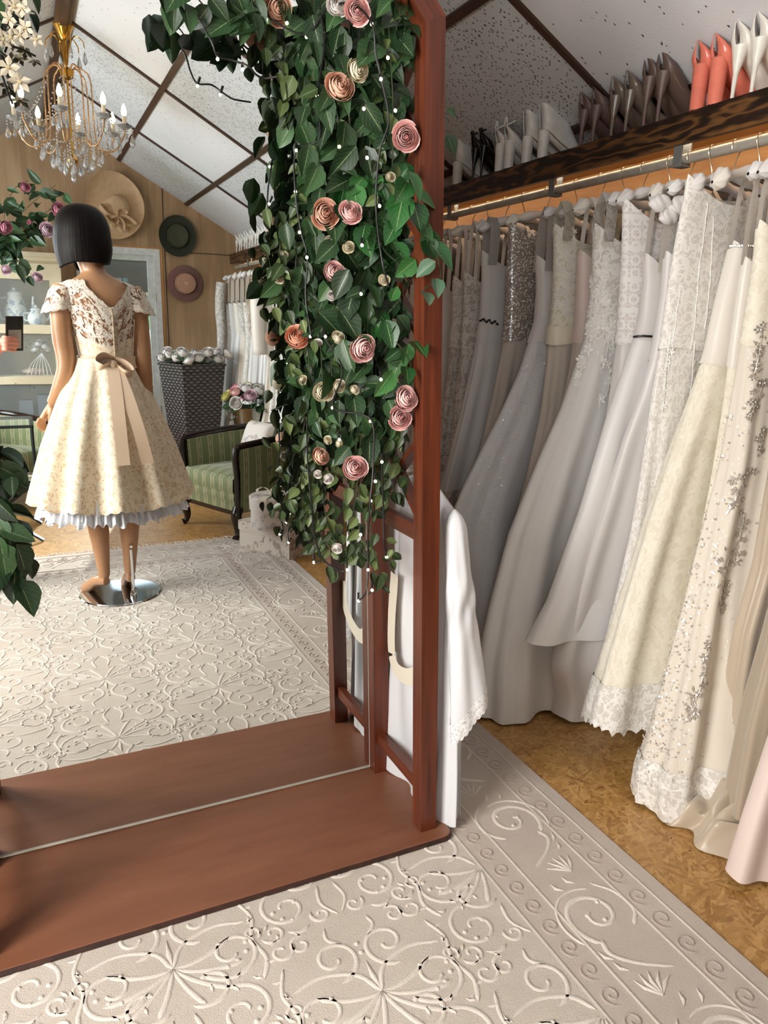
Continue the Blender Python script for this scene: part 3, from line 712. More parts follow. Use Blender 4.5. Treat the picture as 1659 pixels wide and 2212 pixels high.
GOWN = {}
def gown(name, label, y, left, world=(), zneck=1.47, zwaist=1.22, bod='satin_ivory', skirt='satin_ivory', belt=None, straps=2, folds=9, amp=.022, ty=(.035, .055, .05, .10), zhem=None, xr=None, seed=0, hem='plain', group=None, drift=.6, hang=True, hlabel=None, yc=0.0, yl=0.0, hx0=1.655, sharp=.8, belth=.05):
    r = np.random.default_rng(seed + 11)
    def drop(u, v):
        p = on_y(u, v, y)
        for _ in range(5): p = on_y(u, v, y + yl * float(np.clip((zwaist - p[2]) / zwaist, 0, 1)))
        return p
    pts = [drop(u, v) for u, v in left]; Z = [(p[2], p[0]) for p in pts] + [(z, x) for x, z in world]
    Z.sort(); zz = np.array([a for a, b in Z]); xx = np.array([b for a, b in Z])
    zb = max(.014, zz[0] if zhem is None else zhem)
    XRp = xr or ((0, 2.07), (.9, 2.00), (1.22, 1.965), (1.45, 1.99), (1.7, 2.0))
    ph = r.random(6) * 6.3
    def sect(z, th, extra=0.0):
        z = np.asarray(z, float); xl = np.interp(z, zz, xx); xrr = np.interp(z, [a for a, b in XRp], [b for a, b in XRp])
        xrr = np.maximum(xrr, xl + .12)
        t_ = np.interp(z, [0, .6, zwaist, zneck], ty[::-1]); c = (xl + xrr) / 2; h = (xrr - xl) / 2
        A = 1.25 * amp * np.clip((zwaist + .02 - z) / (zwaist - zb), 0, 1) ** .8
        f = 0
        for k, (n, wgt) in enumerate(((folds, .6), (folds * 2 + 1, .25), (max(3, folds // 2), .45))):
            s_ = np.sin(n * th / 1.0 + ph[k] + drift * (z - .6) * (1 if k % 2 else -1) * 1.5)
            f = f + wgt * np.sign(s_) * np.abs(s_) ** sharp
        cs, sn = np.cos(th), np.sin(th)
        xo = c - (h + A * f * .8 + extra) * np.sign(cs) * np.abs(cs) ** .9
        yo = y + (yc + yl) * np.clip((zwaist - z) / zwaist, 0, 1) - (t_ + A * f * 1.5 + extra) * np.sign(sn) * np.abs(sn) ** .85
        return np.stack([xo, yo, np.broadcast_to(z, xo.shape)], -1)
    g = thing(name, label, 'dress', (1.86, y, zb), group)
    th = np.linspace(-PI / 2, 3 * PI / 2, 97)
    def surf(z0, z1, nz, extra=0.0, wav=0.0, wn=30, top=None):
        t = np.linspace(0, 1, nz)[:, None]
        zlo = z0 + wav * np.abs(np.sin(wn * th / 2 + ph[5]))[None, :] + (.012 * np.sin(3 * th + ph[4]))[None, :] * (1 if wav else .4)
        zhi = z1 if top is None else z1 + top(th)[None, :]
        zg = zlo + (zhi - zlo) * t
        P = sect(np.maximum(zg, .008), np.broadcast_to(th[None, :], zg.shape), extra)
        arc = np.r_[0, np.cumsum(np.linalg.norm(np.diff(P[nz // 3], axis=0), axis=1))]
        UV = np.stack([np.broadcast_to(arc[None, :], zg.shape), zg], -1)
        return P, UV
    P, UV = surf(zb, zwaist + .015, 44, 0, .03 if hem == 'scallop' else 0)
    part(MB().grid(P[:, ::-1], 0, UV[:, ::-1]), 'skirt', C_[skirt], g, auto=0)
    if hem == 'scallop':
        P, UV = surf(zb - .02, zb + .13, 8, .004, .022, 34); part(MB().grid(P[:, ::-1], 0, UV[:, ::-1]), 'lace_hem', C_['lace_white'], g, 'scalloped lace hem', auto=0)
    neck = lambda a: .035 * np.cos(2 * a) * np.where(np.sin(a) > 0, 1, .4)
    P, UV = surf(zwaist, zneck, 16, .004, 0, 30, neck)
    part(MB().grid(P[:, ::-1], 0, UV[:, ::-1]), 'bodice', C_[bod], g, auto=0)
    if belt:
        P, UV = surf(zwaist - .01, zwaist + belth, 5, .009); part(MB().grid(P[:, ::-1], 0, UV[:, ::-1]), 'belt', C_[belt], g, auto=0)
    xl = np.interp(zneck, zz, xx); ZH = 1.725
    for s_ in range(straps):
        xs = (max(xl + .03, hx0 + .02), 1.95)[s_ % 2]; mb = MB(); w = .009 if straps < 3 else .022
        for sy in (-1, 1):
            P = smooth_path([(xs, y + sy * ty[0] * .9, zneck - .02), (xs + .004, y + sy * .03, (zneck + ZH) / 2), (xs + .006, y + sy * .022, ZH - .03), (xs + .006, y, ZH + .005)], 10)
            G = np.stack([P + [-w, 0, 0], P + [w, 0, 0]], 1); mb.grid(G)
        part(mb, 'strap', C_[bod if straps > 2 else 'satin_ivory'], g, auto=0)
    # padded satin hanger on the rail
    if hang:
        h = thing('padded_hanger', hlabel or ('padded hanger of the ' + ' '.join(label.split(',')[0].split()[:12])), 'hanger', (RLX, y, 1.70), 'padded satin hangers on the dress rail')
        hx1 = hx0 + .035 * r.random(); yaw = r.uniform(-.22, .22); hb = MB(); xs = np.linspace(hx1, 2.045, 34); sag = .052 * (np.abs(xs - 1.85) / .2) ** 1.7
        e_ = np.minimum(xs - hx1, 2.045 - xs); big = .35 + .65 * r.random()
        rr = .015 + .003 * np.sin(xs * 60 + seed) + big * .014 * np.exp(-((e_ - .028) / .016) ** 2) - .006 * np.exp(-((e_ - .060) / .008) ** 2); rr[0] = rr[-1] = .004; rr[1] *= .8; rr[-2] *= .8
        ah = np.linspace(0, 2 * PI, 29)[None, :]; Rh = rr[:, None] * (1 + .13 * np.sin(7 * ah + 40 * xs[:, None] + seed) * np.exp(-(e_[:, None] / .06) ** 2))
        hb.grid(np.stack([np.broadcast_to(xs[:, None], Rh.shape), y + yaw * (xs[:, None] - 1.85) + Rh * np.cos(ah), 1.735 - sag[:, None] + Rh * np.sin(ah)], -1))
        part(hb, 'padded_bar', C_[('satin_ivory', 'satin_grey', 'satin_white')[seed % 3]], h, auto=0)
        a = np.linspace(-.4, PI + .5, 12); sg_ = (-1) ** seed
        P = [(RLX, y, 1.745), (RLX, y + .004, 1.770)] + [(RLX - sg_ * .0195 * math.cos(t), y + .004, RLZ + .0195 * math.sin(t)) for t in a]
        part(MB().tube(smooth_path(P, 30), .0018, 6), 'hook', C_['wire'], h)
    GOWN[name + str(seed)] = (g, sect, y, zz, xx, zb)
    return g, sect
def near(sect, uvs, z0, z1, nz=120, nt=140):
    """points of a gown's room-facing side nearest to given pixels: (point, normal)"""
    z = np.linspace(z0, z1, nz)[:, None]; th = np.linspace(-.45, 2.2, nt)[None, :]
    Zg = np.broadcast_to(z, (nz, nt)); Tg = np.broadcast_to(th, (nz, nt)); P = sect(Zg, Tg, .003)
    c = (P - CAMP) @ Rw; U = np.stack([829.5 + FPX * c[..., 0] / c[..., 2], 1106 + FPX * c[..., 1] / c[..., 2]], -1)
    N = np.cross(np.gradient(P, axis=1), np.gradient(P, axis=0)); N /= np.linalg.norm(N, axis=-1)[..., None] + 1e-12
    fl = np.sum(N * (CAMP - P), -1) < 0; N[fl] *= -1
    out = []
    for uv in uvs:
        i = np.argmin(np.sum((U - np.array(uv)) ** 2, -1)); out.append((P.reshape(-1, 3)[i], N.reshape(-1, 3)[i]))
    return out
def spray(mb, sect, line, z0, z1, r, width=16, dens=1.0, fs=.011, ls=.016):
    """a spray of appliqué flowers and leaves along a pixel polyline"""
    P = smooth_path([(a, b, 0) for a, b in line], 60)[:, :2]; ln = np.linalg.norm(np.diff(P, axis=0), axis=1).sum(); n = int(ln / 7 * dens)
    uv = []
    for k in range(n):
        t = k / max(1, n - 1) * 59; i = min(int(t), 58); p = P[i] + (P[i + 1] - P[i]) * (t - i); w = width * math.sin(PI * min(.97, max(.06, k / n))) ** .7
        uv.append(p + r.normal(0, .55, 2) * w)
    for k, (p, nn) in enumerate(near(sect, uv, z0, z1)):
        if k % 3 == 0: flower_mb(mb, p, nn, (0, 0, 1), fs * (.7 + .6 * r.random()), 5, True, r)
        else:
            a = r.random() * 6.3; d = np.cross(nn, (math.cos(a), math.sin(a), .3)); d /= np.linalg.norm(d) + 1e-9
            leaf_mb(mb, p + nn * .0015, nn, d, ls * (.6 + .8 * r.random()), ls * .22)
    st = near(sect, [P[i] for i in range(0, 60, 3)], z0, z1)
    mb.tube(smooth_path([p + n_ * .002 for p, n_ in st], 40), .0011, 5)

top = [(1.67, 1.25), (1.68, 1.5), (1.66, 1.7)]
gown('wedding_dress', 'pale blush satin gown nearest the camera, cut off by the right edge', 1.02, [(1588, 1898), (1622, 1775), (1659, 1652)], [(1.62, .9), (1.69, 1.25), (1.68, 1.5)], bod='satin_blush', skirt='satin_blush', folds=5, amp=.012, ty=(.03, .05, .05, .07), seed=1)
g, sc_ = gown('wedding_dress', 'champagne satin gown with a crumpled train bunched on the floor', 1.14, [(1583, 1712), (1612, 1560), (1659, 1385)], [(1.66, .95), (1.69, 1.25), (1.68, 1.5)], zhem=.09, bod='satin_champ', skirt='satin_taupe', folds=6, amp=.022, ty=(.03, .05, .045, .06), seed=2)
# its train: a heap of folded satin
u = np.linspace(0, 1, 46)[:, None]; v = np.linspace(0, 1, 60)[None, :]
cx0, cy0 = 1.63, 1.17
TX = cx0 - .13 + .36 * u + 0 * v; TY = cy0 - .14 + .26 * v + .02 * np.sin(9 * u + 4 * v); 
TZ = .020 + .062 * np.clip(np.sin(PI * u) * np.sin(PI * v), 0, 1) ** .6 * (1 + .55 * np.sin(13 * u + 7 * np.sin(5 * v)) * 1) + .020 * np.abs(np.sin(17 * v + 6 * u + 2 * np.sin(9 * u))) * np.sin(PI * v) ** .5 + .05 * u
TX = TX + .022 * np.sin(12 * v + 3 * u); TZ = np.maximum(TZ * np.clip(8 * np.minimum(v, 1 - v) + .15, 0, 1) * np.clip(8 * np.minimum(u, 1) + .1, 0, 1), .004)
part(MB().grid(np.stack([TX + 0 * v, TY + 0 * u, TZ], -1)), 'train', C_['satin_champ'], g, 'crumpled champagne train', auto=0)
gown('wedding_dress', 'pale champagne satin gown hanging behind the crumpled train', 1.25, [(1572, 1608), (1580, 1480), (1598, 1370), (1640, 1225)], [(1.69, 1.2), (1.68, 1.5)], bod='satin_champ', skirt='satin_champ', folds=6, amp=.015, ty=(.03, .04, .04, .05), seed=3)
g, SQ = gown('wedding_dress', 'ivory sequinned tulle gown with silver beaded floral sprays', 1.40, [(1640, 480), (1632, 580), (1598, 800), (1556, 1000), (1496, 1200), (1440, 1400), (1392, 1570), (1364, 1655)], zneck=1.55, zwaist=1.28, bod='lace_ivory', skirt='sequin', folds=7, amp=.022, ty=(.03, .045, .06, .13), hem='scallop', seed=4, yc=-.09, zhem=.016)
r = np.random.default_rng(21); ap = MB()
for line, w in (([(1648, 700), (1640, 760), (1628, 815)], 14), ([(1648, 825), (1632, 870), (1618, 905)], 16), ([(1650, 930), (1640, 975)], 10), ([(1622, 1010), (1598, 1055), (1578, 1100)], 22), ([(1608, 1110), (1596, 1165), (1572, 1220), (1565, 1270), (1560, 1320)], 17), ([(1532, 1395), (1520, 1460), (1500, 1520), (1493, 1548)], 15), ([(1610, 1380), (1598, 1425)], 8)):
    spray(ap, SQ, line, .05, 1.5, r, w, 1.9, .011, .015)
part(ap, 'beaded_applique', C_['silver'], g, 'silver beaded floral sprays', smooth=False)
def sequins(g, sect, uvs, z0, z1, rad, r, label):
    mb = MB()
    for p, n in near(sect, uvs, z0, z1, 200, 160):
        p = p + r.normal(0, .004, 3) * [1, 0, 1]; n = n + r.normal(0, .28, 3); n /= np.linalg.norm(n); u = np.cross(n, (.3, .2, 1)); u /= np.linalg.norm(u); w = np.cross(n, u); q = rad * (.7 + .6 * r.random())
        mb.add([p + n * .003 + q * (u * math.cos(a) + w * math.sin(a)) for a in np.linspace(0, 2 * PI, 7)[:-1]], [tuple(range(6))])
    tag(part(mb, 'sequins', C_['sequin_disc'], g, label, smooth=False), kind='stuff')
qs = np.random.default_rng(77); pts = []
for _ in range(620):
    t_ = qs.random(); v_ = 1060 + 640 * t_ ** .9; u0 = 1478 - 125 * (v_ - 1060) / 640 * 1.05; pts.append((u0 + abs(qs.normal(0, 1)) * (24 + 40 * t_) + 8, v_))
for _ in range(170): v_ = 850 + 800 * qs.random(); pts.append((1560 - .25 * (v_ - 1060) + qs.normal(0, 30), v_))
sequins(g, SQ, pts, .03, 1.45, .0026, qs, 'scattered shiny sequins')
gown('wedding_dress', 'narrow ivory gown with lace side panel squeezed beside the sequinned one', 1.47, [(1622, 480), (1602, 600), (1588, 700), (1562, 900), (1538, 1050), (1500, 1250), (1470, 1400)], bod='satin_ivory', skirt='lace_ivory', folds=6, amp=.012, zhem=.06, ty=(.03, .03, .03, .05), seed=5)
g, IV = gown('wedding_dress', 'ivory lace mermaid gown with thin straps and a scalloped hem', 1.55, [(1582, 535), (1556, 640), (1530, 760), (1490, 880), (1450, 985), (1400, 1130), (1350, 1290), (1302, 1450), (1270, 1565)], zneck=1.52, zwaist=1.22, bod='satin_ivory', skirt='lace_ivory', folds=5, amp=.016, hem='scallop', ty=(.04, .045, .05, .10), seed=6)
ch = MB(); q = near(IV, [(1580 + k * 4.5, 528 + 4 * math.sin(k * .5)) for k in range(12)], 1.4, 1.54)
for p, n in q: ch.ball(p + n * .003, .0045, 6)
part(ch, 'neckline_beads', C_['silver'], g, 'beaded chain along the neckline')
g, SH = gown('wedding_dress', 'long sheer scroll-embroidered lace gown with covered shoulders', 1.63, [(1482, 420), (1470, 480), (1452, 580), (1435, 700), (1412, 850), (1394, 1000), (1372, 1150), (1336, 1320), (1306, 1450), (1292, 1530)], zneck=1.69, zwaist=1.26, bod='lace_sheer', skirt='lace_sheer', straps=0, folds=6, amp=.014, ty=(.022, .03, .035, .06), hem='scallop', seed=7)
vn = MB(); r = np.random.default_rng(5)
for line in ([(1528, 440), (1518, 520), (1508, 600), (1500, 690), (1490, 760)], [(1540, 470), (1536, 560), (1530, 640), (1520, 720)], [(1500, 740), (1492, 830), (1480, 900)], [(1448, 720), (1438, 800), (1432, 880)], [(1470, 620), (1458, 700), (1450, 780)]): spray(vn, SH, line, .6, 1.68, r, 8, 1.3, .009, .010)
part(vn, 'embroidered_vine', C_['thread'], g, 'raised white embroidered vines', smooth=False)
g, _ = gown('wedding_dress', 'plain pearl satin gown with pointed cups and thin straps, behind the sheer lace gown', 1.71, [(1440, 525), (1433, 620), (1415, 740), (1388, 850), (1352, 950), (1300, 1130), (1250, 1290), (1210, 1440), (1225, 1510)], zneck=1.50, bod='satin_grey', skirt='satin_grey', folds=4, amp=.020, ty=(.035, .04, .045, .10), seed=8, yl=.10, zhem=.015)
ru = MB(); r = np.random.default_rng(9)      # gathered satin shoulder pieces
for k, (x, z, s_) in enumerate(((1.665, 1.66, .034), (1.69, 1.625, .030), (1.72, 1.655, .038))):
    uu = np.linspace(0, 2 * PI, 25)[None, :]; vv = np.linspace(-PI / 2, PI / 2, 12)[:, None]; R_ = s_ * (1 + (.20 * np.sin(5 * uu + 3 * vv + k) + .10 * np.sin(11 * uu - 4 * vv)) * np.cos(vv))
    ru.grid(np.stack([x + R_ * np.cos(vv) * np.cos(uu), 1.71 - .012 * k + .55 * R_ * np.cos(vv) * np.sin(uu), z + R_ * .7 * np.sin(vv) + 0 * uu], -1)[:, ::-1])
part(ru, 'gathered_sleeve', C_['satin_grey'], g, 'puffed gathered satin sleeve', auto=0)
g, PB = gown('wedding_dress', 'white satin gown with a dark-piped bodice and a smooth flared skirt', 1.79, [(1394, 540), (1394, 610), (1386, 680), (1374, 726), (1346, 810), (1315, 904), (1262, 1100), (1196, 1300), (1152, 1388)], zneck=1.50, zwaist=1.285, bod='satin_grey', skirt='satin_white', folds=4, amp=.020, ty=(.035, .045, .05, .09), seed=9, sharp=1.0)
q = near(PB, [(1372 + k * 4, 727 + .06 * (k - 6) ** 2 * (1 if k > 6 else 1)) for k in range(14)], 1.2, 1.36)
part(MB().tube(smooth_path([p + n * .007 for p, n in q], 30), .0035, 6), 'piping', C_['black_trim'], g, 'black piping at the waist')
g, CR = gown('wedding_dress', 'gown with a white crochet lace bodice and plain satin skirt', 1.87, [(1349, 440), (1348, 520), (1345, 600), (1340, 680), (1336, 745), (1322, 850), (1308, 950), (1280, 1150), (1240, 1350), (1225, 1430)], zneck=1.66, zwaist=1.27, bod='crochet', skirt='satin_grey', straps=0, folds=5, amp=.014, ty=(.03, .045, .045, .06), seed=10)
g, FL = gown('wedding_dress', 'full soft tulle gown with white embroidered flowers trailing from the bodice', 1.98, [(1286, 450), (1284, 560), (1280, 650), (1266, 730), (1240, 805), (1214, 880), (1162, 1000), (1102, 1150), (1062, 1300), (1036, 1420), (1030, 1490)], zneck=1.60, zwaist=1.29, bod='lace_white', skirt='tulle_white', straps=4, folds=7, amp=.022, ty=(.035, .05, .075, .12), seed=11, yc=-.03, zhem=.012)
r = np.random.default_rng(31); ap = MB()
for line, w in (([(1310, 560), (1302, 640), (1296, 700)], 16), ([(1290, 690), (1272, 740), (1258, 790), (1246, 830)], 9), ([(1320, 700), (1310, 760), (1302, 800)], 16), ([(1318, 800), (1310, 850), (1297, 868)], 9), ([(1300, 640), (1322, 700), (1322, 760)], 14), ([(1280, 600), (1276, 660), (1275, 720)], 10)):
    spray(ap, FL, line, .9, 1.6, r, w, 1.7, .016, .019)
part(ap, 'embroidered_flowers', C_['thread'], g, 'raised white trailing flowers', smooth=False)
gown('wedding_dress', 'pearl-beige gown with a ruched strapless satin bodice', 2.07, [(1252, 520), (1250, 610), (1247, 690), (1234, 800), (1200, 950), (1150, 1120), (1100, 1300)], zneck=1.53, zwaist=1.27, bod='satin_blush', skirt='tulle_pleat', folds=8, amp=.014, ty=(.04, .05, .05, .08), seed=12)
g, GL = gown('wedding_dress', 'gown with a beaded ivory lace bodice, satin belt and pleated tulle skirt', 2.18, [(1197, 460), (1200, 540), (1197, 640), (1190, 700), (1182, 800), (1170, 900), (1145, 1020), (1080, 1300)], zneck=1.62, zwaist=1.27, bod='lace_green', skirt='tulle_pleat', belt='satin_cream', straps=4, folds=14, amp=.014, ty=(.035, .05, .05, .08), seed=13)
r = np.random.default_rng(3); ap = MB()
for p, n in near(GL, [(1200 + 42 * r.random(), 470 + 215 * r.random()) for _ in range(150)], 1.3, 1.64): flower_mb(ap, p, n, (0, 0, 1), .006 + .006 * r.random(), 5, True, r)
part(ap, 'beadwork', C_['pearl'], g, 'pearl bead flowers', smooth=False)
g, GT = gown('wedding_dress', 'grey-white satin gown with a deep V neck and a sparkling glitter skirt', 2.31, [(1158, 530), (1163, 620), (1158, 695), (1124, 800), (1080, 900), (1040, 980), (1002, 1060), (975, 1130), (945, 1300)], zneck=1.53, zwaist=1.26, zhem=.012, bod='satin_grey', skirt='glitter', straps=4, folds=6, amp=.024, ty=(.04, .05, .06, .11), seed=14)
pts = []
for _ in range(420):
    v_ = 760 + 420 * qs.random(); k = (v_ - 700) / 400; pts.append((1150 - 150 * k + qs.choice([18, 40, 78]) * (1 + .4 * k) + qs.normal(0, 7), v_))
sequins(g, GT, pts, .3, 1.3, .0015, qs, 'fine sparkling glitter')
g, BD = gown('wedding_dress', 'gown with a silver beaded high-neck bodice and greige tulle skirt', 2.48, [(1105, 455), (1100, 520), (1097, 600), (1094, 680), (1085, 760), (1068, 850), (1045, 960), (1005, 1110)], zneck=1.66, zwaist=1.26, bod='beaded', skirt='tulle_greige', straps=0, folds=9, amp=.02, ty=(.03, .045, .05, .08), seed=15)
r = np.random.default_rng(4); ap = MB()
for p, n in near(BD, [(1099 + 64 * r.random() ** 1.1, 660 + 30 * r.random()) for _ in range(70)], 1.2, 1.5) + near(BD, [(1100 + 60 * r.random(), 500 + 180 * r.random()) for _ in range(160)], 1.2, 1.66): ap.ball(p + n * .002, .0032 + .002 * r.random(), 6)
part(ap, 'beads', C_['silver'], g, 'silver beads', auto=0)
g, CH = gown('wedding_dress', 'plain grey-white chiffon gown with a dark beaded belt line', 2.63, [(1042, 540), (1043, 600), (1038, 690), (1018, 800), (995, 900), (955, 1060)], zneck=1.57, zwaist=1.27, bod='chiffon', skirt='chiffon', straps=4, folds=9, amp=.016, ty=(.03, .045, .05, .08), seed=16)
ap = MB()
for p, n in near(CH, [(1036 + 2.4 * k, 690 + 3 * math.sin(k * 1.3) + k * .5) for k in range(17)], 1.2, 1.4): ap.ball(p + n * .004, .005, 6)
part(ap, 'belt_beads', C_['black_trim'], g, 'dark beaded belt line', auto=0)
gown('wedding_dress', 'grey-white lace gown with thin straps, left of the chiffon gown', 2.76, [(1004, 560), (1004, 650), (994, 780), (978, 950)], [(1.58, .3)], zneck=1.50, bod='lace_grey', skirt='lace_grey', folds=8, amp=.016, ty=(.035, .045, .05, .08), seed=17)
gown('wedding_dress', 'lace corset gown just right of the wooden post', 2.89, [(980, 570), (980, 680), (968, 800), (950, 950)], [(1.58, .3)], zneck=1.49, bod='lace_white', skirt='lace_grey', folds=8, amp=.016, ty=(.035, .045, .05, .08), seed=18)
gown('wedding_dress', 'plain white satin gown half hidden by the wooden post', 3.02, [], [(1.58, .02), (1.64, .6), (1.70, 1.22), (1.69, 1.5)], bod='satin_grey', skirt='tulle_white', folds=8, amp=.016, ty=(.035, .045, .05, .08), seed=19)
for i, y in enumerate((3.15, 3.29, 3.43, 3.58, 3.74, 3.92)):
    gown('wedding_dress', ('soft tulle gown hanging right behind the wooden post', 'satin gown second in the row seen through the arch side', 'lace gown seen through the lattice of the arch side', 'tulle gown deep behind the arch, past the lace gown', 'satin gown next to last at the far end of the rail', 'last gown at the far end of the rail behind the arch')[i], y, [], [(1.56, .02), (1.63, .6), (1.70, 1.22), (1.69, 1.5)], bod=('satin_grey', 'satin_ivory', 'lace_grey')[i % 3], skirt=('tulle_white', 'satin_grey', 'lace_grey')[i % 3], folds=8, amp=.018, ty=(.035, .05, .05, .07), seed=20 + i)
# ---------------------------------------------------------------- shoes on the shelf
SH_ = {}
SH_['white'] = flat('white_leather', (.90, .89, .87), .35); SH_['black'] = flat('black_leather', (.05, .045, .05), .3); SH_['mauve'] = flat('mauve_brown_satin', (.42, .34, .32), .42)
SH_['taupe'] = flat('taupe_patent', (.45, .40, .36), .18); SH_['brown'] = flat('brown_satin', (.40, .33, .30), .42); SH_['coral'] = flat('coral_patent', (.90, .50, .42), .16); SH_['cream'] = flat('cream_satin', (.91, .89, .85), .3); SH_['insole'] = flat('beige_insole', (.70, .62, .52), .6)
def shoe(kind, y, label, heel_h=.10, heel='stiletto', style='pump', sc=1.0, group=None, x0=1.828, rz=0.0):
    t = thing('shoe', label, 'shoe', (x0, y, 1.936), group, rz); Lg = .235; m = SH_[kind]
    n = 26; tt = np.linspace(0, 1, n); k = 23; up = MB(); G = np.zeros((n, k, 3)); I = np.zeros((n, 5, 3))
    zs = heel_h * np.clip(1 - (tt / .72), 0, 1) ** 1.15 + .008; xs = .012 + Lg * tt * (1 - .05 * heel_h / .1)
    wd = np.interp(tt, [0, .02, .06, .12, .3, .7, .9, 1], [.008, .022, .030, .031, .029, .041, .030, .006]); ht = np.interp(tt, [0, .15, .45, .62, .8, 1], [.060, .062, .040, .052, .040, .014])
    if style == 'boot': ht = np.interp(tt, [0, .2, .45, .62, .8, 1], [.135, .135, .125, .075, .045, .014])
    ap_ = np.interp(tt, [0, .025, .07, .50, .62, .72, 1], [3.1, 2.35, 2.1, 1.75, 2.2, 3.14, 3.14])
    if style == 'boot': ap_ = np.interp(tt, [0, .08, .36, .5, 1], [3.1, 2.75, 2.6, 3.14, 3.14])
    if style == 'sandal': ap_ = np.interp(tt, [0, .06, .12, .2, .62, .66, .86, 1], [3.1, 2.5, 2.0, 1.0, 1.0, 3.14, 3.14, 1.2])
    for i in range(n):
        a = np.linspace(-ap_[i], ap_[i], k); c = -np.cos(a); zz = zs[i] + ht[i] * (c + 1) / 2
        G[i, :, 0] = xs[i] - (.014 * np.clip((c + 1) / 2, 0, 1) if tt[i] < .12 else 0); G[i, :, 1] = np.sin(a) * wd[i] * np.where(c > 0, 1 - .25 * c, 1); G[i, :, 2] = zz
        I[i, :, 0] = xs[i]; I[i, :, 1] = np.linspace(-.9, .9, 5) * wd[i]; I[i, :, 2] = zs[i] + .010
    up.grid(G)
    T = Matrix.Diagonal((sc, sc, sc, 1))
    if style == 'boot': pass
    u_ = part(up.xform(T), 'upper', m, t, local=True, auto=0); u_.modifiers.new('s', 'SOLIDIFY').thickness = .0022
    part(MB().grid(I[:int(n * .8)]).xform(T), 'insole', SH_['insole'], t, local=True)
    hb = MB(); z = np.linspace(0, 1, 9)
    if heel == 'stiletto': r = np.interp(z, [0, .1, .5, .85, 1], [.0055, .0045, .007, .018, .024]); xo = .012 + .012 * z ** 2
    else: r = np.interp(z, [0, 1], [.019, .023]); xo = .022 + .004 * z
    a = np.linspace(0, 2 * PI, 17)
    P = np.stack([xo[:, None] + r[:, None] * np.cos(a) * 1.0, r[:, None] * np.sin(a), np.broadcast_to((z * (heel_h + .012))[:, None], (9, 17))], -1); hb.grid(P[:, ::-1]); hb.add(P[0, :-1], [tuple(range(16))[::-1]])
    part(hb.xform(T), 'heel', m, t, local=True)
    part(MB().lathe([(0, 0), (r[0] * 1.02, 0), (r[0] * 1.02, .006), (0, .006)], (xo[0], 0, -.0005), 12).xform(T), 'heel_tip', SH_['black'], t, local=True)
    if style in ('strap', 'sandal'):
        s_ = MB(); a = np.linspace(0, 2 * PI, 22)
        s_.tube(np.stack([.035 + .036 * np.cos(a), .028 * np.sin(a), heel_h + .085 + .02 * np.cos(a)], -1), .0035, 6, False)
        s_.tube(smooth_path([(.0, .010, heel_h + .07), (.0, 0, heel_h + .10), (.0, -.010, heel_h + .07)], 8), .004, 6)
        part(s_.xform(T), 'ankle_strap', m, t, local=True)
        part(MB().tube([(.05, .034, heel_h + .075), (.05, .034, heel_h + .095)], .005, 6).xform(T), 'buckle', M['steel'], t, local=True)
    if style == 'boot':
        ct = MB(); r_ = np.random.default_rng(int(y * 100))
        for i in range(6):
            for j in range(-2, 3):
                x = .075 + i * .017; ct.ball((x + j % 2 * .008, j * .008 + np.sign(j) * .004, heel_h * max(0, 1 - x / .17) + .118 - max(0, x - .09) * .75 - abs(j) * .010), .0052, 6, 0, (1.1, .8, .6))
        part(ct.xform(T), 'cutout_pattern', SH_['black'], t, 'dark diamond cut-outs', local=True)
    if style == 'ruffle':
        rf_ = MB(); r_ = np.random.default_rng(int(y * 1000))
        for i in range(36):
            p = np.array([.10 + .12 * r_.random(), r_.normal(0, .018), 0]); p[2] = heel_h * max(0, 1 - p[0] / .17) + .058 - .2 * max(0, p[0] - .15); flower_mb(rf_, p, (0, r_.normal(0, .5), 1), (1, 0, 0), .016 + .008 * r_.random(), 6, False, r_, 0, .5)
        part(rf_.xform(T), 'ruffle', m, t, local=True, smooth=False)
    return t
def sy(u, v): return on_x(u, v, 1.824)[1]
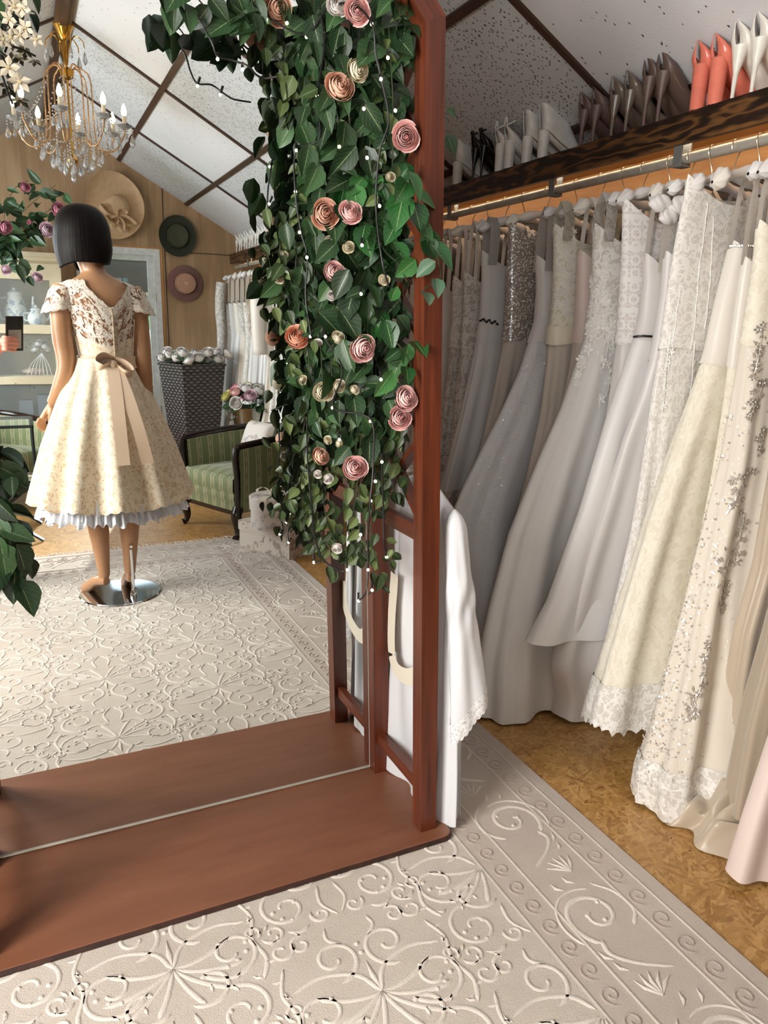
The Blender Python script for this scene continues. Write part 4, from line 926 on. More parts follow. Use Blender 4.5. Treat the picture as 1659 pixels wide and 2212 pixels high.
for args in (
    ('white', sy(975, 400), 'white buckled boot-like shoe nearest the wooden post', .085, 'block', 'boot', 1.05), ('black', sy(1014, 386), 'left shoe of the black strappy stiletto pair', .115, 'stiletto', 'sandal', 1.0), ('black', sy(1032, 381), 'right shoe of the black strappy stiletto pair', .115, 'stiletto', 'sandal', 1.0),
    ('white', sy(1066, 370), 'left shoe of the white block-heel ankle strap pair', .10, 'block', 'strap', 1.0), ('white', sy(1086, 366), 'right shoe of the white block-heel ankle strap pair', .10, 'block', 'strap', 1.0),
    ('white', sy(1124, 351), 'left white bootie with cut-out leather', .09, 'block', 'boot', 1.0), ('white', sy(1158, 342), 'right white bootie with cut-out leather', .09, 'block', 'boot', 1.0),
    ('mauve', sy(1245, 316), 'left shoe of the mauve-brown satin stiletto pair', .105, 'stiletto', 'pump', 1.02), ('mauve', sy(1271, 305), 'right shoe of the mauve-brown satin stiletto pair', .105, 'stiletto', 'pump', 1.02),
    ('taupe', sy(1311, 295), 'left shoe of the shiny taupe patent stiletto pair', .11, 'stiletto', 'pump', 1.04), ('taupe', sy(1341, 285), 'right shoe of the shiny taupe patent stiletto pair', .11, 'stiletto', 'pump', 1.04),
    ('brown', sy(1380, 272), 'left shoe of the tall brown satin pair beside the coral shoes', .12, 'stiletto', 'pump', 1.1), ('brown', sy(1410, 262), 'right shoe of the tall brown satin pair beside the coral shoes', .12, 'stiletto', 'pump', 1.1),
    ('coral', sy(1490, 238), 'left coral patent shoe with block heel', .105, 'block', 'pump', 1.08), ('coral', sy(1526, 227), 'right coral patent shoe with block heel', .105, 'block', 'pump', 1.08),
    ('cream', sy(1571, 214), 'left cream satin stiletto with ruffled front', .115, 'stiletto', 'ruffle', 1.08), ('cream', sy(1613, 201), 'right cream satin stiletto with ruffled front', .115, 'stiletto', 'ruffle', 1.08)):
    shoe(*args, rz=random.uniform(-.08, .08))
ORD = ('first', 'second', 'third', 'fourth', 'fifth', 'sixth', 'seventh', 'eighth', 'ninth', 'tenth', 'eleventh', 'twelfth', 'thirteenth', 'fourteenth', 'fifteenth', 'sixteenth', 'seventeenth', 'eighteenth')
s0 = None
for i in range(12):
    y = -3.50 + i * .088 + (.02 if i % 2 else 0)
    if s0 is None: s0 = shoe('white', y, '', .095, 'stiletto', 'pump', 1.0); o = s0
    else: o = copy_tree(s0); o.location = (1.828, y, 1.936)
    o.rotation_euler.z = random.uniform(-.06, .06)
    tag(o, 'white pump, %s from the gable wall in the mirrored row on the shelf' % ORD[i], 'shoe', 'white pumps near the gable wall')

# ---------------------------------------------------------------- white satin robe on the arch side
robe = thing('satin_robe', 'white satin robe with lace cuffs hanging on the outside of the wooden arch', 'robe', (.93, 1.66, .03))
th = np.linspace(0, 2 * PI, 121)[None, :]; zt = np.linspace(0, 1, 46)[:, None]
hy = np.interp(zt, [0, .5, .86, .93, .98, 1], [.205, .195, .185, .165, .09, .03]); hx = np.interp(zt, [0, .5, .9, 1], [.046, .040, .036, .012])
z = .028 + (.925 - .028) * zt; cyr = np.interp(zt, [0, .6, 1], [1.672, 1.675, 1.69])
f = (1 - zt) ** .6 * (.015 * np.sin(9 * th + 2.2 * zt) + .008 * np.sin(15 * th - 3 * zt + 1)) + .0025 * np.sin(17 * th + 9 * zt)
cs, sn = np.cos(th), np.sin(th)
P = np.stack([.935 + LEAN * z * .6 + (hx + f) * np.sign(sn) * np.abs(sn) ** .7, cyr + hy * np.sign(cs) * np.abs(cs) ** .85 + f * .6, z + .012 * np.sin(5 * th) * (zt < .1)], -1)
part(MB().grid(P), 'body', C_['satin_bright'], robe, auto=0)
a_, b_ = on_y(982, 1100, 1.50), on_y(1008, 1520, 1.455)
zt = np.linspace(0, 1, 40)[:, None]; th = np.linspace(0, 2 * PI, 73)[None, :]
c = a_[None, None, :] + (b_ - a_)[None, None, :] * zt[..., None]
rx = np.interp(zt, [0, .03, .08, .5, 1], [.002, .018, .027, .036, .047]); ry = np.interp(zt, [0, .04, .1, 1], [.002, .020, .026, .030]); f = (.005 * np.sin(3 * th + 3 * zt) * zt + .0012 * np.sin(7 * th - 4 * zt)) * np.clip(zt * 5, 0, 1) + .004 * np.sin(4 * th + 22 * zt) * np.exp(-((zt - .45) / .12) ** 2)
P = c + np.stack([(rx + f) * np.cos(th), (ry + f) * np.sin(th), .05 * zt ** 3 * np.cos(th) * 1.0 + 0 * th], -1)
part(MB().grid(P[:, ::-1]), 'sleeve', C_['satin_bright'], robe, auto=0)
M['lacecuff'] = lace('white_cuff_lace', (.96, .96, .96), (.74, .73, .72), 70, .46, .06)
c1 = P[-1][None] + (b_ - a_)[None, None, :] / np.linalg.norm(b_ - a_) * (np.linspace(-.004, .045, 7)[:, None, None] + (.006 * np.abs(np.sin(12 * th)))[0][None, :, None] * np.linspace(0, 1, 7)[:, None, None])
c1 = c1 + (c1 - b_[None, None, :]) * [.03, .03, 0]
part(MB().grid(c1[:, ::-1]), 'lace_cuff', M['lacecuff'], robe, 'scalloped lace cuff', auto=0)
# second, far sleeve tip hanging lower
a2, b2 = on_y(972, 1150, 1.52), on_y(992, 1560, 1.455)
P2 = a2[None, None, :] + (b2 - a2)[None, None, :] * zt[..., None] + np.stack([(rx * .45) * np.cos(th), (ry * .6) * np.sin(th), .02 * zt ** 3 * np.cos(th) + 0 * th], -1)
part(MB().grid(P2[:, ::-1]), 'front_edge', C_['satin_bright'], robe, auto=0)
def ribbon(path, w, side=(0, 1, 0), n=40):
    Pp = smooth_path(path, n); T = np.gradient(Pp, axis=0); T /= np.linalg.norm(T, axis=1)[:, None]
    s_ = np.array(side, float); sd = s_ - T * (T @ s_)[:, None]; sd /= np.linalg.norm(sd, axis=1)[:, None] + 1e-9
    return MB().grid(np.stack([Pp - sd * w / 2, Pp, Pp + sd * w / 2], 1))
q = [on_x(u, v, .853) for u, v in ((852, 1240), (846, 1330), (846, 1410), (858, 1448), (882, 1462), (905, 1450), (918, 1400))]
part(ribbon(q, .045, (0, .3, 1)), 'sash', C_['satin_cream'], robe, 'cream sash loop hanging at the waist', auto=0)
part(MB().tube(smooth_path([(.90, 1.60, .92), (.895, 1.69, .945), (.90, 1.78, .92)], 12), .008, 8), 'hanger', C_['satin_ivory'], robe)
part(MB().tube(smooth_path([(.895, 1.69, .945), (.895, 1.69, .98), (.875, 1.69, 1.0), (.86, 1.69, .975)], 14), .002, 6), 'hook', C_['wire'], robe)
# ---------------------------------------------------------------- garlands and fairy lights
def leaf_mat(name, dark, mid, light, rough=.42):
    t = NT(name); uv = t.uv(); x = t.n('SeparateXYZ', Vector=uv)
    idn = t.math('FLOOR', x.outputs[0]); lx = t.math('ABSOLUTE', t.math('SUBTRACT', t.math('FRACT', x.outputs[0]), .5)); ly = x.outputs[1]
    rnd = t.n('TexWhiteNoise', {'noise_dimensions': '1D'}, W=idn).outputs[0]
    c = t.ramp(rnd, [(0.0, dark), (.55, mid), (1.0, light)])
    vein = t.math('LESS_THAN', t.math('FRACT', t.math('SUBTRACT', t.math('MULTIPLY', ly, 6.5), t.math('MULTIPLY', lx, 5))), .09)
    mid_ = t.math('LESS_THAN', lx, .018)
    c = t.mix(t.math('MULTIPLY', vein, .22), c, L((.52, .62, .44))); c = t.mix(t.math('MULTIPLY', mid_, .55), c, L((.62, .70, .50)))
    t.bump(vein, .3, .002)
    return t.base(c, rough, 0, .45)
M['leaf_big'] = leaf_mat('rose_leaf', (.08, .165, .09), (.15, .26, .15), (.24, .38, .22)); M['leaf_bright'] = leaf_mat('bright_birch_leaf', (.09, .24, .11), (.14, .34, .16), (.24, .46, .23), .35)
M['leaf_small'] = leaf_mat('small_green_leaf', (.10, .17, .08), (.20, .28, .14), (.40, .46, .27)); M['leaf_grey'] = leaf_mat('grey_green_leaf', (.24, .36, .29), (.34, .46, .36), (.46, .56, .42))
M['stem'] = flat('green_stem', (.20, .24, .13), .6, var=.2); M['twig'] = flat('dark_twig', (.13, .10, .08), .6)
def _leaf_template(nr=7, serr=.05):
    t = np.linspace(0, 1, nr); w = np.sin(PI * t ** .72) ** .9 * .5; w[0] = .02; w[-1] = 0
    V = []; U = []
    for i in range(nr):
        e = serr if i % 2 else -serr * .3
        for s_, q in ((-1, 1.0), (-.5, .5), (0, 0), (.5, .5), (1, 1.0)):
            V.append((s_ * (w[i] * (1 + e * (abs(s_) == 1))) * 1.0, t[i], .14 * abs(s_) * w[i] * 2 - .10 * t[i] ** 2 + .03 * (1 - abs(s_)) * 0)); U.append((.5 + s_ * .48, t[i]))
    F = [(i * 5 + j, i * 5 + j + 1, (i + 1) * 5 + j + 1, (i + 1) * 5 + j) for i in range(nr - 1) for j in range(4)]
    return np.array(V), F, np.array(U)
LV, LF, LU = _leaf_template()
LID = [0]
def leaf(mb, p, d, n, size, ratio=.62, mi=0):
    d = np.array(d, float); d /= np.linalg.norm(d); n = np.array(n, float); n -= d * n.dot(d); n /= np.linalg.norm(n) + 1e-9; x = np.cross(d, n)
    LID[0] += 1
    V = LV * [ratio, 1, 1] * size
    mb.add(np.array(p) + V[:, :1] * x + V[:, 1:2] * d + V[:, 2:] * n, LF, LU + [LID[0], 0], mi)
def rose_mesh(name, mats, layers=16, size=1.0, opened=.42):
    mb = MB(); r = np.random.default_rng(len(name))
    layers += 6
    for i in range(layers):
        f = i / (layers - 1); R = size * (.10 + .74 * f ** .9); H = size * (1.12 - .22 * f); fl = max(0, f - .6) / .4
        a = np.linspace(-1, 1, 7)[None, :] * (1.35 - .30 * f); b = np.linspace(0, 1, 7)[:, None]; ph = i * 2.4 + r.random() * .6
        rr = R * (.30 + .95 * np.sin(PI * np.clip(.08 + .52 * b, 0, 1)) - .28 * (1 - f) * b ** 2 - .22) * (1 - .08 * (a / 1.2) ** 4 * b) + size * (.13 * fl * b ** 5 + .025 * np.sin(3 * a + i) * b * f)
        zz = H * (b ** .9) * (1 - .20 * (np.abs(a) / 1.3) ** 2.5 * b) - fl * .16 * size * b ** 6
        mb.grid(np.stack([rr * np.cos(a + ph), rr * np.sin(a + ph), zz + 0 * a], -1), 0, np.stack([np.broadcast_to(a, zz.shape), np.broadcast_to(b * .75 + f * .25, zz.shape)], -1))
    mb.ball((0, 0, size * .70), size * .16, 8, 0, (1, 1, 1.8))
    for k in range(5):
        a = k * 1.256; d = np.array([math.cos(a), math.sin(a), .25]); e = np.array([-math.sin(a), math.cos(a), 0])
        mb.add([np.array([0, 0, -.02]) * size, d * .5 * size + e * .14 * size, d * .85 * size - np.array([0, 0, .1]) * size, d * .5 * size - e * .14 * size], [(0, 1, 2, 3)], None, 1)
    o = mb.build(name, mats, org=(0, 0, 0), auto=0); me = o.data; bpy.data.objects.remove(o); return me
def petal(name, base, tip, rough=.6):
    t = NT(name); y = t.n('SeparateXYZ', Vector=t.uv()).outputs[1]
    c = t.ramp(t.math('ADD', y, t.math('MULTIPLY', t.math('SUBTRACT', t.noise(t.obj(), 8, 2), .5), .3)), [(.15, base), (.95, tip)])
    return t.base(c, rough, 0, .3, sheen=.2)
PT = {'peach': petal('peach_petal', (.90, .62, .52), (.95, .80, .70)), 'pink': petal('pink_petal', (.93, .66, .65), (.96, .82, .80)), 'cream': petal('cream_petal', (.86, .80, .62), (.95, .92, .83)), 'white': petal('white_petal', (.90, .84, .80), (.96, .95, .94)), 'rose': petal('deep_pink_petal', (.70, .28, .40), (.90, .62, .70)), 'blush': petal('blush_petal', (.84, .64, .70), (.95, .85, .89)), 'yellow': petal('yellow_petal', (.70, .68, .30), (.88, .86, .55)), 'coral': petal('coral_petal', (.86, .50, .38), (.95, .74, .62))}
RM = {k: rose_mesh(k + '_rose', [v, M['leaf_small']], 16) for k, v in PT.items()}
def add_rose(parent, p, axis, size, kind, name='rose', label=None):
    o = bpy.data.objects.new(name, RM[kind]); COL.objects.link(o); o.parent = parent
    q = Vector(axis).to_track_quat('Z', 'Y'); o.rotation_mode = 'QUATERNION'; o.rotation_quaternion = q @ Matrix.Rotation(random.random() * 6.28, 3, 'Z').to_quaternion()
    o.location = Vector(p) - Vector(ORG[parent.name]) if not isinstance(parent, str) else p
    o.scale = (size, size, size * (.95 + .2 * random.random()))
    if label: o['label'] = label
    return o
GR = np.random.default_rng(42)
def strand(lf, st, path, size, step, spread, y=1.6, yj=.08, mi=0, ratio=.62, stem=.0016, hang=.8, pair=2, mirror=False):
    """a hanging stem through pixels (cut at real depth y) with leaves to both sides"""
    if not mirror and y > 1.47:                    # close to the mirror, so that the reflection stays within the mass
        kk = [(632 - 45) / max(u - 45, 40) for u, v in path]; ys = [min(1.75, max(y, 3.6 * k / (1 + k) + .015)) if u > 560 else max(y, 1.70) for k, (u, v) in zip(kk, path)]
    else: ys = [y] * len(path)
    yj = min(yj, .05)
    P = [on_y(u, v, min(1.755, q_ + GR.normal(0, yj * .3))) if not mirror else on_y(u, v, q_ + GR.normal(0, yj * .4)) for (u, v), q_ in zip(path, ys)]; P = smooth_path(P, max(8, int(len(path) * 9)))
    if mirror: P[:, 1] = 2 * MY - P[:, 1]
    st.tube(P, stem, 5)
    ln = np.r_[0, np.cumsum(np.linalg.norm(np.diff(P, axis=0), axis=1))]; s = 0
    while s < ln[-1]:
        p = np.array([np.interp(s, ln, P[:, k]) for k in range(3)])
        for k in range(pair):
            q = p + np.array([GR.normal(0, spread), GR.uniform(-yj * .6, yj), GR.normal(0, spread * .5)])
            d = np.array([GR.normal(0, .55), GR.normal(-.15, .35), -hang + GR.normal(0, .35)]); nn = np.array([GR.normal(-.15, .45), -1, GR.normal(.35, .45)])
            if mirror: d[1] *= -1; nn[1] *= -1
            if y < 1.76 and not mirror: q[1] = min(q[1], 1.755)
            if not mirror and q[1] > 1.46: q[0] = min(q[0], AX(q[2]) - .028)
            leaf(lf, q, d, nn, size * (.65 + .6 * GR.random()), ratio * (.85 + .3 * GR.random()), mi)
        s += step * (.7 + .6 * GR.random())
def garland(name, label, loc, mats, strands, roses=(), cat='garland'):
    g = thing(name, label, cat, loc); lf, st = MB(), MB()
    for a in strands: strand(lf, st, *a[:-1], **a[-1])
    part(lf, 'foliage', mats, g, auto=0); part(st, 'stem', M['stem'], g)
    for (u, v, y, size, kind, nm) in roses:
        k = 580 / max(u - 45, 40); y = max(y, min(1.72, 3.6 * k / (1 + k) - .05)); p = on_y(u, v, y); ax = np.array([random.uniform(-.5, .3), -1, random.uniform(-.25, .5)])
        add_rose(g, p + np.array([0, .02, 0]), ax, size, kind, nm)
    return g
BIG = dict(y=1.6, yj=.10, ratio=.60)
g1 = garland('rose_garland', 'thick garland of big dark rose leaves and peach roses hanging on the right arch post', (.72, 1.6, 1.9), [M['leaf_big'], M['leaf_bright'], M['leaf_grey']], [
    ([(870, 20), (862, 200), (868, 400), (875, 560), (866, 700), (862, 840), (868, 940)], .070, .032, .040, dict(BIG, pair=3)),
    ([(815, -20), (822, 200), (815, 400), (830, 600), (812, 800), (828, 960)], .072, .030, .045, dict(BIG, pair=3)),
    ([(760, -20), (750, 180), (765, 400), (752, 620), (780, 800), (768, 980)], .072, .030, .045, dict(BIG, pair=3)),
    ([(705, -10), (702, 200), (690, 430), (705, 620), (716, 800), (712, 960)], .070, .032, .042, dict(BIG, pair=3)),
    ([(690, 60), (692, 240), (688, 400), (672, 560), (690, 720), (700, 880)], .062, .040, .028, dict(BIG, pair=2)),
    ([(790, 20), (788, 250), (800, 520), (785, 760), (800, 940)], .070, .034, .05, dict(BIG, y=1.70, yj=.05, pair=3)),
    ([(720, 10), (725, 250), (715, 520), (730, 760), (740, 940)], .066, .034, .05, dict(BIG, y=1.70, yj=.05, pair=3)),
    ([(790, 830), (760, 860), (770, 900), (750, 960)], .058, .030, .035, dict(BIG, y=1.50, yj=.03, mi=2, pair=2)),
    ([(652, 620), (660, 700), (665, 770), (690, 840)], .062, .032, .03, dict(BIG, y=1.52, yj=.03, pair=2)),
  ], [(733, 196, 1.50, .036, 'peach', 'rose'), (885, 293, 1.50, .034, 'pink', 'rose'), (705, 463, 1.49, .037, 'peach', 'rose'), (762, 465, 1.53, .030, 'pink', 'rose'), (722, 590, 1.55, .028, 'pink', 'rose'), (646, 738, 1.52, .034, 'coral', 'rose'), (781, 750, 1.48, .036, 'pink', 'rose'), (875, 868, 1.50, .033, 'pink', 'rose'), (868, 908, 1.52, .032, 'pink', 'rose'), (768, 1018, 1.49, .034, 'pink', 'rose'), (598, 16, 1.50, .036, 'peach', 'rose'), (690, 992, 1.56, .026, 'peach', 'rose'), (865, 810, 1.56, .028, 'peach', 'rose'), (780, 20, 1.52, .030, 'pink', 'rose'), (735, 12, 1.52, .026, 'white', 'rose'), (700, 850, 1.55, .028, 'cream', 'rose'), (770, 150, 1.55, .028, 'cream', 'rose')])
g2 = garland('birch_leaf_garland', 'garland of shiny bright green toothed leaves draped over the right arch post', (.84, 1.46, 1.6), [M['leaf_bright'], M['leaf_grey']], [
    ([(772, 400), (790, 440), (800, 480), (825, 520)], .064, .030, .028, dict(y=1.48, yj=.012, ratio=.66, pair=2)),
    ([(880, 370), (900, 410), (905, 450), (925, 490), (945, 520)], .066, .028, .022, dict(y=1.447, yj=.010, ratio=.66, pair=2)),
    ([(935, 520), (948, 570), (950, 600), (915, 625)], .052, .034, .014, dict(y=1.447, yj=.008, ratio=.66, pair=1, mi=1)),
    ([(800, 480), (830, 540), (860, 570), (880, 610)], .062, .030, .03, dict(y=1.50, yj=.015, ratio=.66, pair=2)),
    ([(780, 640), (830, 690), (850, 730), (880, 770), (890, 800)], .066, .030, .03, dict(y=1.50, yj=.015, ratio=.66, pair=2)),
    ([(800, 420), (820, 380), (860, 380)], .066, .032, .03, dict(y=1.50, yj=.015, ratio=.66, pair=2))])
SM = dict(y=1.6, yj=.06, ratio=.56)
g3 = garland('mini_rose_garland', 'trailing garland of small leaves and tiny cream roses on the mirror side', (.62, 1.62, 1.8), [M['leaf_small'], M['leaf_big']], [
    ([(600, 60), (598, 110), (612, 160), (622, 210), (620, 260)], .046, .024, .014, dict(SM, ratio=.62)),
    ([(652, 180), (656, 260), (660, 330), (652, 400), (656, 470)], .036, .022, .012, SM), ([(640, 420), (612, 490), (605, 540), (615, 600), (625, 660)], .040, .015, .026, SM),
    ([(690, 440), (650, 500), (640, 560), (640, 620), (650, 700)], .040, .015, .03, SM), ([(660, 700), (668, 800), (662, 880), (655, 950), (668, 1010)], .036, .017, .022, SM),
    ([(700, 880), (680, 960), (660, 1010), (640, 1050), (625, 1080), (635, 1110)], .036, .014, .024, SM), ([(660, 1000), (655, 1080), (668, 1130), (690, 1180), (712, 1190)], .036, .016, .018, SM),
    ([(730, 900), (720, 1000), (700, 1080), (715, 1150), (735, 1190)], .038, .014, .026, SM), ([(780, 940), (770, 1060), (760, 1140), (780, 1190), (770, 1220)], .038, .014, .026, SM),
    ([(830, 930), (830, 1020), (815, 1090), (800, 1150), (815, 1210), (822, 1255)], .038, .018, .020, SM), ([(870, 900), (872, 980), (860, 1020), (850, 1060)], .038, .015, .022, SM), ([(800, 1000), (840, 1060), (860, 1075)], .040, .018, .012, SM),
    ([(668, 880), (645, 882), (622, 900)], .040, .03, .006, SM), ([(750, 100), (760, 300), (740, 500), (745, 700), (750, 900)], .038, .018, .05, SM), ([(840, 60), (850, 260), (845, 420)], .034, .016, .035, dict(SM, y=1.52, yj=.04)), ([(790, 150), (800, 300), (780, 420)], .034, .018, .03, dict(SM, y=1.52, yj=.04))],
  [(715, 525, 1.5, .015, 'cream', 'mini_rose'), (760, 533, 1.5, .015, 'cream', 'mini_rose'), (610, 600, 1.55, .014, 'cream', 'mini_rose'), (734, 734, 1.5, .018, 'cream', 'mini_rose'), (735, 838, 1.49, .018, 'cream', 'mini_rose'), (769, 846, 1.5, .013, 'cream', 'mini_rose'), (714, 1034, 1.5, .015, 'white', 'mini_rose'), (693, 1026, 1.5, .012, 'white', 'mini_rose'), (735, 1185, 1.5, .016, 'white', 'mini_rose'), (850, 378, 1.5, .012, 'cream', 'mini_rose'), (838, 604, 1.5, .014, 'cream', 'mini_rose'), (692, 745, 1.53, .013, 'white', 'mini_rose'), (658, 820, 1.55, .013, 'cream', 'mini_rose'), (714, 955, 1.53, .012, 'cream', 'mini_rose'), (735, 962, 1.52, .012, 'cream', 'mini_rose'), (725, 640, 1.52, .014, 'white', 'mini_rose'), (616, 550, 1.56, .012, 'cream', 'mini_rose')])
g4 = garland('blossom_branch', 'branch of pale pink orchid-like blossoms at the top left corner', (-.12, 1.58, 2.0), [M['leaf_big']], [([(-20, -30), (-10, 20), (0, 60)], .05, .05, .02, dict(y=1.74, yj=.02)), ([(60, -30), (75, -20), (85, -8)], .055, .05, .006, dict(y=1.74, yj=.01))])
bl = MB(); tw = MB(); rb = np.random.default_rng(8)
for path in ([(0, 40), (20, 55), (45, 62), (80, 80)], [(18, -10), (20, 30), (8, 70)], [(0, 110), (30, 135)], [(0, 118), (14, 160), (26, 190)]): tw.tube(smooth_path([on_y(u, v, 1.74) for u, v in path], 14), .0022, 6)
for (u, v, s_) in ((20, 40, .024), (30, 12, .030), (48, 18, .026), (5, 85, .026), (22, 82, .024), (42, 76, .022), (55, 60, .024), (78, 84, .020), (18, 145, .030), (42, 175, .032), (5, 165, .024), (0, 50, .02))[::1][:10]:
    p = on_y(u, v, 1.73); s_ *= .72; flower_mb(bl, p, (rb.normal(0, .4), -1, rb.normal(-.3, .4)), (0, 0, 1), s_, 5, True, rb, 0, .3)
part(bl, 'blossoms', PT['cream'], g4, 'pale cream pink blossoms', smooth=False); part(tw, 'twig', M['twig'], g4)
g5 = garland('left_rose_leaf_garland', 'dark green leaf garland poking in at the left picture edge low down', (-.2, 1.55, 1.0), [M['leaf_big'], M['leaf_bright']], [
    ([(-30, 960), (-8, 990), (-4, 1040), (-10, 1090)], .070, .036, .012, dict(y=1.55, yj=.02, pair=2)), ([(-20, 1130), (10, 1170), (20, 1195)], .075, .03, .012, dict(y=1.55, yj=.02, pair=2)), ([(-20, 1180), (20, 1215), (45, 1232)], .072, .03, .010, dict(y=1.55, yj=.02, pair=2)), ([(-10, 1240), (20, 1262), (45, 1278)], .072, .03, .010, dict(y=1.55, yj=.02, pair=2))])
g6 = garland('top_leaf_garland', 'dark leaf sprigs hanging from the arch top beside the chandelier reflection', (.45, 1.5, 2.1), [M['leaf_big']], [
    ([(380, -40), (420, -10), (440, 12)], .070, .03, .014, dict(y=1.50, yj=.02)), ([(470, -50), (500, 5), (525, 30), (540, 50)], .072, .028, .018, dict(y=1.50, yj=.02)), ([(540, -40), (545, 10), (560, 30)], .066, .03, .015, dict(y=1.50, yj=.02)), ([(640, -30), (660, 40), (670, 90)], .07, .03, .03, dict(y=1.50, yj=.03)), ([(860, -40), (880, 20), (890, 60), (892, 120)], .06, .02, .018, dict(y=1.53, yj=.03, pair=3))])
o = MB(); leaf(o, on_y(964, 236, 1.60), (1, -.2, -.5), (-.3, -1, .5), .03); leaf(o, on_y(966, 290, 1.62), (.5, -.1, -1), (-.3, -1, .2), .05)
part(o, 'foliage', M['leaf_big'], g1, auto=0)
# fairy lights: dark cord with small glowing bulbs
M['bulb'] = emit('warm_led_bulb', (1.0, .82, .50), 16.0); M['cord'] = flat('black_cable', (.05, .055, .05), .5)
fl = thing('fairy_lights', 'black string of small warm white lights woven through the right garland', 'string lights', (.7, 1.5, 1.9))
cd = MB()
def yb(u):
    k = 580 / max(u - 45, 40); return max(1.475, min(1.70, 3.6 * k / (1 + k) - .06))
BUL = [(575, 42), (803, 52), (838, 125), (823, 171), (685, 207), (854, 239), (786, 235), (733, 317), (793, 341), (640, 325), (638, 414), (647, 502), (663, 556), (782, 530), (820, 445), (780, 635), (670, 727), (703, 727), (823, 820), (718, 881), (800, 910), (733, 950), (825, 998), (811, 1040), (801, 1082), (779, 1155), (835, 1203), (795, 1231), (750, 1231), (678, 1215), (804, 1275), (775, 1298), (620, 50), (662, 80), (470, 128), (524, 150)]
for (u, v) in BUL:
    p = on_y(u, v, yb(u))
    part(MB().ball(p, .0034, 8), 'bulb', M['bulb'], fl)
    cd.tube([p + np.array([0, .003, .003]), p + np.array([.004, .012, .016])], .0030, 6)
for path, y in (([(425, 30), (438, 56), (458, 92), (470, 122), (500, 130), (535, 142), (552, 160), (570, 169), (600, 165)], 1.48), ([(540, 0), (575, 35), (660, 75), (705, 20), (760, 8), (803, 50), (812, 120), (824, 172), (840, 260), (820, 330), (812, 445), (825, 560), (840, 620)], 1.475), ([(690, 10), (700, 100), (685, 205), (690, 300), (640, 325), (638, 414), (650, 500), (664, 556), (660, 640), (672, 727)], 1.475), ([(700, 727), (740, 800), (720, 880), (800, 905), (806, 1000), (800, 1082), (795, 1155), (795, 1231), (790, 1280), (775, 1298)], 1.475), ([(663, 900), (665, 1000), (672, 1080), (680, 1160), (700, 1210), (735, 1232), (750, 1231)], 1.475), ([(795, 1284), (804, 1275)], 1.475), ([(825, 998), (828, 1100), (830, 1170), (835, 1203)], 1.475), ([(678, 1215), (692, 1212)], 1.475)):
    cd.tube(smooth_path([on_y(u, v, yb(u) + .008 * math.sin(i * 2.1)) for i, (u, v) in enumerate(path)], 50), .0022, 6)
part(cd, 'cable', M['cord'], fl)
# ================================================================ the part of the room seen in the mirror (all at its real place behind the camera)
def vy(u, v, Y):
    """pixel in the mirror, thing at mirrored depth Y -> its real place"""
    p = on_y(u, v, Y); return np.array([p[0], 2 * MY - Y, p[2]])
# ---------------------------------------------------------------- mannequin
M['manskin'] = flat('mannequin_skin', (.71, .53, .39), .34, var=.02); M['hair'] = None
t = NT('dark_brown_hair'); n_ = t.noise(t.map(t.uv(), (160, 3, 1)), 1.0, 3); t.bump(n_, .6, .003); M['hair'] = t.base(t.ramp(n_, [(.35, (.035, .02, .02)), (.75, (.075, .045, .04))]), .50, 0, .15)
man = thing('mannequin', 'female mannequin with dark bob wig seen from behind in the mirror', 'mannequin', (.333, -.06, .006))
MX, MYY = .338, -.08
TZ_ = np.array([.90, 1.00, 1.12, 1.22, 1.32, 1.40, 1.455, 1.485, 1.51, 1.60]); TRX = np.array([.160, .150, .113, .122, .145, .158, .150, .085, .050, .046]); TRY = np.array([.115, .110, .086, .095, .112, .092, .070, .058, .050, .048])
TCX = np.array([.345, .345, .345, .343, .338, .327, .322, .318, .312, .285]); TCY = np.array([-.09, -.085, -.08, -.08, -.09, -.075, -.07, -.07, -.075, -.09])
def torso(z, th, off=0.0):
    rx, ry, cx, cy_ = (np.interp(z, TZ_, a) for a in (TRX, TRY, TCX, TCY))
    return np.stack([cx + (rx + off) * np.cos(th), cy_ + (ry + off) * np.sin(th), z + 0 * th], -1)
bd = MB(); zz = np.linspace(.90, 1.60, 40)[:, None]; th = np.linspace(0, 2 * PI, 41)[None, :]
P = torso(zz + 0 * th, th + 0 * zz); o_ = bd.n; bd.grid(P[:, ::-1]); bd.f.append(tuple(o_ + i for i in range(40))); bd.mi.append(0); bd.f.append(tuple(o_ + 39 * 41 + i for i in range(40))[::-1]); bd.mi.append(0)
def limb(mb, pts, rad, n=22, seg=14): 
    Q = smooth_path(pts, n); mb.tube(Q, np.interp(np.linspace(0, 1, n), np.linspace(0, 1, len(rad)), rad), seg)
limb(bd, [(.19, -.075, 1.44), (.163, -.07, 1.36), (.158, -.065, 1.22), (.165, -.055, 1.11), (.130, -.085, 1.00), (.096, -.12, .935)], [.055, .046, .043, .038, .034, .024])
limb(bd, [(.455, -.075, 1.44), (.482, -.07, 1.36), (.492, -.06, 1.22), (.497, -.05, 1.10), (.505, -.08, .98), (.51, -.115, .87)], [.055, .046, .043, .038, .034, .024])
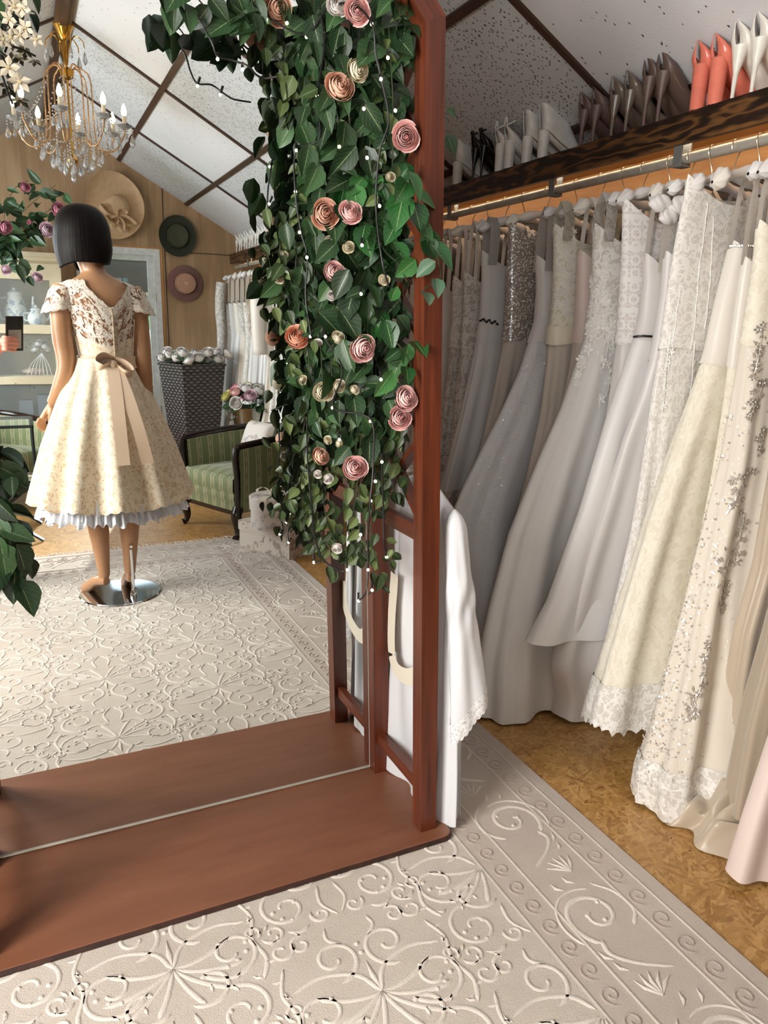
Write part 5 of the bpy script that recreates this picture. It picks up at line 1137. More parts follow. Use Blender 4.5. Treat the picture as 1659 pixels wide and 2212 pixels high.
for (w, dx) in (((.096, -.12, .935), -.045), ((.51, -.115, .87), -.01)):
    w = np.array(w); bd.tube(smooth_path([w, w + [dx * .5, -.004, -.035], w + [dx * .9, -.006, -.07]], 8), np.linspace(.022, .030, 8), 12, True, 0, .55)
    for k in range(4):
        f0 = w + np.array([dx * .9 + (k - 1.5) * .010, -.006 - (k - 1.5) * .012, -.066]); ln = (.055, .066, .062, .048)[k]
        bd.tube(smooth_path([f0, f0 + [dx * .3, -.003, -ln * .5], f0 + [dx * .3 + .012, -.004, -ln]], 8), np.linspace(.0095, .007, 8), 8)
    bd.tube(smooth_path([w + [dx * .3 + .012, .018, -.02], w + [dx * .7 + .02, .028, -.055], w + [dx * .9 + .022, .024, -.085]], 8), np.linspace(.011, .008, 8), 8)
for hip, knee, ankle, heel, toe in (((.275, -.09, .92), (.245, -.075, .47), (.262, -.03, .115), (.268, -.020, .085), (.192, -.145, .030)), ((.405, -.09, .92), (.395, -.075, .47), (.378, -.03, .115), (.380, -.020, .085), (.375, -.165, .030))):
    k_ = np.array(knee); a_ = np.array(ankle)
    limb(bd, [hip, (np.array(hip) + k_) / 2, k_, k_ * .62 + a_ * .38 + [0, .020, 0], a_], [.085, .070, .050, .047, .026], 26)
    bd.tube(smooth_path([np.array(heel) + [0, .012, .010], np.array(heel) * .55 + np.array(toe) * .45 + [0, 0, .022], np.array(toe), np.array(toe) + (np.array(toe) - heel) * [.25, .25, 0] + [0, 0, -.006]], 14), np.interp(np.linspace(0, 1, 14), [0, .2, .6, .85, 1], [.020, .027, .030, .028, .014]), 14, True, 0, 1.0)
# head turned to the left
FD = np.array([-.82, -.57, 0]); FD /= np.linalg.norm(FD); FS = np.array([-FD[1], FD[0], 0]); HC = np.array([.268, -.095, 1.660])
def hp(f, s, z): return HC + FD * f + FS * s + np.array([0, 0, z])
hv = np.linspace(-PI / 2, PI / 2, 18)[:, None]; ha = np.linspace(0, 2 * PI, 33)[None, :]
zf = np.sin(hv); jaw = np.where(zf < 0, 1 - .30 * zf * zf, 1.0)
X = .098 * np.cos(hv) * np.cos(ha) * jaw + .012 * (zf < 0) * -zf; Y_ = .074 * np.cos(hv) * np.sin(ha) * jaw; Zh = .112 * zf
bd.grid((HC + X[..., None] * FD + Y_[..., None] * FS + np.stack([0 * Zh + 0 * ha, 0 * Zh + 0 * ha, Zh + 0 * ha], -1))[:, ::-1])
limb(bd, [(.300, -.08, 1.52), (.278, -.09, 1.60)], [.048, .050], 6)
limb(bd, [hp(.092, 0, .02), hp(.108, 0, -.012), hp(.092, 0, -.026)], [.008, .013, .008], 8, 10)
limb(bd, [hp(.086, -.022, -.052), hp(.096, 0, -.054), hp(.086, .022, -.052)], [.006, .010, .006], 8, 8)
limb(bd, [hp(.070, 0, -.098), hp(.084, 0, -.094)], [.02, .014], 5, 10)
for s in (-1, 1): limb(bd, [hp(.0, s * .070, -.02), hp(-.01, s * .082, .005), hp(-.004, s * .078, .02)], [.010, .012, .008], 6, 8)
body = part(bd, 'body', M['manskin'], man, 'tan painted mannequin figure', auto=0)
md = body.modifiers.new('remesh', 'REMESH'); md.mode = 'VOXEL'; md.voxel_size = .0045; md.use_smooth_shade = True
sm = body.modifiers.new('smooth', 'SMOOTH'); sm.factor = .6; sm.iterations = 8
fe = MB()
for s in (-1, 1):
    fe.ball(hp(.088, s * .030, .018), .010, 8, 0, (1, 1, .55)); fe.tube(smooth_path([hp(.090, s * .016, .038), hp(.093, s * .032, .044), hp(.082, s * .048, .038)], 8), .003, 6)
part(fe, 'painted_eyes', flat('eye_paint', (.12, .09, .08), .3), man)
# bob wig
na, nv = 73, 34; a = np.linspace(0, 2 * PI, na)[None, :]; v = np.linspace(0, 1, nv)[:, None]
face = np.clip((np.cos(a) - .70) / .30, 0, 1); low = 1.548 - .030 * np.clip(np.cos(a) + .2, 0, 1); hemz = low + face * .155
zt_ = 1.783; ang = v * PI / 2
prog = np.clip(v / .5, 0, 1); fall = np.clip((v - .5) / .5, 0, 1); r_s = np.sin(prog * PI / 2) ** .75; zc = 1.660 + .123 * np.cos(prog * PI / 2)
z = zc - fall * (1.66 - hemz); z = np.where(v > .5, np.maximum(z, hemz), z)
fl_ = 1 + .05 * np.sin(fall * PI) - .10 * fall ** 2 + .010 * np.sin(29 * a + 3 * v) * fall
X = .112 * r_s * np.cos(a) * fl_ - .006; Y_ = .098 * r_s * np.sin(a) * fl_
G = HC[None, None, :] * [1, 1, 0] + X[..., None] * FD + Y_[..., None] * FS; G[..., 2] = z
hr = part(MB().grid(G[:, ::-1], 0, np.stack(np.broadcast_arrays(a / 6.28 * .6, v * .3), -1)[:, ::-1]), 'wig', M['hair'], man, 'dark brown bob wig', auto=0); hr.modifiers.new('s', 'SOLIDIFY').thickness = .010
# lace dress worn by the mannequin
M['mlace_sheer'] = lace('sheer_ivory_lace', (.96, .93, .88), (.62, .50, .41), 24, .40, .035, alpha=.16, bump=.5); M['mlace'] = lace('cream_peach_lace', (.95, .905, .815), (.84, .735, .61), 34, .44, .06); M['msatin'] = satin('champagne_ribbon', (.90, .79, .68), .34)
th = np.linspace(0, 2 * PI, 121)[None, :]; back = np.clip(np.sin(th), 0, 1)
bnd = 1.232 - .038 * np.exp(-((th - PI / 2) / .55) ** 2)
zb = 1.135 + (bnd - 1.135) * np.linspace(0, 1, 12)[:, None]
P = torso(zb, th + 0 * zb, .007); part(MB().grid(P[:, ::-1]), 'dress_bodice', M['mlace'], man, 'cream lace bodice', auto=0)
xd = np.cos(th) * .16; neckl = np.where(np.sin(th) > 0, 1.362 + .135 * np.clip(np.abs(xd - .03) / .115, 0, 1) ** 1.25, 1.40 + .07 * np.abs(np.cos(th))); neckl = np.minimum(neckl, 1.478) - .008 * np.abs(np.sin(16 * th))
zy = bnd - .004 + (neckl - bnd + .004) * np.linspace(0, 1, 26)[:, None]
P = torso(zy, th + 0 * zy, .0075); part(MB().grid(P[:, ::-1]), 'lace_yoke', M['mlace_sheer'], man, 'sheer floral lace yoke', auto=0)
M['mtrim'] = lace('ivory_lace_edging', (.95, .92, .87), (.74, .65, .56), 60, .46, .06)
q = neckl + np.linspace(-.034, 0, 6)[:, None]; P = torso(q, th + 0 * q, .0105); part(MB().grid(P[:, ::-1]), 'neckline_edging', M['mtrim'], man, 'scalloped lace edging', auto=0)
for s, c0, c1 in ((-1, (.188, -.075, 1.458), (.155, -.07, 1.345)), (1, (.458, -.075, 1.458), (.490, -.07, 1.345))):
    c0, c1 = np.array(c0), np.array(c1); tt = np.linspace(0, 1, 16)[:, None]; ph = np.linspace(0, 2 * PI, 49)[None, :]
    R_ = np.interp(tt, [0, .25, 1], [.040, .060, .064]); sc2 = tt * (1 + .05 * np.abs(np.sin(6 * ph)) * tt)
    P = c0 + (c1 - c0) * sc2[..., None] + np.stack([R_ * np.cos(ph) * (1 + .12 * tt * s * np.cos(ph)), R_ * 1.02 * np.sin(ph), .012 * np.cos(ph) * -s * tt], -1)
    sl = part(MB().grid(P[:, ::-1]), 'cap_sleeve', M['mlace_sheer'], man, 'sheer lace cap sleeve', auto=0)
    P2 = P[-5:] + (P[-5:] - (c0 + (c1 - c0) * sc2[..., None])[-5:]) * .05; part(MB().grid(P2[:, ::-1]), 'sleeve_edging', M['mtrim'], sl, auto=0)
bt = MB(); 
for k in range(27):
    z = 1.150 + k * .0078; p = torso(np.array(z), np.array(PI / 2 - .18), .010); bt.ball(p, .0042, 6); 
    if z > 1.17:
        q_ = torso(np.array(z), np.array(PI / 2 - .33), .010); bt.tube([p, q_], .0012, 4)
part(bt, 'button_row', flat('button_loops', (.80, .72, .62), .4), man, 'row of covered buttons and loops')
nz = 50; t_ = np.linspace(0, 1, nz)[:, None]; th = np.linspace(0, 2 * PI, 241)[None, :]; zs = 1.14 - t_ * (1.14 - .490)
R_ = np.interp(t_, [0, .08, .3, .6, 1], [.120, .140, .205, .275, .345]); nf = 13
fo = np.sin(nf * th + .9 * np.sin(2 * th)); fo = np.sign(fo) * np.abs(fo) ** .8; A = .034 * t_ ** .8
sk = np.stack([.327 + (R_ + A * fo) * np.cos(th) * 1.0, -.075 + (R_ * .95 + A * fo) * np.sin(th), zs - .010 * np.abs(np.sin(26 * th)) * (t_ > .97) + .012 * fo * t_ ** 3], -1)
arc = np.r_[0, np.cumsum(np.linalg.norm(np.diff(sk[-1], axis=0), axis=1))][None, :]
part(MB().grid(sk, 0, np.stack(np.broadcast_arrays(arc, zs), -1)), 'lace_skirt', M['mlace'], man, 'full pleated cream lace skirt', auto=0)
M['petti'] = tulle('white_petticoat_tulle', (.93, .94, .97), .14)
pt = MB()
for L_, (r0, r1, z0, z1, n) in enumerate(((.26, .328, .66, .425, 61), (.25, .312, .66, .437, 83))):
    t2 = np.linspace(0, 1, 14)[:, None]; th2 = np.linspace(0, 2 * PI, 361)[None, :]; rr = r0 + (r1 - r0) * t2 + .012 * t2 * np.sin(n * th2 + L_ + 2 * np.sin(5 * th2)) + .012 * t2 * np.sin(13 * th2)
    pt.grid(np.stack([.327 + rr * np.cos(th2), -.075 + rr * .95 * np.sin(th2), z0 + (z1 - z0) * t2 + .012 * t2 ** 3 * np.sin(37 * th2 + 3 * np.sin(7 * th2 + L_))], -1))
part(pt, 'petticoat', M['petti'], man, 'white tulle petticoat', auto=0)
zb = np.linspace(1.095, 1.150, 5)[:, None]; th = np.linspace(0, 2 * PI, 81)[None, :]; P = torso(zb + 0 * th, th + 0 * zb, .016); part(MB().grid(P[:, ::-1]), 'belt', M['msatin'], man, 'champagne satin belt', auto=0)
bow = MB()
for path, w in (([(.352, .030, 1.128), (.31, .055, 1.150), (.285, .062, 1.128), (.305, .060, 1.100), (.350, .040, 1.112)], .052), ([(.358, .030, 1.125), (.40, .055, 1.120), (.43, .062, 1.085), (.40, .066, 1.075), (.360, .040, 1.105)], .050)):
    bow.grid(ribbon(path, w, (0, .55, .6), 26).v[0].reshape(26, 3, 3))
bow.ball((.354, .048, 1.118), .018, 10)
part(bow, 'bow', M['msatin'], man, 'champagne satin bow', auto=0)
for path in ([(.350, .050, 1.11), (.352, .125, 1.0), (.350, .205, .86), (.350, .268, .70)], [(.362, .050, 1.11), (.395, .130, .99), (.425, .205, .85), (.452, .250, .70)]):
    part(ribbon(path, .052, (1, .0, .05), 30), 'bow_tail', M['msatin'], man, auto=0)
st = MB().lathe([(0, .006), (.186, .006), (.190, .010), (.186, .014), (0, .016)], (.333, -.07, 0), 64); part(st, 'base_plate', M['chrome'], man, 'polished round base plate')
rd = MB().tube([(.385, .012, .015), (.385, .006, .245)], .0075, 12); rd.lathe([(0, 0), (.016, 0), (.016, .012), (.010, .03), (0, .03)], (.385, .012, .015), 16); rd.tube([(.385, .012, .05), (.402, .016, .05)], .006, 10); rd.tube([(.385, -.02, .262), (.385, .020, .262)], .007, 10)
part(rd, 'support_rod', M['chrome'], man, 'chrome rod fixed to the calf')

# ---------------------------------------------------------------- chandelier
M['brass'] = flat('brass', (.80, .60, .26), .22, 1.0); M['gilt'] = flat('gilt_beaded_arm', (.78, .62, .45), .3, .8); M['crystal'] = NT('crystal').base((1, 1, 1), .0, 0, .6, Transmission_Weight=.74, IOR=1.5); M['flame'] = emit('candle_bulb', (1.0, .74, .40), 30.0); M['candletube'] = flat('ivory_candle_tube', (.90, .84, .72), .5)
CY_, CX = 2 * MY - 5.05, .352
cz = lambda v: on_y(146, v, 5.05)[2]
chd = thing('chandelier', 'crystal chandelier with candle bulbs hanging from the ridge, seen in the mirror', 'chandelier', (CX, CY_, cz(52)))
Z0 = cz(52)
part(MB().lathe([(.012, Z0 - .085), (.018, Z0 - .080), (.032, Z0 - .055), (.052, Z0 - .015), (.060, Z0), (.05, Z0 + .004), (0, Z0 + .006)], (CX, CY_, 0), 24), 'canopy', M['brass'], chd, 'brass canopy cup')
part(MB().tube([(CX, CY_, Z0), (CX, CY_, RZ - .05)], .006, 8), 'chain', M['brass'], chd)
zc1, zc2, zb_ = cz(148), cz(172), cz(345)
part(MB().tube([(CX, CY_, Z0 - .08), (CX, CY_, zc1)], .008, 10).lathe([(.012, zc2), (.034, zc2 + .01), (.040, zc1 - .012), (.030, zc1), (.010, zc1 + .004)], (CX, CY_, 0), 20).tube([(CX, CY_, zc2), (CX, CY_, zb_)], .006, 8).lathe([(0, zb_ - .05), (.02, zb_ - .03), (.03, zb_), (.012, zb_ + .03)], (CX, CY_, 0), 16), 'stem', M['brass'], chd)
def drop_mesh(h, r):
    mb = MB(); k = 6; prof = [(0, 0), (r * .75, h * .18), (r, h * .34), (r * .55, h * .70), (0, h)]
    for i in range(len(prof) - 1):
        for j in range(k):
            a0, a1 = 2 * PI * j / k, 2 * PI * (j + 1) / k; (r0, z0_), (r1, z1_) = prof[i], prof[i + 1]
            V = [(r0 * math.cos(a0), r0 * math.sin(a0) * .6, z0_ - h), (r0 * math.cos(a1), r0 * math.sin(a1) * .6, z0_ - h), (r1 * math.cos(a1), r1 * math.sin(a1) * .6, z1_ - h), (r1 * math.cos(a0), r1 * math.sin(a0) * .6, z1_ - h)]
            if r0 == 0: mb.add([V[0], V[2], V[3]], [(0, 1, 2)])
            elif r1 == 0: mb.add([V[0], V[1], V[2]], [(0, 1, 2)])
            else: mb.add(V, [(0, 1, 2, 3)])
    o = mb.build('crystal_drop', M['crystal'], smooth=False, org=(0, 0, 0)); me = o.data; bpy.data.objects.remove(o); return me
DM = [drop_mesh(.075, .018), drop_mesh(.055, .014)]
chains = MB(); ndrop = [0]
def cdrop(p, k=0):
    o = bpy.data.objects.new('crystal_drop', DM[k]); COL.objects.link(o); o.parent = chd; o.location = Vector(p) - Vector(ORG['chandelier']); o.rotation_euler.z = random.random() * 3; ndrop[0] += 1
def beads(p, q, n, sag=.0, r=.0055):
    p, q = np.array(p), np.array(q)
    for i in range(n):
        t = i / (n - 1); chains.ball(p + (q - p) * t - np.array([0, 0, sag * 4 * t * (1 - t)]), r, 6)
for k in range(6):
    a = k * PI / 3 + .3; d = np.array([math.cos(a), math.sin(a), 0]); c = np.array([CX, CY_, 0]); zt1 = cz(78); 
    part(MB().tube(smooth_path([c + d * .008 + [0, 0, cz(140)], c + d * .02 + [0, 0, cz(105)], c + d * .055 + [0, 0, zt1], c + d * .098 + [0, 0, cz(88)], c + d * .105 + [0, 0, cz(102)]], 20), .0032, 6), 'crown_arm', M['brass'], chd)
    cdrop(c + d * .105 + [0, 0, cz(108)], 0)
zarm = [cz(152), cz(143), cz(150), cz(175), cz(290), cz(318), cz(318), cz(285), cz(268)]
for k in range(8):
    a = k * PI / 4 + .22; d = np.array([math.cos(a), math.sin(a), 0]); c = np.array([CX, CY_, 0])
    rr = [.03, .055, .09, .125, .132, .165, .235, .292, .298]
    P = smooth_path([c + d * r_ + [0, 0, z_] for r_, z_ in zip(rr, zarm)], 46)
    am = MB().tube(P, .0042, 8)
    for i in range(0, 46): am.ball(P[i], .0058, 6)
    part(am, 'arm', M['gilt'], chd, auto=0)
    e = c + d * .298; ze = cz(266)
    part(MB().lathe([(.008, ze - .012), (.02, ze - .008), (.038, ze + .004), (.044, ze + .012), (.036, ze + .008), (.012, ze + .002)], e, 16), 'drip_pan', M['crystal'], chd)
    part(MB().tube([e + [0, 0, ze], e + [0, 0, ze + .062]], .0115, 10), 'candle_tube', M['candletube'], chd)
    part(MB().lathe([(.008, 0), (.0135, .012), (.0155, .026), (.010, .048), (.003, .064), (0, .068)], e + [0, 0, ze + .062], 12), 'bulb', M['flame'], chd)
    for j in range(5):
        b = a + (j - 2) * .075 if j else a; q = e + .040 * np.array([math.cos(a + j * 1.256), math.sin(a + j * 1.256), 0]); beads(q + [0, 0, ze + .004], q + [0, 0, ze - .028], 3); 
        if j < 4: cdrop(q + [0, 0, ze - .034], j % 2)
    d2 = np.array([math.cos(a + PI / 4), math.sin(a + PI / 4), 0]); beads(e + [0, 0, ze], c + d2 * .298 + [0, 0, ze], 13, .05)
    beads(c + d * .04 + [0, 0, cz(170)], c + d * .132 + [0, 0, cz(285)], 13, .06); beads(c + d * .128 + [0, 0, cz(180)], c + d * .29 + [0, 0, ze + .0], 14, .05); beads(c + d * .132 + [0, 0, cz(300)], c + d2 * .132 + [0, 0, cz(300)], 6, .04)
for n, r_, v_, k in ((10, .165, 322, 0), (8, .105, 338, 0), (6, .05, 350, 0)):
    for i in range(n):
        a = 2 * PI * i / n + r_ * 9; q = np.array([CX + r_ * math.cos(a), CY_ + r_ * math.sin(a), cz(v_)]); beads(q + [0, 0, .05], q, 4); cdrop(q, k)
cdrop((CX, CY_, zb_ - .05), 0)
part(chains, 'bead_chain', M['crystal'], chd, auto=0)
for k in range(0, 8, 2):
    a = k * PI / 4 + .22; lamp('candle_light', 'POINT', (CX + .298 * math.cos(a), CY_ + .298 * math.sin(a), cz(266) + .094), 10.0, (1.0, .76, .48), .013)
# ---------------------------------------------------------------- tub armchair with boxes, bucket and planter
def stripe():
    t = NT('green_striped_damask'); uv = t.uv(); x = t.n('SeparateXYZ', Vector=uv); k = t.math('FRACT', t.math('MULTIPLY', x.outputs[0], 11.0))
    c = t.ramp(k, [(0, (.43, .46, .31)), (.28, (.43, .46, .31)), (.30, (.64, .65, .48)), (.36, (.64, .65, .48)), (.38, (.34, .38, .26)), (.44, (.50, .49, .36)), (.56, (.50, .49, .36)), (.62, (.34, .38, .26)), (.64, (.64, .65, .48)), (.70, (.64, .65, .48)), (.72, (.43, .46, .31))], 'CONSTANT')
    cx_ = t.math('ABSOLUTE', t.math('SUBTRACT', k, .5)); yy = t.math('ABSOLUTE', t.math('SUBTRACT', t.math('FRACT', t.math('MULTIPLY', x.outputs[1], 13)), .5))
    dia = t.math('LESS_THAN', t.math('ABSOLUTE', t.math('SUBTRACT', t.math('ADD', t.math('MULTIPLY', cx_, 5), yy), .30)), .07)
    c = t.mix(dia, c, L((.70, .67, .52))); t.bump(t.noise(uv, 300, 2), .2, .002)
    return t.base(c, .6, 0, .3, sheen=.3)
M['stripe'] = stripe(); M['darkwood'] = wood_mat('dark_mahogany', (.06, .04, .035), (.13, .08, .06), (.20, .12, .09), .22, 40)
def armchair(label, loc, rz):
    t = thing('tub_armchair', label, 'armchair', loc, None, rz)      # front at y = 0, back towards +y
    pl = [(-.285, 0), (-.290, .20), (-.275, .40), (-.19, .54), (0, .585), (.19, .54), (.275, .40), (.290, .20), (.285, 0)]
    C = smooth_path([(a, b, 0) for a, b in pl], 60)[:, :2]; T = np.gradient(C, axis=0); T /= np.linalg.norm(T, axis=1)[:, None]; N = np.stack([T[:, 1], -T[:, 0]], -1) * -1
    s = np.linspace(-1, 1, 60); top = .575 + .055 * (1 - np.abs(s)) ** .8
    prof = [(.012, .17), (.020, .30), (.022, .45), (.018, 1), (-.030, 1.0), (-.042, .45), (-.04, .36)]
    G = np.zeros((len(prof), 60, 3))
    for i, (o, h) in enumerate(prof):
        G[i, :, :2] = C + N * o; G[i, :, 2] = top - .012 if h == 1 else h
    part(MB().grid(G), 'upholstered_shell', M['stripe'], t, 'green striped back and arms', local=True, auto=50)
    R = np.concatenate([C - N * .004, top[:, None]], 1)
    part(MB().tube(R, .020, 10, True, 0, 1.25), 'top_rail', M['darkwood'], t, 'dark carved wooden rim', local=True)
    for x in (-.284, .284):
        part(MB().tube(smooth_path([(x, -.008, .575), (x, -.018, .50), (x, -.006, .38), (x, -.008, .17)], 14), .022, 10, True, 0, .8), 'arm_post', M['darkwood'], t, local=True)
        part(MB().tube(smooth_path([(x * .97, .0, .20), (x * 1.0, -.022, .15), (x * .97, -.004, .07), (x * .98, -.012, .025), (x * 1.01, -.035, .012)], 16), np.interp(np.linspace(0, 1, 16), [0, .3, .7, .85, 1], [.034, .032, .017, .018, .022]), 12), 'front_leg', M['darkwood'], t, local=True)
        part(MB().tube([(x * .8, .50, .19), (x * .85, .57, .012)], [.022, .015], 8), 'rear_leg', M['darkwood'], t, local=True)
    x = np.linspace(-.255, .255, 25)[None, :]; y = np.linspace(-.005, .50, 20)[:, None]; w = np.clip(1 - (np.clip(y - .28, 0, 1) / .30) ** 2, .3, 1)
    cu = .385 + .028 * (1 - (x / .27) ** 2) * np.clip(np.minimum((y + .02) * 12, 1), 0, 1)
    mb = MB().grid(np.stack([x * w, y + 0 * x, cu + 0 * y], -1)[:, ::-1], 0, np.stack(np.broadcast_arrays(x + 5, y), -1)[:, ::-1]); xx = np.linspace(-.258, .258, 25)
    Fp = np.array([[(a, b, c) for a in xx] for b, c in ((-.004, .392), (-.022, .375), (-.024, .30), (-.014, .285), (-.016, .275), (-.018, .245), (-.012, .235), (-.012, .175))])
    mb.grid(Fp, 0, np.stack(np.broadcast_arrays(xx[None, :] + 5, np.array([.392, .375, .30, .285, .275, .245, .235, .175])[:, None]), -1)); part(mb, 'seat_cushion', M['stripe'], t, local=True, auto=60)
    part(MB().box((-.27, -.012, .150), (.27, .012, .178)), 'front_rail', M['darkwood'], t, local=True, smooth=False)
    part(MB().box((-.25, 0, .19), (.25, .45, .22)), 'seat_frame', M['darkwood'], t, local=True, smooth=False)
    return t
chair = armchair('green striped tub armchair with dark carved rim beside the pale boxes', (1.01, 2 * MY - 4.668, 0), math.atan2(-.385, .924) - PI / 2)
ch2 = copy_tree(chair); ch2.location = (-.10, 2 * MY - 5.75, 0); ch2.rotation_euler.z = PI - .6; ch2['label'] = 'green striped tub armchair mostly hidden behind the mannequin skirt'
def print_mat(name, base, ink, s=14):
    t = NT(name); o = t.obj(); a = t.noise(o, s, 5, .65); b = t.noise(o, s * .35, 2)
    m = t.math('MULTIPLY', t.math('GREATER_THAN', a, .53), t.math('GREATER_THAN', b, .46)); m = t.math('MULTIPLY', m, t.math('ADD', .45, t.math('MULTIPLY', t.noise(o, s * 5, 2), .7)))
    return t.base(t.mix(m, L(base), L(ink)), .6)
M['toile'] = print_mat('pale_toile_print', (.84, .80, .75), (.60, .53, .49)); M['toile2'] = print_mat('pale_grey_floral_print', (.85, .82, .79), (.66, .62, .62), 20)
bx0 = np.array([1.268, 2 * MY - 3.88]); ea = np.array([-.439, -.899]); eb = np.array([.899, -.439])
bc = bx0 + ea * .215 + eb * .20
box = thing('hat_box', 'large square toile-printed box with lid beside the armchair', 'box', (bc[0], bc[1], 0))
part(MB().obox((bc[0], bc[1], .056), (*ea, 0), (*eb, 0), (.212, .197, .055)), 'box_body', M['toile'], box, smooth=False)
part(MB().obox((bc[0], bc[1], .138), (*ea, 0), (*eb, 0), (.217, .202, .028)), 'lid', M['toile'], box, smooth=False, bevel=.003)
rc = vy(590, 1122, 4.06)[:2] * [1, 1]; rc = np.array([1.29, bc[1]]) if abs(rc[0] - bc[0]) > .25 else rc
rb_ = thing('round_box', 'round pale floral box with a cream bow standing on the square box', 'box', (rc[0], rc[1], .166))
part(MB().lathe([(0, .166), (.128, .166), (.128, .29), (0, .29)], (rc[0], rc[1], 0), 40), 'box_body', M['toile2'], rb_)
part(MB().lathe([(.134, .272), (.136, .345), (.132, .350), (0, .350)], (rc[0], rc[1], 0), 40), 'lid', M['toile2'], rb_)
bw = MB(); c = np.array([rc[0], rc[1], .354])
for s in (-1, 1):
    bw.grid(ribbon([c, c + [s * .05, 0, .045], c + [s * .10, .02, .035], c + [s * .06, .01, .006], c], .045, (0, 1, .2), 22).v[0].reshape(22, 3, 3))
    bw.grid(ribbon([c + [0, 0, .004], c + [s * .05, .05, .004], c + [s * .09, .11, .002], c + [s * .10, .125, -.03]], .040, (1, s * -.6, 0), 18).v[0].reshape(18, 3, 3))
bw.ball(c + [0, 0, .018], .018, 8); part(bw, 'bow', C_['satin_cream'], rb_, 'cream ribbon bow', auto=0)
cs_ = thing('cushion', 'small pale printed cushion in the corner of the striped armchair', 'cushion', (1.36, -1.22, .42)); u_ = np.linspace(-1, 1, 17)[:, None]; v_ = np.linspace(-1, 1, 17)[None, :]; h_ = .055 * ((1 - u_ ** 4) * (1 - v_ ** 4)) ** .5
A_ = np.array([.35, .94, 0]); B_ = np.array([.35, -.10, .93]); N_ = np.cross(A_, B_); c0 = np.array([1.36, -1.22, .55]); mb = MB()
for s in (1, -1): mb.grid(c0 + u_[..., None] * A_ * .14 + v_[..., None] * B_ * .13 + (s * h_)[..., None] * N_)
part(mb, 'cover', M['toile2'], cs_, auto=0)
bk = np.array([1.60, 2 * MY - 5.86]); M['bucket'] = flat('silver_bucket', (.62, .61, .58), .22, 1.0)
stl = thing('stool', 'wooden stool behind the armchair carrying the flower bucket', 'stool', (bk[0], bk[1], 0)); part(MB().lathe([(0, .34), (.17, .34), (.17, .375), (0, .375)], (bk[0], bk[1], 0), 28), 'seat', M['darkwood'], stl)
for k in range(3): part(MB().tube([(bk[0] + .11 * math.cos(k * 2.09), bk[1] + .11 * math.sin(k * 2.09), .34), (bk[0] + .15 * math.cos(k * 2.09), bk[1] + .15 * math.sin(k * 2.09), 0)], .015, 8), 'leg', M['darkwood'], stl)
bu = thing('flower_bucket', 'silver bucket with ring handles full of mixed pale roses behind the armchair', 'flower arrangement', (bk[0], bk[1], .375))
part(MB().lathe([(0, .376), (.105, .376), (.110, .39), (.148, .655), (.156, .665), (.150, .668), (.142, .655), (.10, .40)], (bk[0], bk[1], 0), 36), 'bucket', M['bucket'], bu)
for s in (-1, 1):
    a = np.linspace(0, 2 * PI, 22); part(MB().tube(np.stack([bk[0] + s * (.165 + .012 * np.cos(a) * 0), bk[1] + .035 * np.cos(a) + .03, .60 + .04 * np.sin(a)], -1) if 0 else np.stack([bk[0] + s * .165 + .032 * np.cos(a), np.full(22, bk[1] + .02), .605 + .040 * np.sin(a)], -1), .0075, 8, False), 'ring_handle', M['bucket'], bu)
lf = MB(); rb = np.random.default_rng(12)
for k in range(70):
    a, e = rb.random() * 6.28, rb.random() * 1.3; d = np.array([math.cos(a) * math.cos(e), math.sin(a) * math.cos(e), math.sin(e)]); leaf(lf, np.array([bk[0], bk[1], .66]) + d * [.15, .15, .12], d * [1, 1, .4] + [0, 0, -.3], (rb.normal(0, .5), 1, .6), .08, .6)
part(lf, 'foliage', M['leaf_big'], bu, auto=0)
kinds = ['white', 'white', 'rose', 'white', 'yellow', 'white', 'blush', 'yellow', 'white', 'pink', 'white', 'white', 'rose', 'blush', 'white', 'yellow', 'white', 'white']
for k, kd in enumerate(kinds):
    a = k * 2.4; e = .15 + 1.2 * (k / len(kinds)) ** .8; d = np.array([math.cos(a) * math.cos(e), math.sin(a) * math.cos(e), math.sin(e)]); add_rose(bu, np.array([bk[0], bk[1], .66]) + d * [.185, .175, .145], d + [0, .35, .1], .050 + .012 * rb.random(), kd, 'rose')
# tall woven planter with white roses
def weave():
    t = NT('grey_brown_weave'); uv = t.uv(); x = t.n('SeparateXYZ', Vector=uv); row = t.math('MULTIPLY', x.outputs[1], 42); col = t.math('MULTIPLY', x.outputs[0], 16)
    w = t.math('SINE', t.math('ADD', t.math('MULTIPLY', col, 6.283), t.math('MULTIPLY', t.math('FLOOR', row), 3.1416))); rr = t.math('ABSOLUTE', t.math('SINE', t.math('MULTIPLY', row, 3.1416)))
    h = t.math('MULTIPLY', rr, t.math('ADD', .55, t.math('MULTIPLY', w, .45))); t.bump(h, .9, .008)
    return t.base(t.ramp(h, [(0, (.12, .10, .10)), (.5, (.36, .33, .32)), (1, (.50, .47, .46))]), .35, 0, .5)
M['weave'] = weave(); px_, py_ = 1.30, 2 * MY - 6.62
pln = thing('woven_planter', 'tall tapered grey-brown woven planter filled with white roses by the door', 'planter', (px_, py_, 0))
ang = -.32; mb = MB()
def sq(h, w): 
    return [np.array([px_, py_, h]) + np.array([math.cos(ang) * a - math.sin(ang) * b, math.sin(ang) * a + math.cos(ang) * b, 0]) * w for a, b in ((-1, 1), (1, 1), (1, -1), (-1, -1))]
lo, hi = sq(0.0, .13), sq(.96, .205)
for i in range(4):
    j = (i + 1) % 4; mb.grid(np.array([[lo[i] + (lo[j] - lo[i]) * a, hi[i] + (hi[j] - hi[i]) * a] for a in np.linspace(0, 1, 9)]).transpose(1, 0, 2)[:, ::-1], 0, np.array([[(a * .3 + i * .37, 0) for a in np.linspace(0, 1, 9)][::-1], [(a * .41 + i * .37, .96) for a in np.linspace(0, 1, 9)][::-1]]))
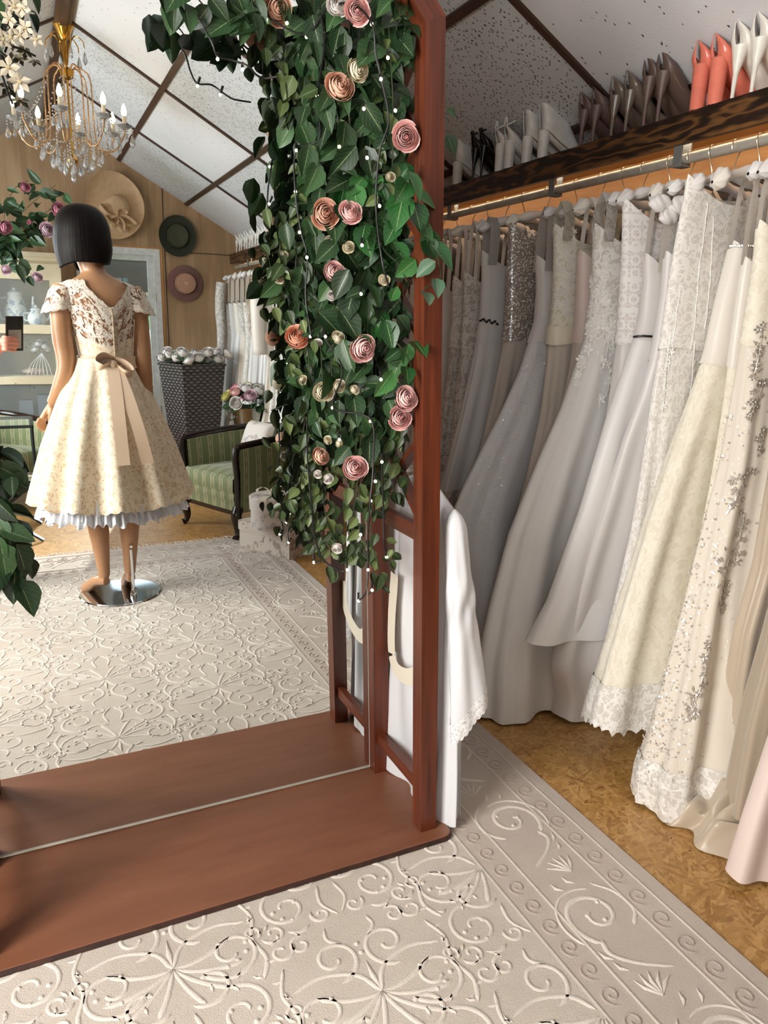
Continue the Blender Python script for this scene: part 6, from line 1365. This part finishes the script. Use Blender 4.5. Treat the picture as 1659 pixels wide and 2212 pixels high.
part(mb, 'basket', M['weave'], pln, smooth=False); 
rm = MB()
for i in range(4): rm.tube([hi[i], hi[(i + 1) % 4]], .012, 8)
part(rm, 'rim', M['weave'], pln); part(MB().add([p - [0, 0, .06] for p in hi], [(3, 2, 1, 0)]), 'soil', M['boardedge'], pln, smooth=False)
lf = MB()
for k in range(60): leaf(lf, np.array([px_, py_, .96]) + [rb.uniform(-.2, .2), rb.uniform(-.2, .2), rb.uniform(0, .08)], (rb.normal(), rb.normal(), .3), (0, .7, .7), .07, .5)
part(lf, 'foliage', M['leaf_grey'], pln, auto=0)
for k in range(24):
    i, j = k % 6, k // 6; p = np.array([px_, py_, .99]) + np.array([math.cos(ang) * (i - 2.5) * .082 - math.sin(ang) * (j - 1.4) * .13, math.sin(ang) * (i - 2.5) * .082 + math.cos(ang) * (j - 1.4) * .13, rb.uniform(-.02, .05)]); add_rose(pln, p, (rb.normal(0, .5), .6 + rb.normal(0, .3), .9), .050 + .012 * rb.random(), 'white', 'rose')
# ---------------------------------------------------------------- hats on the gable wall
def hat_mat(name, a, b, s=60): 
    t = NT(name); n = t.n('TexWave', {'wave_type': 'RINGS', 'rings_direction': 'SPHERICAL'}, Vector=t.obj(), Scale=s, Distortion=1.5); t.bump(n.outputs[1], .4, .003); return t.base(t.ramp(n.outputs[1], [(0, a), (1, b)]), .7)
def on_wall(mb, p, tilt=0.0): return mb.xform(Matrix.Translation(p) @ Matrix.Rotation(-PI / 2 + tilt, 4, 'X'))
def hat(name, label, uv, prof_b, prof_c, mb_, mc_, band=None, squash=(1, 1)):
    p = vy(*uv, 7.3) + np.array([0, .01, 0]); t = thing(name, label, 'hat', tuple(p))
    D = Matrix.Diagonal((squash[0], squash[1], 1, 1))
    part(on_wall(MB().lathe(prof_b, (0, 0, 0), 48).xform(D), p), 'brim', mb_, t); part(on_wall(MB().lathe(prof_c, (0, 0, 0), 40).xform(D), p), 'crown', mc_, t)
    if band: part(on_wall(MB().lathe(band[0], (0, 0, 0), 40).xform(D), p), 'band', band[1], t)
    return t
hat('straw_hat', 'pinkish brown straw hat hanging lowest on the plywood wall', (398, 613), [(.085, .016), (.12, .010), (.155, .014), (.160, .020), (.152, .024), (.085, .026)], [(.098, .02), (.094, .07), (.085, .088), (.06, .095), (0, .097)], hat_mat('mauve_straw', (.43, .30, .28), (.56, .41, .38), 50), hat_mat('peach_straw', (.64, .47, .39), (.76, .60, .50), 50), ([(.100, .024), (.100, .040), (.098, .042)], flat('mauve_band', (.45, .31, .33), .6)))
hat('felt_hat', 'dark green felt hat on the wall right above the pink straw hat', (382, 511), [(.09, .012), (.13, .006), (.165, .022), (.172, .040), (.160, .030), (.09, .022)], [(.105, .016), (.098, .065), (.085, .085), (.05, .080), (0, .068)], hat_mat('dark_green_felt', (.14, .165, .12), (.21, .235, .17), 30), hat_mat('olive_felt', (.21, .22, .16), (.27, .28, .20), 30), ([(.108, .018), (.106, .036), (.104, .038)], flat('dark_green_band', (.12, .14, .11), .6)), (.97, 1.03))
M['sinamay'] = flat('cream_sinamay', (.80, .67, .52), .65, var=.05); pc = vy(246, 445, 7.25) + np.array([0, .03, 0])
bh = thing('wide_brim_hat', 'large cream wide-brimmed hat with a looped bow hanging behind the mannequin head', 'hat', tuple(pc))
rr = np.linspace(.10, 1, 14)[:, None]; a = np.linspace(0, 2 * PI, 73)[None, :]; R_ = .245
mb = MB().grid(np.stack([R_ * rr * np.cos(a) * .98, R_ * rr * np.sin(a) * 1.12, .010 + .05 * rr ** 2 * np.sin(2 * a + .6) + .03 * rr ** 6 + 0 * a], -1)[:, ::-1]); part(on_wall(mb, pc), 'brim', M['sinamay'], bh, auto=0)
part(on_wall(MB().lathe([(.115, .0), (.110, .06), (.09, .085), (.05, .098), (0, .10)], (.01, .03, .01), 36), pc), 'crown', M['sinamay'], bh)
bw = MB()
for k, (a0, l, w) in enumerate(((2.6, .15, .05), (3.5, .12, .05), (-.35, .16, .05), (-1.2, .13, .045), (.5, .09, .05), (4.3, .10, .045))):
    d = np.array([math.cos(a0), 0, math.sin(a0)]); e = np.array([-math.sin(a0), 0, math.cos(a0)]); c = pc + np.array([.0, .075, -.10])
    bw.grid(ribbon([c, c + d * l * .5 + e * .03 + [0, .05, 0], c + d * l + [0, .04, 0], c + d * l * .55 - e * .03 + [0, .02, 0], c], w, (.3, 1, .3), 24).v[0].reshape(24, 3, 3))
part(bw, 'looped_bow', flat('cream_hat_bow', (.85, .74, .60), .55), bh, auto=0)
# ---------------------------------------------------------------- mirrored end of the dress rail
nm = ['lace gown with long sheer sleeves hanging first by the gable wall', 'pleated chiffon gown second from the gable wall', 'ivory satin gown third from the gable wall', 'tulle gown with a beaded band fourth from the gable wall', 'white lace gown fifth from the gable wall', 'plain satin gown sixth from the gable wall', 'ivory tulle gown seventh from the gable wall', 'white satin gown eighth from the gable wall', 'lace gown ninth from the gable wall', 'tulle gown tenth from the gable wall', 'ivory gown eleventh from the gable wall', 'white gown twelfth from the gable wall', 'satin gown thirteenth from the gable wall', 'soft gown fourteenth from the gable wall']
for i, nme in enumerate(nm):
    y = -3.40 + i * .165
    gown('wedding_dress', nme, y, [], [(1.60 - .05 * (i % 3), .02), (1.66, .6), (1.71, 1.22), (1.69, 1.5)], bod=('lace_white', 'chiffon', 'satin_ivory', 'lace_grey')[i % 4], skirt=('tulle_white', 'chiffon', 'satin_white', 'tulle_ivory', 'lace_white')[i % 5], folds=10, amp=.024, ty=(.04, .055, .06, .08), seed=40 + i, zhem=.03 + .05 * (i % 4))
    if i == 0:
        for x in (1.665, 2.03): part(MB().tube(smooth_path([(x, y + .02, 1.66), (x - .025, y + .03, 1.45), (x - .02, y + .035, 1.22), (x - .035, y + .04, 1.02)], 16), np.interp(np.linspace(0, 1, 16), [0, .5, 1], [.05, .042, .034]), 14, False), 'sleeve', C_['lace_grey'], GOWN['wedding_dress40'][0], 'long sheer lace sleeve', auto=0)
jy = -2.15; jk = thing('ivory_jacket', 'ivory long-sleeved jacket on the mirrored part of the rail', 'jacket', (1.80, jy, 1.0))
zt = np.linspace(0, 1, 24)[:, None]; th = np.linspace(0, 2 * PI, 61)[None, :]
part(MB().grid(np.stack([1.84 + np.interp(zt, [0, .8, 1], [.20, .19, .05]) * np.cos(th), jy + .07 + .05 * np.sin(th) + .006 * np.sin(9 * th) + 0 * zt, 1.08 + .62 * zt + 0 * th], -1)[:, ::-1]), 'body', C_['satin_ivory'], jk, auto=0)
for x in (1.63, 2.04): part(MB().tube(smooth_path([(x + (.04 if x < 1.8 else -.04), jy + .08, 1.68), (x - .01, jy + .09, 1.55), (x - .015, jy + .095, 1.3), (x - .01, jy + .10, 1.08)], 18), np.interp(np.linspace(0, 1, 18), [0, .2, 1], [.05, .058, .045]), 18, True), 'sleeve', C_['satin_ivory'], jk, auto=0)
fy = -2.38; fu = thing('fur_stole', 'shaggy cream faux fur stole on the mirrored part of the rail', 'stole', (1.76, fy, 1.2)); core = MB(); fb = MB(); rr_ = np.random.default_rng(2)
pth = smooth_path([(1.72, fy + .03, 1.25), (1.68, fy + .05, 1.45), (1.72, fy + .06, 1.66), (1.80, fy + .05, 1.70)], 20); core.tube(pth, .055, 12)
for k in range(2600):
    p = pth[rr_.integers(0, 20)]; d = rr_.normal(size=3); d /= np.linalg.norm(d); q = p + d * .05 + rr_.normal(0, .012, 3); e = d * .045 + np.array([0, 0, -.05]) + rr_.normal(0, .01, 3); w = np.cross(e, d + .1); w = w / (np.linalg.norm(w) + 1e-9) * .0022
    fb.add([q - w, q + w, q + e], [(0, 1, 2)])
M['fur'] = flat('cream_fur', (.82, .75, .64), .8, var=.15, vs=60); part(core, 'core', M['fur'], fu); part(fb, 'fur', M['fur'], fu, smooth=False)
# ---------------------------------------------------------------- distressed cabinet with china, peonies on top
def shabby():
    t = NT('chipped_cream_paint'); o = t.obj(); a = t.noise(o, 9, 6, .7); m = t.math('GREATER_THAN', a, .66); return t.base(t.mix(m, t.ramp(t.noise(o, 3, 3), [(.3, (.80, .74, .60)), (.7, (.87, .82, .70))]), L((.40, .30, .20))), .55)
M['shabby'] = shabby(); fyc, byc, cx0, cx1 = 2 * MY - 6.6, 2 * MY - 7.05, -.34, .315
cab = thing('display_cabinet', 'cream distressed display cabinet with glazed door behind the mannequin', 'cabinet', ((cx0 + cx1) / 2, (fyc + byc) / 2, 0))
cb_ = MB()
for b in (((cx0, byc, 0), (cx0 + .03, fyc, 1.74)), ((cx1 - .03, byc, 0), (cx1, fyc, 1.74)), ((cx0, byc, 0), (cx1, byc + .02, 1.74)), ((cx0, byc, .02), (cx1, fyc, .06)), ((cx0, byc, 1.71), (cx1, fyc, 1.74))): cb_.box(*b)
part(cb_, 'carcass', M['shabby'], cab, smooth=False, bevel=.003)
cn = MB().box((cx0 - .02, byc, 1.74), (cx1 + .02, fyc + .03, 1.765)); cn.box((cx0 - .04, byc, 1.765), (cx1 + .04, fyc + .05, 1.80)); part(cn, 'cornice', M['shabby'], cab, smooth=False, bevel=.006)
for z in (.50, .86, 1.24): part(MB().box((cx0 + .03, byc + .02, z - .012), (cx1 - .03, fyc - .03, z + .008)), 'shelf', M['shabby'], cab, smooth=False)
dr2 = MB(); dx0, dx1, yf0, yf1 = cx0 + .005, cx1 - .005, fyc, fyc + .025
for b in ((dx0, .06, dx0 + .11, 1.72), (dx1 - .085, .06, dx1, 1.72), (dx0, 1.60, dx1, 1.72), (dx0, 1.195, dx1, 1.262), (dx0, .805, dx1, .862), (dx0, .40, dx1, .535), (dx0, .06, dx1, .12)): dr2.box((b[0], yf0, b[1]), (b[2], yf1, b[3]))
dro = part(dr2, 'door', M['shabby'], cab, 'glazed cream door', smooth=False, bevel=.003)
for z0_, z1_ in ((1.262, 1.60), (.862, 1.195), (.535, .805)): part(MB().box((dx0 + .10, yf0 + .010, z0_), (dx1 - .08, yf0 + .013, z1_)), 'pane', M['glass'], dro, smooth=False)
part(MB().box((dx0 + .10, yf0 + .006, .12), (dx1 - .08, yf0 + .016, .40)), 'lower_panel', M['shabby'], dro, smooth=False); part(MB().ball((dx1 - .04, yf1 + .012, .95), .014, 10), 'knob', M['darkwood'], dro)
M['china'] = print_mat('blue_floral_china', (.86, .87, .85), (.52, .58, .66), 18)
def pot(label, c, s, tall):
    t = thing('teapot' if not tall else 'coffee_pot', label, 'teapot' if not tall else 'coffee pot', tuple(c)); x, y, z = c
    pr = [(0, 0), (.05, 0), (.055, .01), (.075, .05), (.072, .09), (.045, .13), (.042, .135)] if not tall else [(0, 0), (.05, 0), (.052, .015), (.070, .05), (.074, .10), (.060, .16), (.045, .20), (.05, .215)]
    H = pr[-1][1]; part(MB().lathe([(a * s, z + b * s) for a, b in pr], (x, y, 0), 28), 'body', M['china'], t)
    part(MB().lathe([(.05 * s, z + H * s), (.045 * s, z + (H + .015) * s), (.012 * s, z + (H + .03) * s), (.014 * s, z + (H + .045) * s), (0, z + (H + .052) * s)], (x, y, 0), 24), 'lid', M['china'], t)
    part(MB().tube(smooth_path([(x + .06 * s, y, z + .05 * s), (x + .10 * s, y, z + .075 * s), (x + .12 * s, y, z + (H - .01) * s)], 12), np.linspace(.016, .008, 12) * s, 10), 'spout', M['china'], t)
    part(MB().tube(smooth_path([(x - .05 * s, y, z + (H - .02) * s), (x - .105 * s, y, z + H * .8 * s), (x - .10 * s, y, z + .06 * s), (x - .065 * s, y, z + .045 * s)], 16), .007 * s, 8), 'handle', M['china'], t); return t
pot('tall white floral coffee pot behind the top cabinet pane', (-.03, fyc - .16, 1.248), 1.12, True); pot('round white floral teapot in front of the coffee pot', (.115, fyc - .10, 1.248), .9, False)
bq = thing('silk_bouquet', 'white silk bouquet with ribbons on the middle cabinet shelf', 'bouquet', (.14, fyc - .15, .868)); 
for k in range(6): add_rose(bq, (.13 + .035 * math.cos(k), fyc - .15 + .035 * math.sin(k), 1.06 + .02 * (k % 3)), (math.cos(k) * .6, .6, .8), .04, 'white', 'flower')
st_ = MB()
for k in range(7): st_.tube(smooth_path([(.13, fyc - .14, 1.04), (.11 + .02 * (k - 3), fyc - .11, .96), (.10 + .03 * (k - 3), fyc - .09, .872)], 10), .0025, 5)
part(st_, 'ribbon', C_['satin_white'], bq)
o = MB().ball((.06, fyc - .16, .895), .05, 14, 0, (1.9, 1, .52)).build('seashells', print_mat('shell', (.85, .76, .68), (.66, .52, .45), 30)); tag(o, 'heap of pale shells on the middle cabinet shelf', 'shells')
for (x, w, h, lab) in ((-.02, .10, .16, 'left grey box behind the lower cabinet pane'), (.115, .09, .20, 'right grey box behind the lower cabinet pane')):
    o = MB().box((x - w / 2, fyc - .24, .508), (x + w / 2, fyc - .08, .508 + h)).build('storage_box', M['greybox'], smooth=False, bevel=.004); tag(o, lab, 'box')
def vp_(u, v, Y, dz=0): return vy(u, v, Y)
pe = thing('peony_arrangement', 'pot of pink peonies with long leaves on top of the cream cabinet', 'flower arrangement', (-.05, fyc - .12, 1.80))
part(MB().lathe([(0, 1.80), (.085, 1.80), (.12, 1.95), (.11, 1.96), (0, 1.93)], (-.05, fyc - .14, 0), 24), 'pot', flat('dark_pot', (.12, .11, .11), .4), pe)
lf, st = MB(), MB(); PE = dict(y=6.35, yj=.10, ratio=.50, mirror=True, pair=2, hang=.3)
for path in ([(20, 525), (40, 470), (80, 430), (120, 400)], [(15, 520), (10, 460), (30, 410), (60, 390)], [(25, 520), (60, 500), (95, 490)], [(20, 525), (30, 560), (38, 585), (45, 600)], [(10, 520), (-10, 470), (-5, 430)], [(35, 520), (80, 470), (140, 440)], [(38, 565), (60, 585), (75, 600)], [(15, 530), (5, 560), (12, 585)]): strand(lf, st, path, .125, .06, .05, **PE)
part(lf, 'foliage', [M['leaf_big']], pe, auto=0); part(st, 'stem', M['stem'], pe)
for (u, v, s, kd) in ((121, 456, .062, 'rose'), (100, 498, .060, 'blush'), (5, 490, .055, 'rose'), (14, 580, .042, 'blush'), (80, 601, .042, 'blush'), (65, 480, .02, 'rose'), (52, 405, .04, 'rose')): add_rose(pe, vy(u, v, 6.22), (rb.normal(0, .4), 1, rb.normal(.1, .3)), s, kd, 'peony')
# folding metal side table with tray in front of the cabinet
M['gmetal'] = flat('dark_green_metal', (.15, .19, .19), .35, .4); ft = thing('folding_table', 'dark green metal folding table with glass top and tray at the left picture edge', 'table', (-.20, -1.5, 0))
for x in (-.50, .005): 
    for y in (-1.32, -1.78): part(MB().tube([(x, y, .30), (x, y, .68)], .010, 8), 'upright', M['gmetal'], ft)
fr_ = MB()
for z in (.68, .31):
    for p, q in (((-.5, -1.32), (.005, -1.32)), ((.005, -1.32), (.005, -1.78)), ((.005, -1.78), (-.5, -1.78)), ((-.5, -1.78), (-.5, -1.32))): fr_.bar((*p, z), (*q, z), .022, .016)
part(fr_, 'frame', M['gmetal'], ft, smooth=False); part(MB().box((-.49, -1.77, .686), (-.0, -1.33, .692)), 'glass_top', M['glass'], ft, smooth=False)
part(MB().box((-.49, -1.77, .315), (-.0, -1.33, .322)), 'lower_shelf', M['gmetal'], ft, smooth=False)
for y in (-1.33, -1.77):
    part(MB().bar((-.40, y, .30), (.015, y + .14, .006), .028, .012), 'folding_leg', M['gmetal'], ft, smooth=False); part(MB().bar((-.05, y - .015, .30), (-.45, y + .12, .006), .028, .012), 'folding_leg', M['gmetal'], ft, smooth=False)
tr = thing('round_tray', 'round silver tray lying on the lower shelf of the folding table', 'tray', (-.13, -1.52, .322)); part(MB().lathe([(0, .324), (.15, .324), (.17, .338), (.165, .342), (.148, .330), (0, .330)], (-.13, -1.52, 0), 36), 'dish', M['chrome'], tr)
part(MB().lathe([(.06, .331), (.065, .37), (.05, .385), (0, .39)], (-.13, -1.52, 0), 24), 'lid', M['chrome'], tr)
# ---------------------------------------------------------------- the photographer's phone, hand and figure
cR, cU, cB = np.array(cr), np.array(cu), np.array(cb)
def cp(r, u, b): return CAMP + cR * r + cU * u + cB * b
ph = thing('smartphone', 'dark smartphone held upright by a hand at the left edge of the mirror', 'phone', tuple(cp(-.024, -.062, .006)))
part(MB().obox(cp(-.024, -.062, .0065), cR, cU, (.0355, .0735, .004)), 'case', flat('black_phone_case', (.05, .05, .055), .3), ph, smooth=False, bevel=.003)
part(MB().obox(cp(.000, -.012, .0018), cR, cU, (.0085, .018, .0008)), 'lens_bump', flat('lens_glass', (.02, .02, .025), .1), ph, smooth=False, bevel=.0007)
part(MB().obox(cp(-.024, -.085, .0023), cR, cU, (.027, .040, .0004)), 'card_pocket', flat('grey_card_pocket', (.66, .64, .61), .5), ph, 'pale grey card pocket', smooth=False)
M['skin'] = flat('pinkish_skin', (.80, .53, .45), .45, var=.05, vs=40); M['cloth'] = flat('peach_blouse', (.80, .58, .47), .7, var=.10); M['jeans'] = flat('dark_trousers', (.13, .14, .18), .8)
pr_ = thing('person', 'person holding up a phone, only the hand seen at the left mirror edge', 'person', (-.42, -.22, 0))
pb = MB(); wr = cp(-.085, -.155, .045)
sh_, el_ = np.array([-.26, -.27, 1.36]), np.array([-.24, -.20, 1.06])
limb(pb, [sh_, (sh_ + el_) / 2, el_], [.055, .048, .040], 14); limb(pb, [el_, (el_ + wr) / 2, wr], [.040, .034, .024], 14)
pb.tube(smooth_path([wr, cp(-.070, -.125, .036), cp(-.055, -.095, .028)], 9), np.interp(np.linspace(0, 1, 9), [0, .5, 1], [.024, .033, .030]), 12, True, 0, .6)
for k in range(4):      # fingers wrap round the left edge on to the phone's back
    u0 = -.075 - k * .0175; ln = (.040, .046, .042, .034)[k]
    pb.tube(smooth_path([cp(-.062, u0 - .010, .022), cp(-.069, u0, .004), cp(-.060, u0 + .001, -.0075), cp(-.058 + ln, u0 - .004, -.0085)], 14), np.linspace(.0092, .0072, 14), 10)
pb.tube(smooth_path([cp(-.060, -.115, .030), cp(-.035, -.110, .028), cp(-.012, -.095, .019)], 10), np.linspace(.013, .009, 10), 10)
tz = np.array([.80, .95, 1.08, 1.25, 1.38, 1.44, 1.47, 1.54]); 
tx = np.interp(np.linspace(.80, 1.54, 30), tz, [.17, .165, .135, .16, .175, .11, .055, .050]); ty_ = np.interp(np.linspace(.80, 1.54, 30), tz, [.12, .115, .10, .12, .10, .07, .055, .05]); a = np.linspace(0, 2 * PI, 33)
Pq = np.stack([-.43 + tx[:, None] * np.cos(a), -.27 + ty_[:, None] * np.sin(a), np.broadcast_to(np.linspace(.80, 1.54, 30)[:, None], (30, 33))], -1); o_ = pb.n; pb.grid(Pq[:, ::-1]); pb.f += [tuple(o_ + i for i in range(32)), tuple(o_ + 29 * 33 + i for i in range(32))[::-1]]; pb.mi += [0, 0]
pb.ball((-.42, -.25, 1.64), .105, 20, 0, (.78, .92, 1.12)); limb(pb, [(-.42, -.150, 1.655), (-.42, -.132, 1.63), (-.42, -.150, 1.615)], [.008, .014, .008], 6, 8); limb(pb, [(-.445, -.158, 1.585), (-.42, -.150, 1.583), (-.395, -.158, 1.585)], [.005, .009, .005], 6, 8)
limb(pb, [(-.60, -.27, 1.37), (-.64, -.27, 1.10), (-.60, -.16, .92)], [.055, .042, .026], 16); pb.ball((-.59, -.14, .87), .035, 10, 0, (.6, .9, 1.3))
for k in range(5): pb.tube(smooth_path([(-.605 + k * .008, -.15 + k * .012, .85), (-.602 + k * .008, -.13 + k * .012, .81), (-.598 + k * .008, -.14 + k * .012, .775 + .012 * (k == 4))], 6), .008, 8)
for s in (-.10, .10): limb(pb, [(-.43 + s, -.27, .86), (-.43 + s, -.255, .48), (-.43 + s, -.27, .09)], [.092, .056, .036], 18); pb.tube(smooth_path([(-.43 + s, -.30, .05), (-.43 + s, -.22, .045), (-.43 + s * 1.1, -.11, .028)], 8), np.linspace(.040, .028, 8), 12)
pbo = part(pb, 'body', M['skin'], pr_, auto=0); md = pbo.modifiers.new('remesh', 'REMESH'); md.mode = 'VOXEL'; md.voxel_size = .0045; md.use_smooth_shade = True; sm = pbo.modifiers.new('smooth', 'SMOOTH'); sm.factor = .5; sm.iterations = 4
cl = MB(); z = np.linspace(.82, 1.47, 26); k_ = np.interp(z, np.linspace(.80, 1.54, 30), tx); k2 = np.interp(z, np.linspace(.80, 1.54, 30), ty_); cl.grid(np.stack([-.43 + (k_[:, None] + .012) * np.cos(a), -.27 + (k2[:, None] + .012) * np.sin(a), np.broadcast_to(z[:, None], (26, 33))], -1)[:, ::-1])
limb(cl, [sh_ + [-.02, 0, .02], (sh_ + el_) / 2, el_, (el_ * .75 + wr * .25)], [.068, .058, .052, .046], 16); limb(cl, [(-.58, -.27, 1.39), (-.642, -.27, 1.10), (-.625, -.20, .98)], [.066, .052, .042], 14); part(cl, 'blouse', M['cloth'], pr_, 'peach blouse', auto=0)
tr_ = MB()
for s in (-.10, .10): limb(tr_, [(-.43 + s * .9, -.27, .90), (-.43 + s, -.255, .48), (-.43 + s, -.27, .08)], [.108, .072, .058], 18)
part(tr_, 'trousers', M['jeans'], pr_, auto=0)
hh = MB().ball((-.42, -.262, 1.672), .112, 20, 0, (.86, .92, 1.02)); part(hh, 'hair', flat('brown_hair', (.22, .14, .10), .5, var=.2, vs=120), pr_)
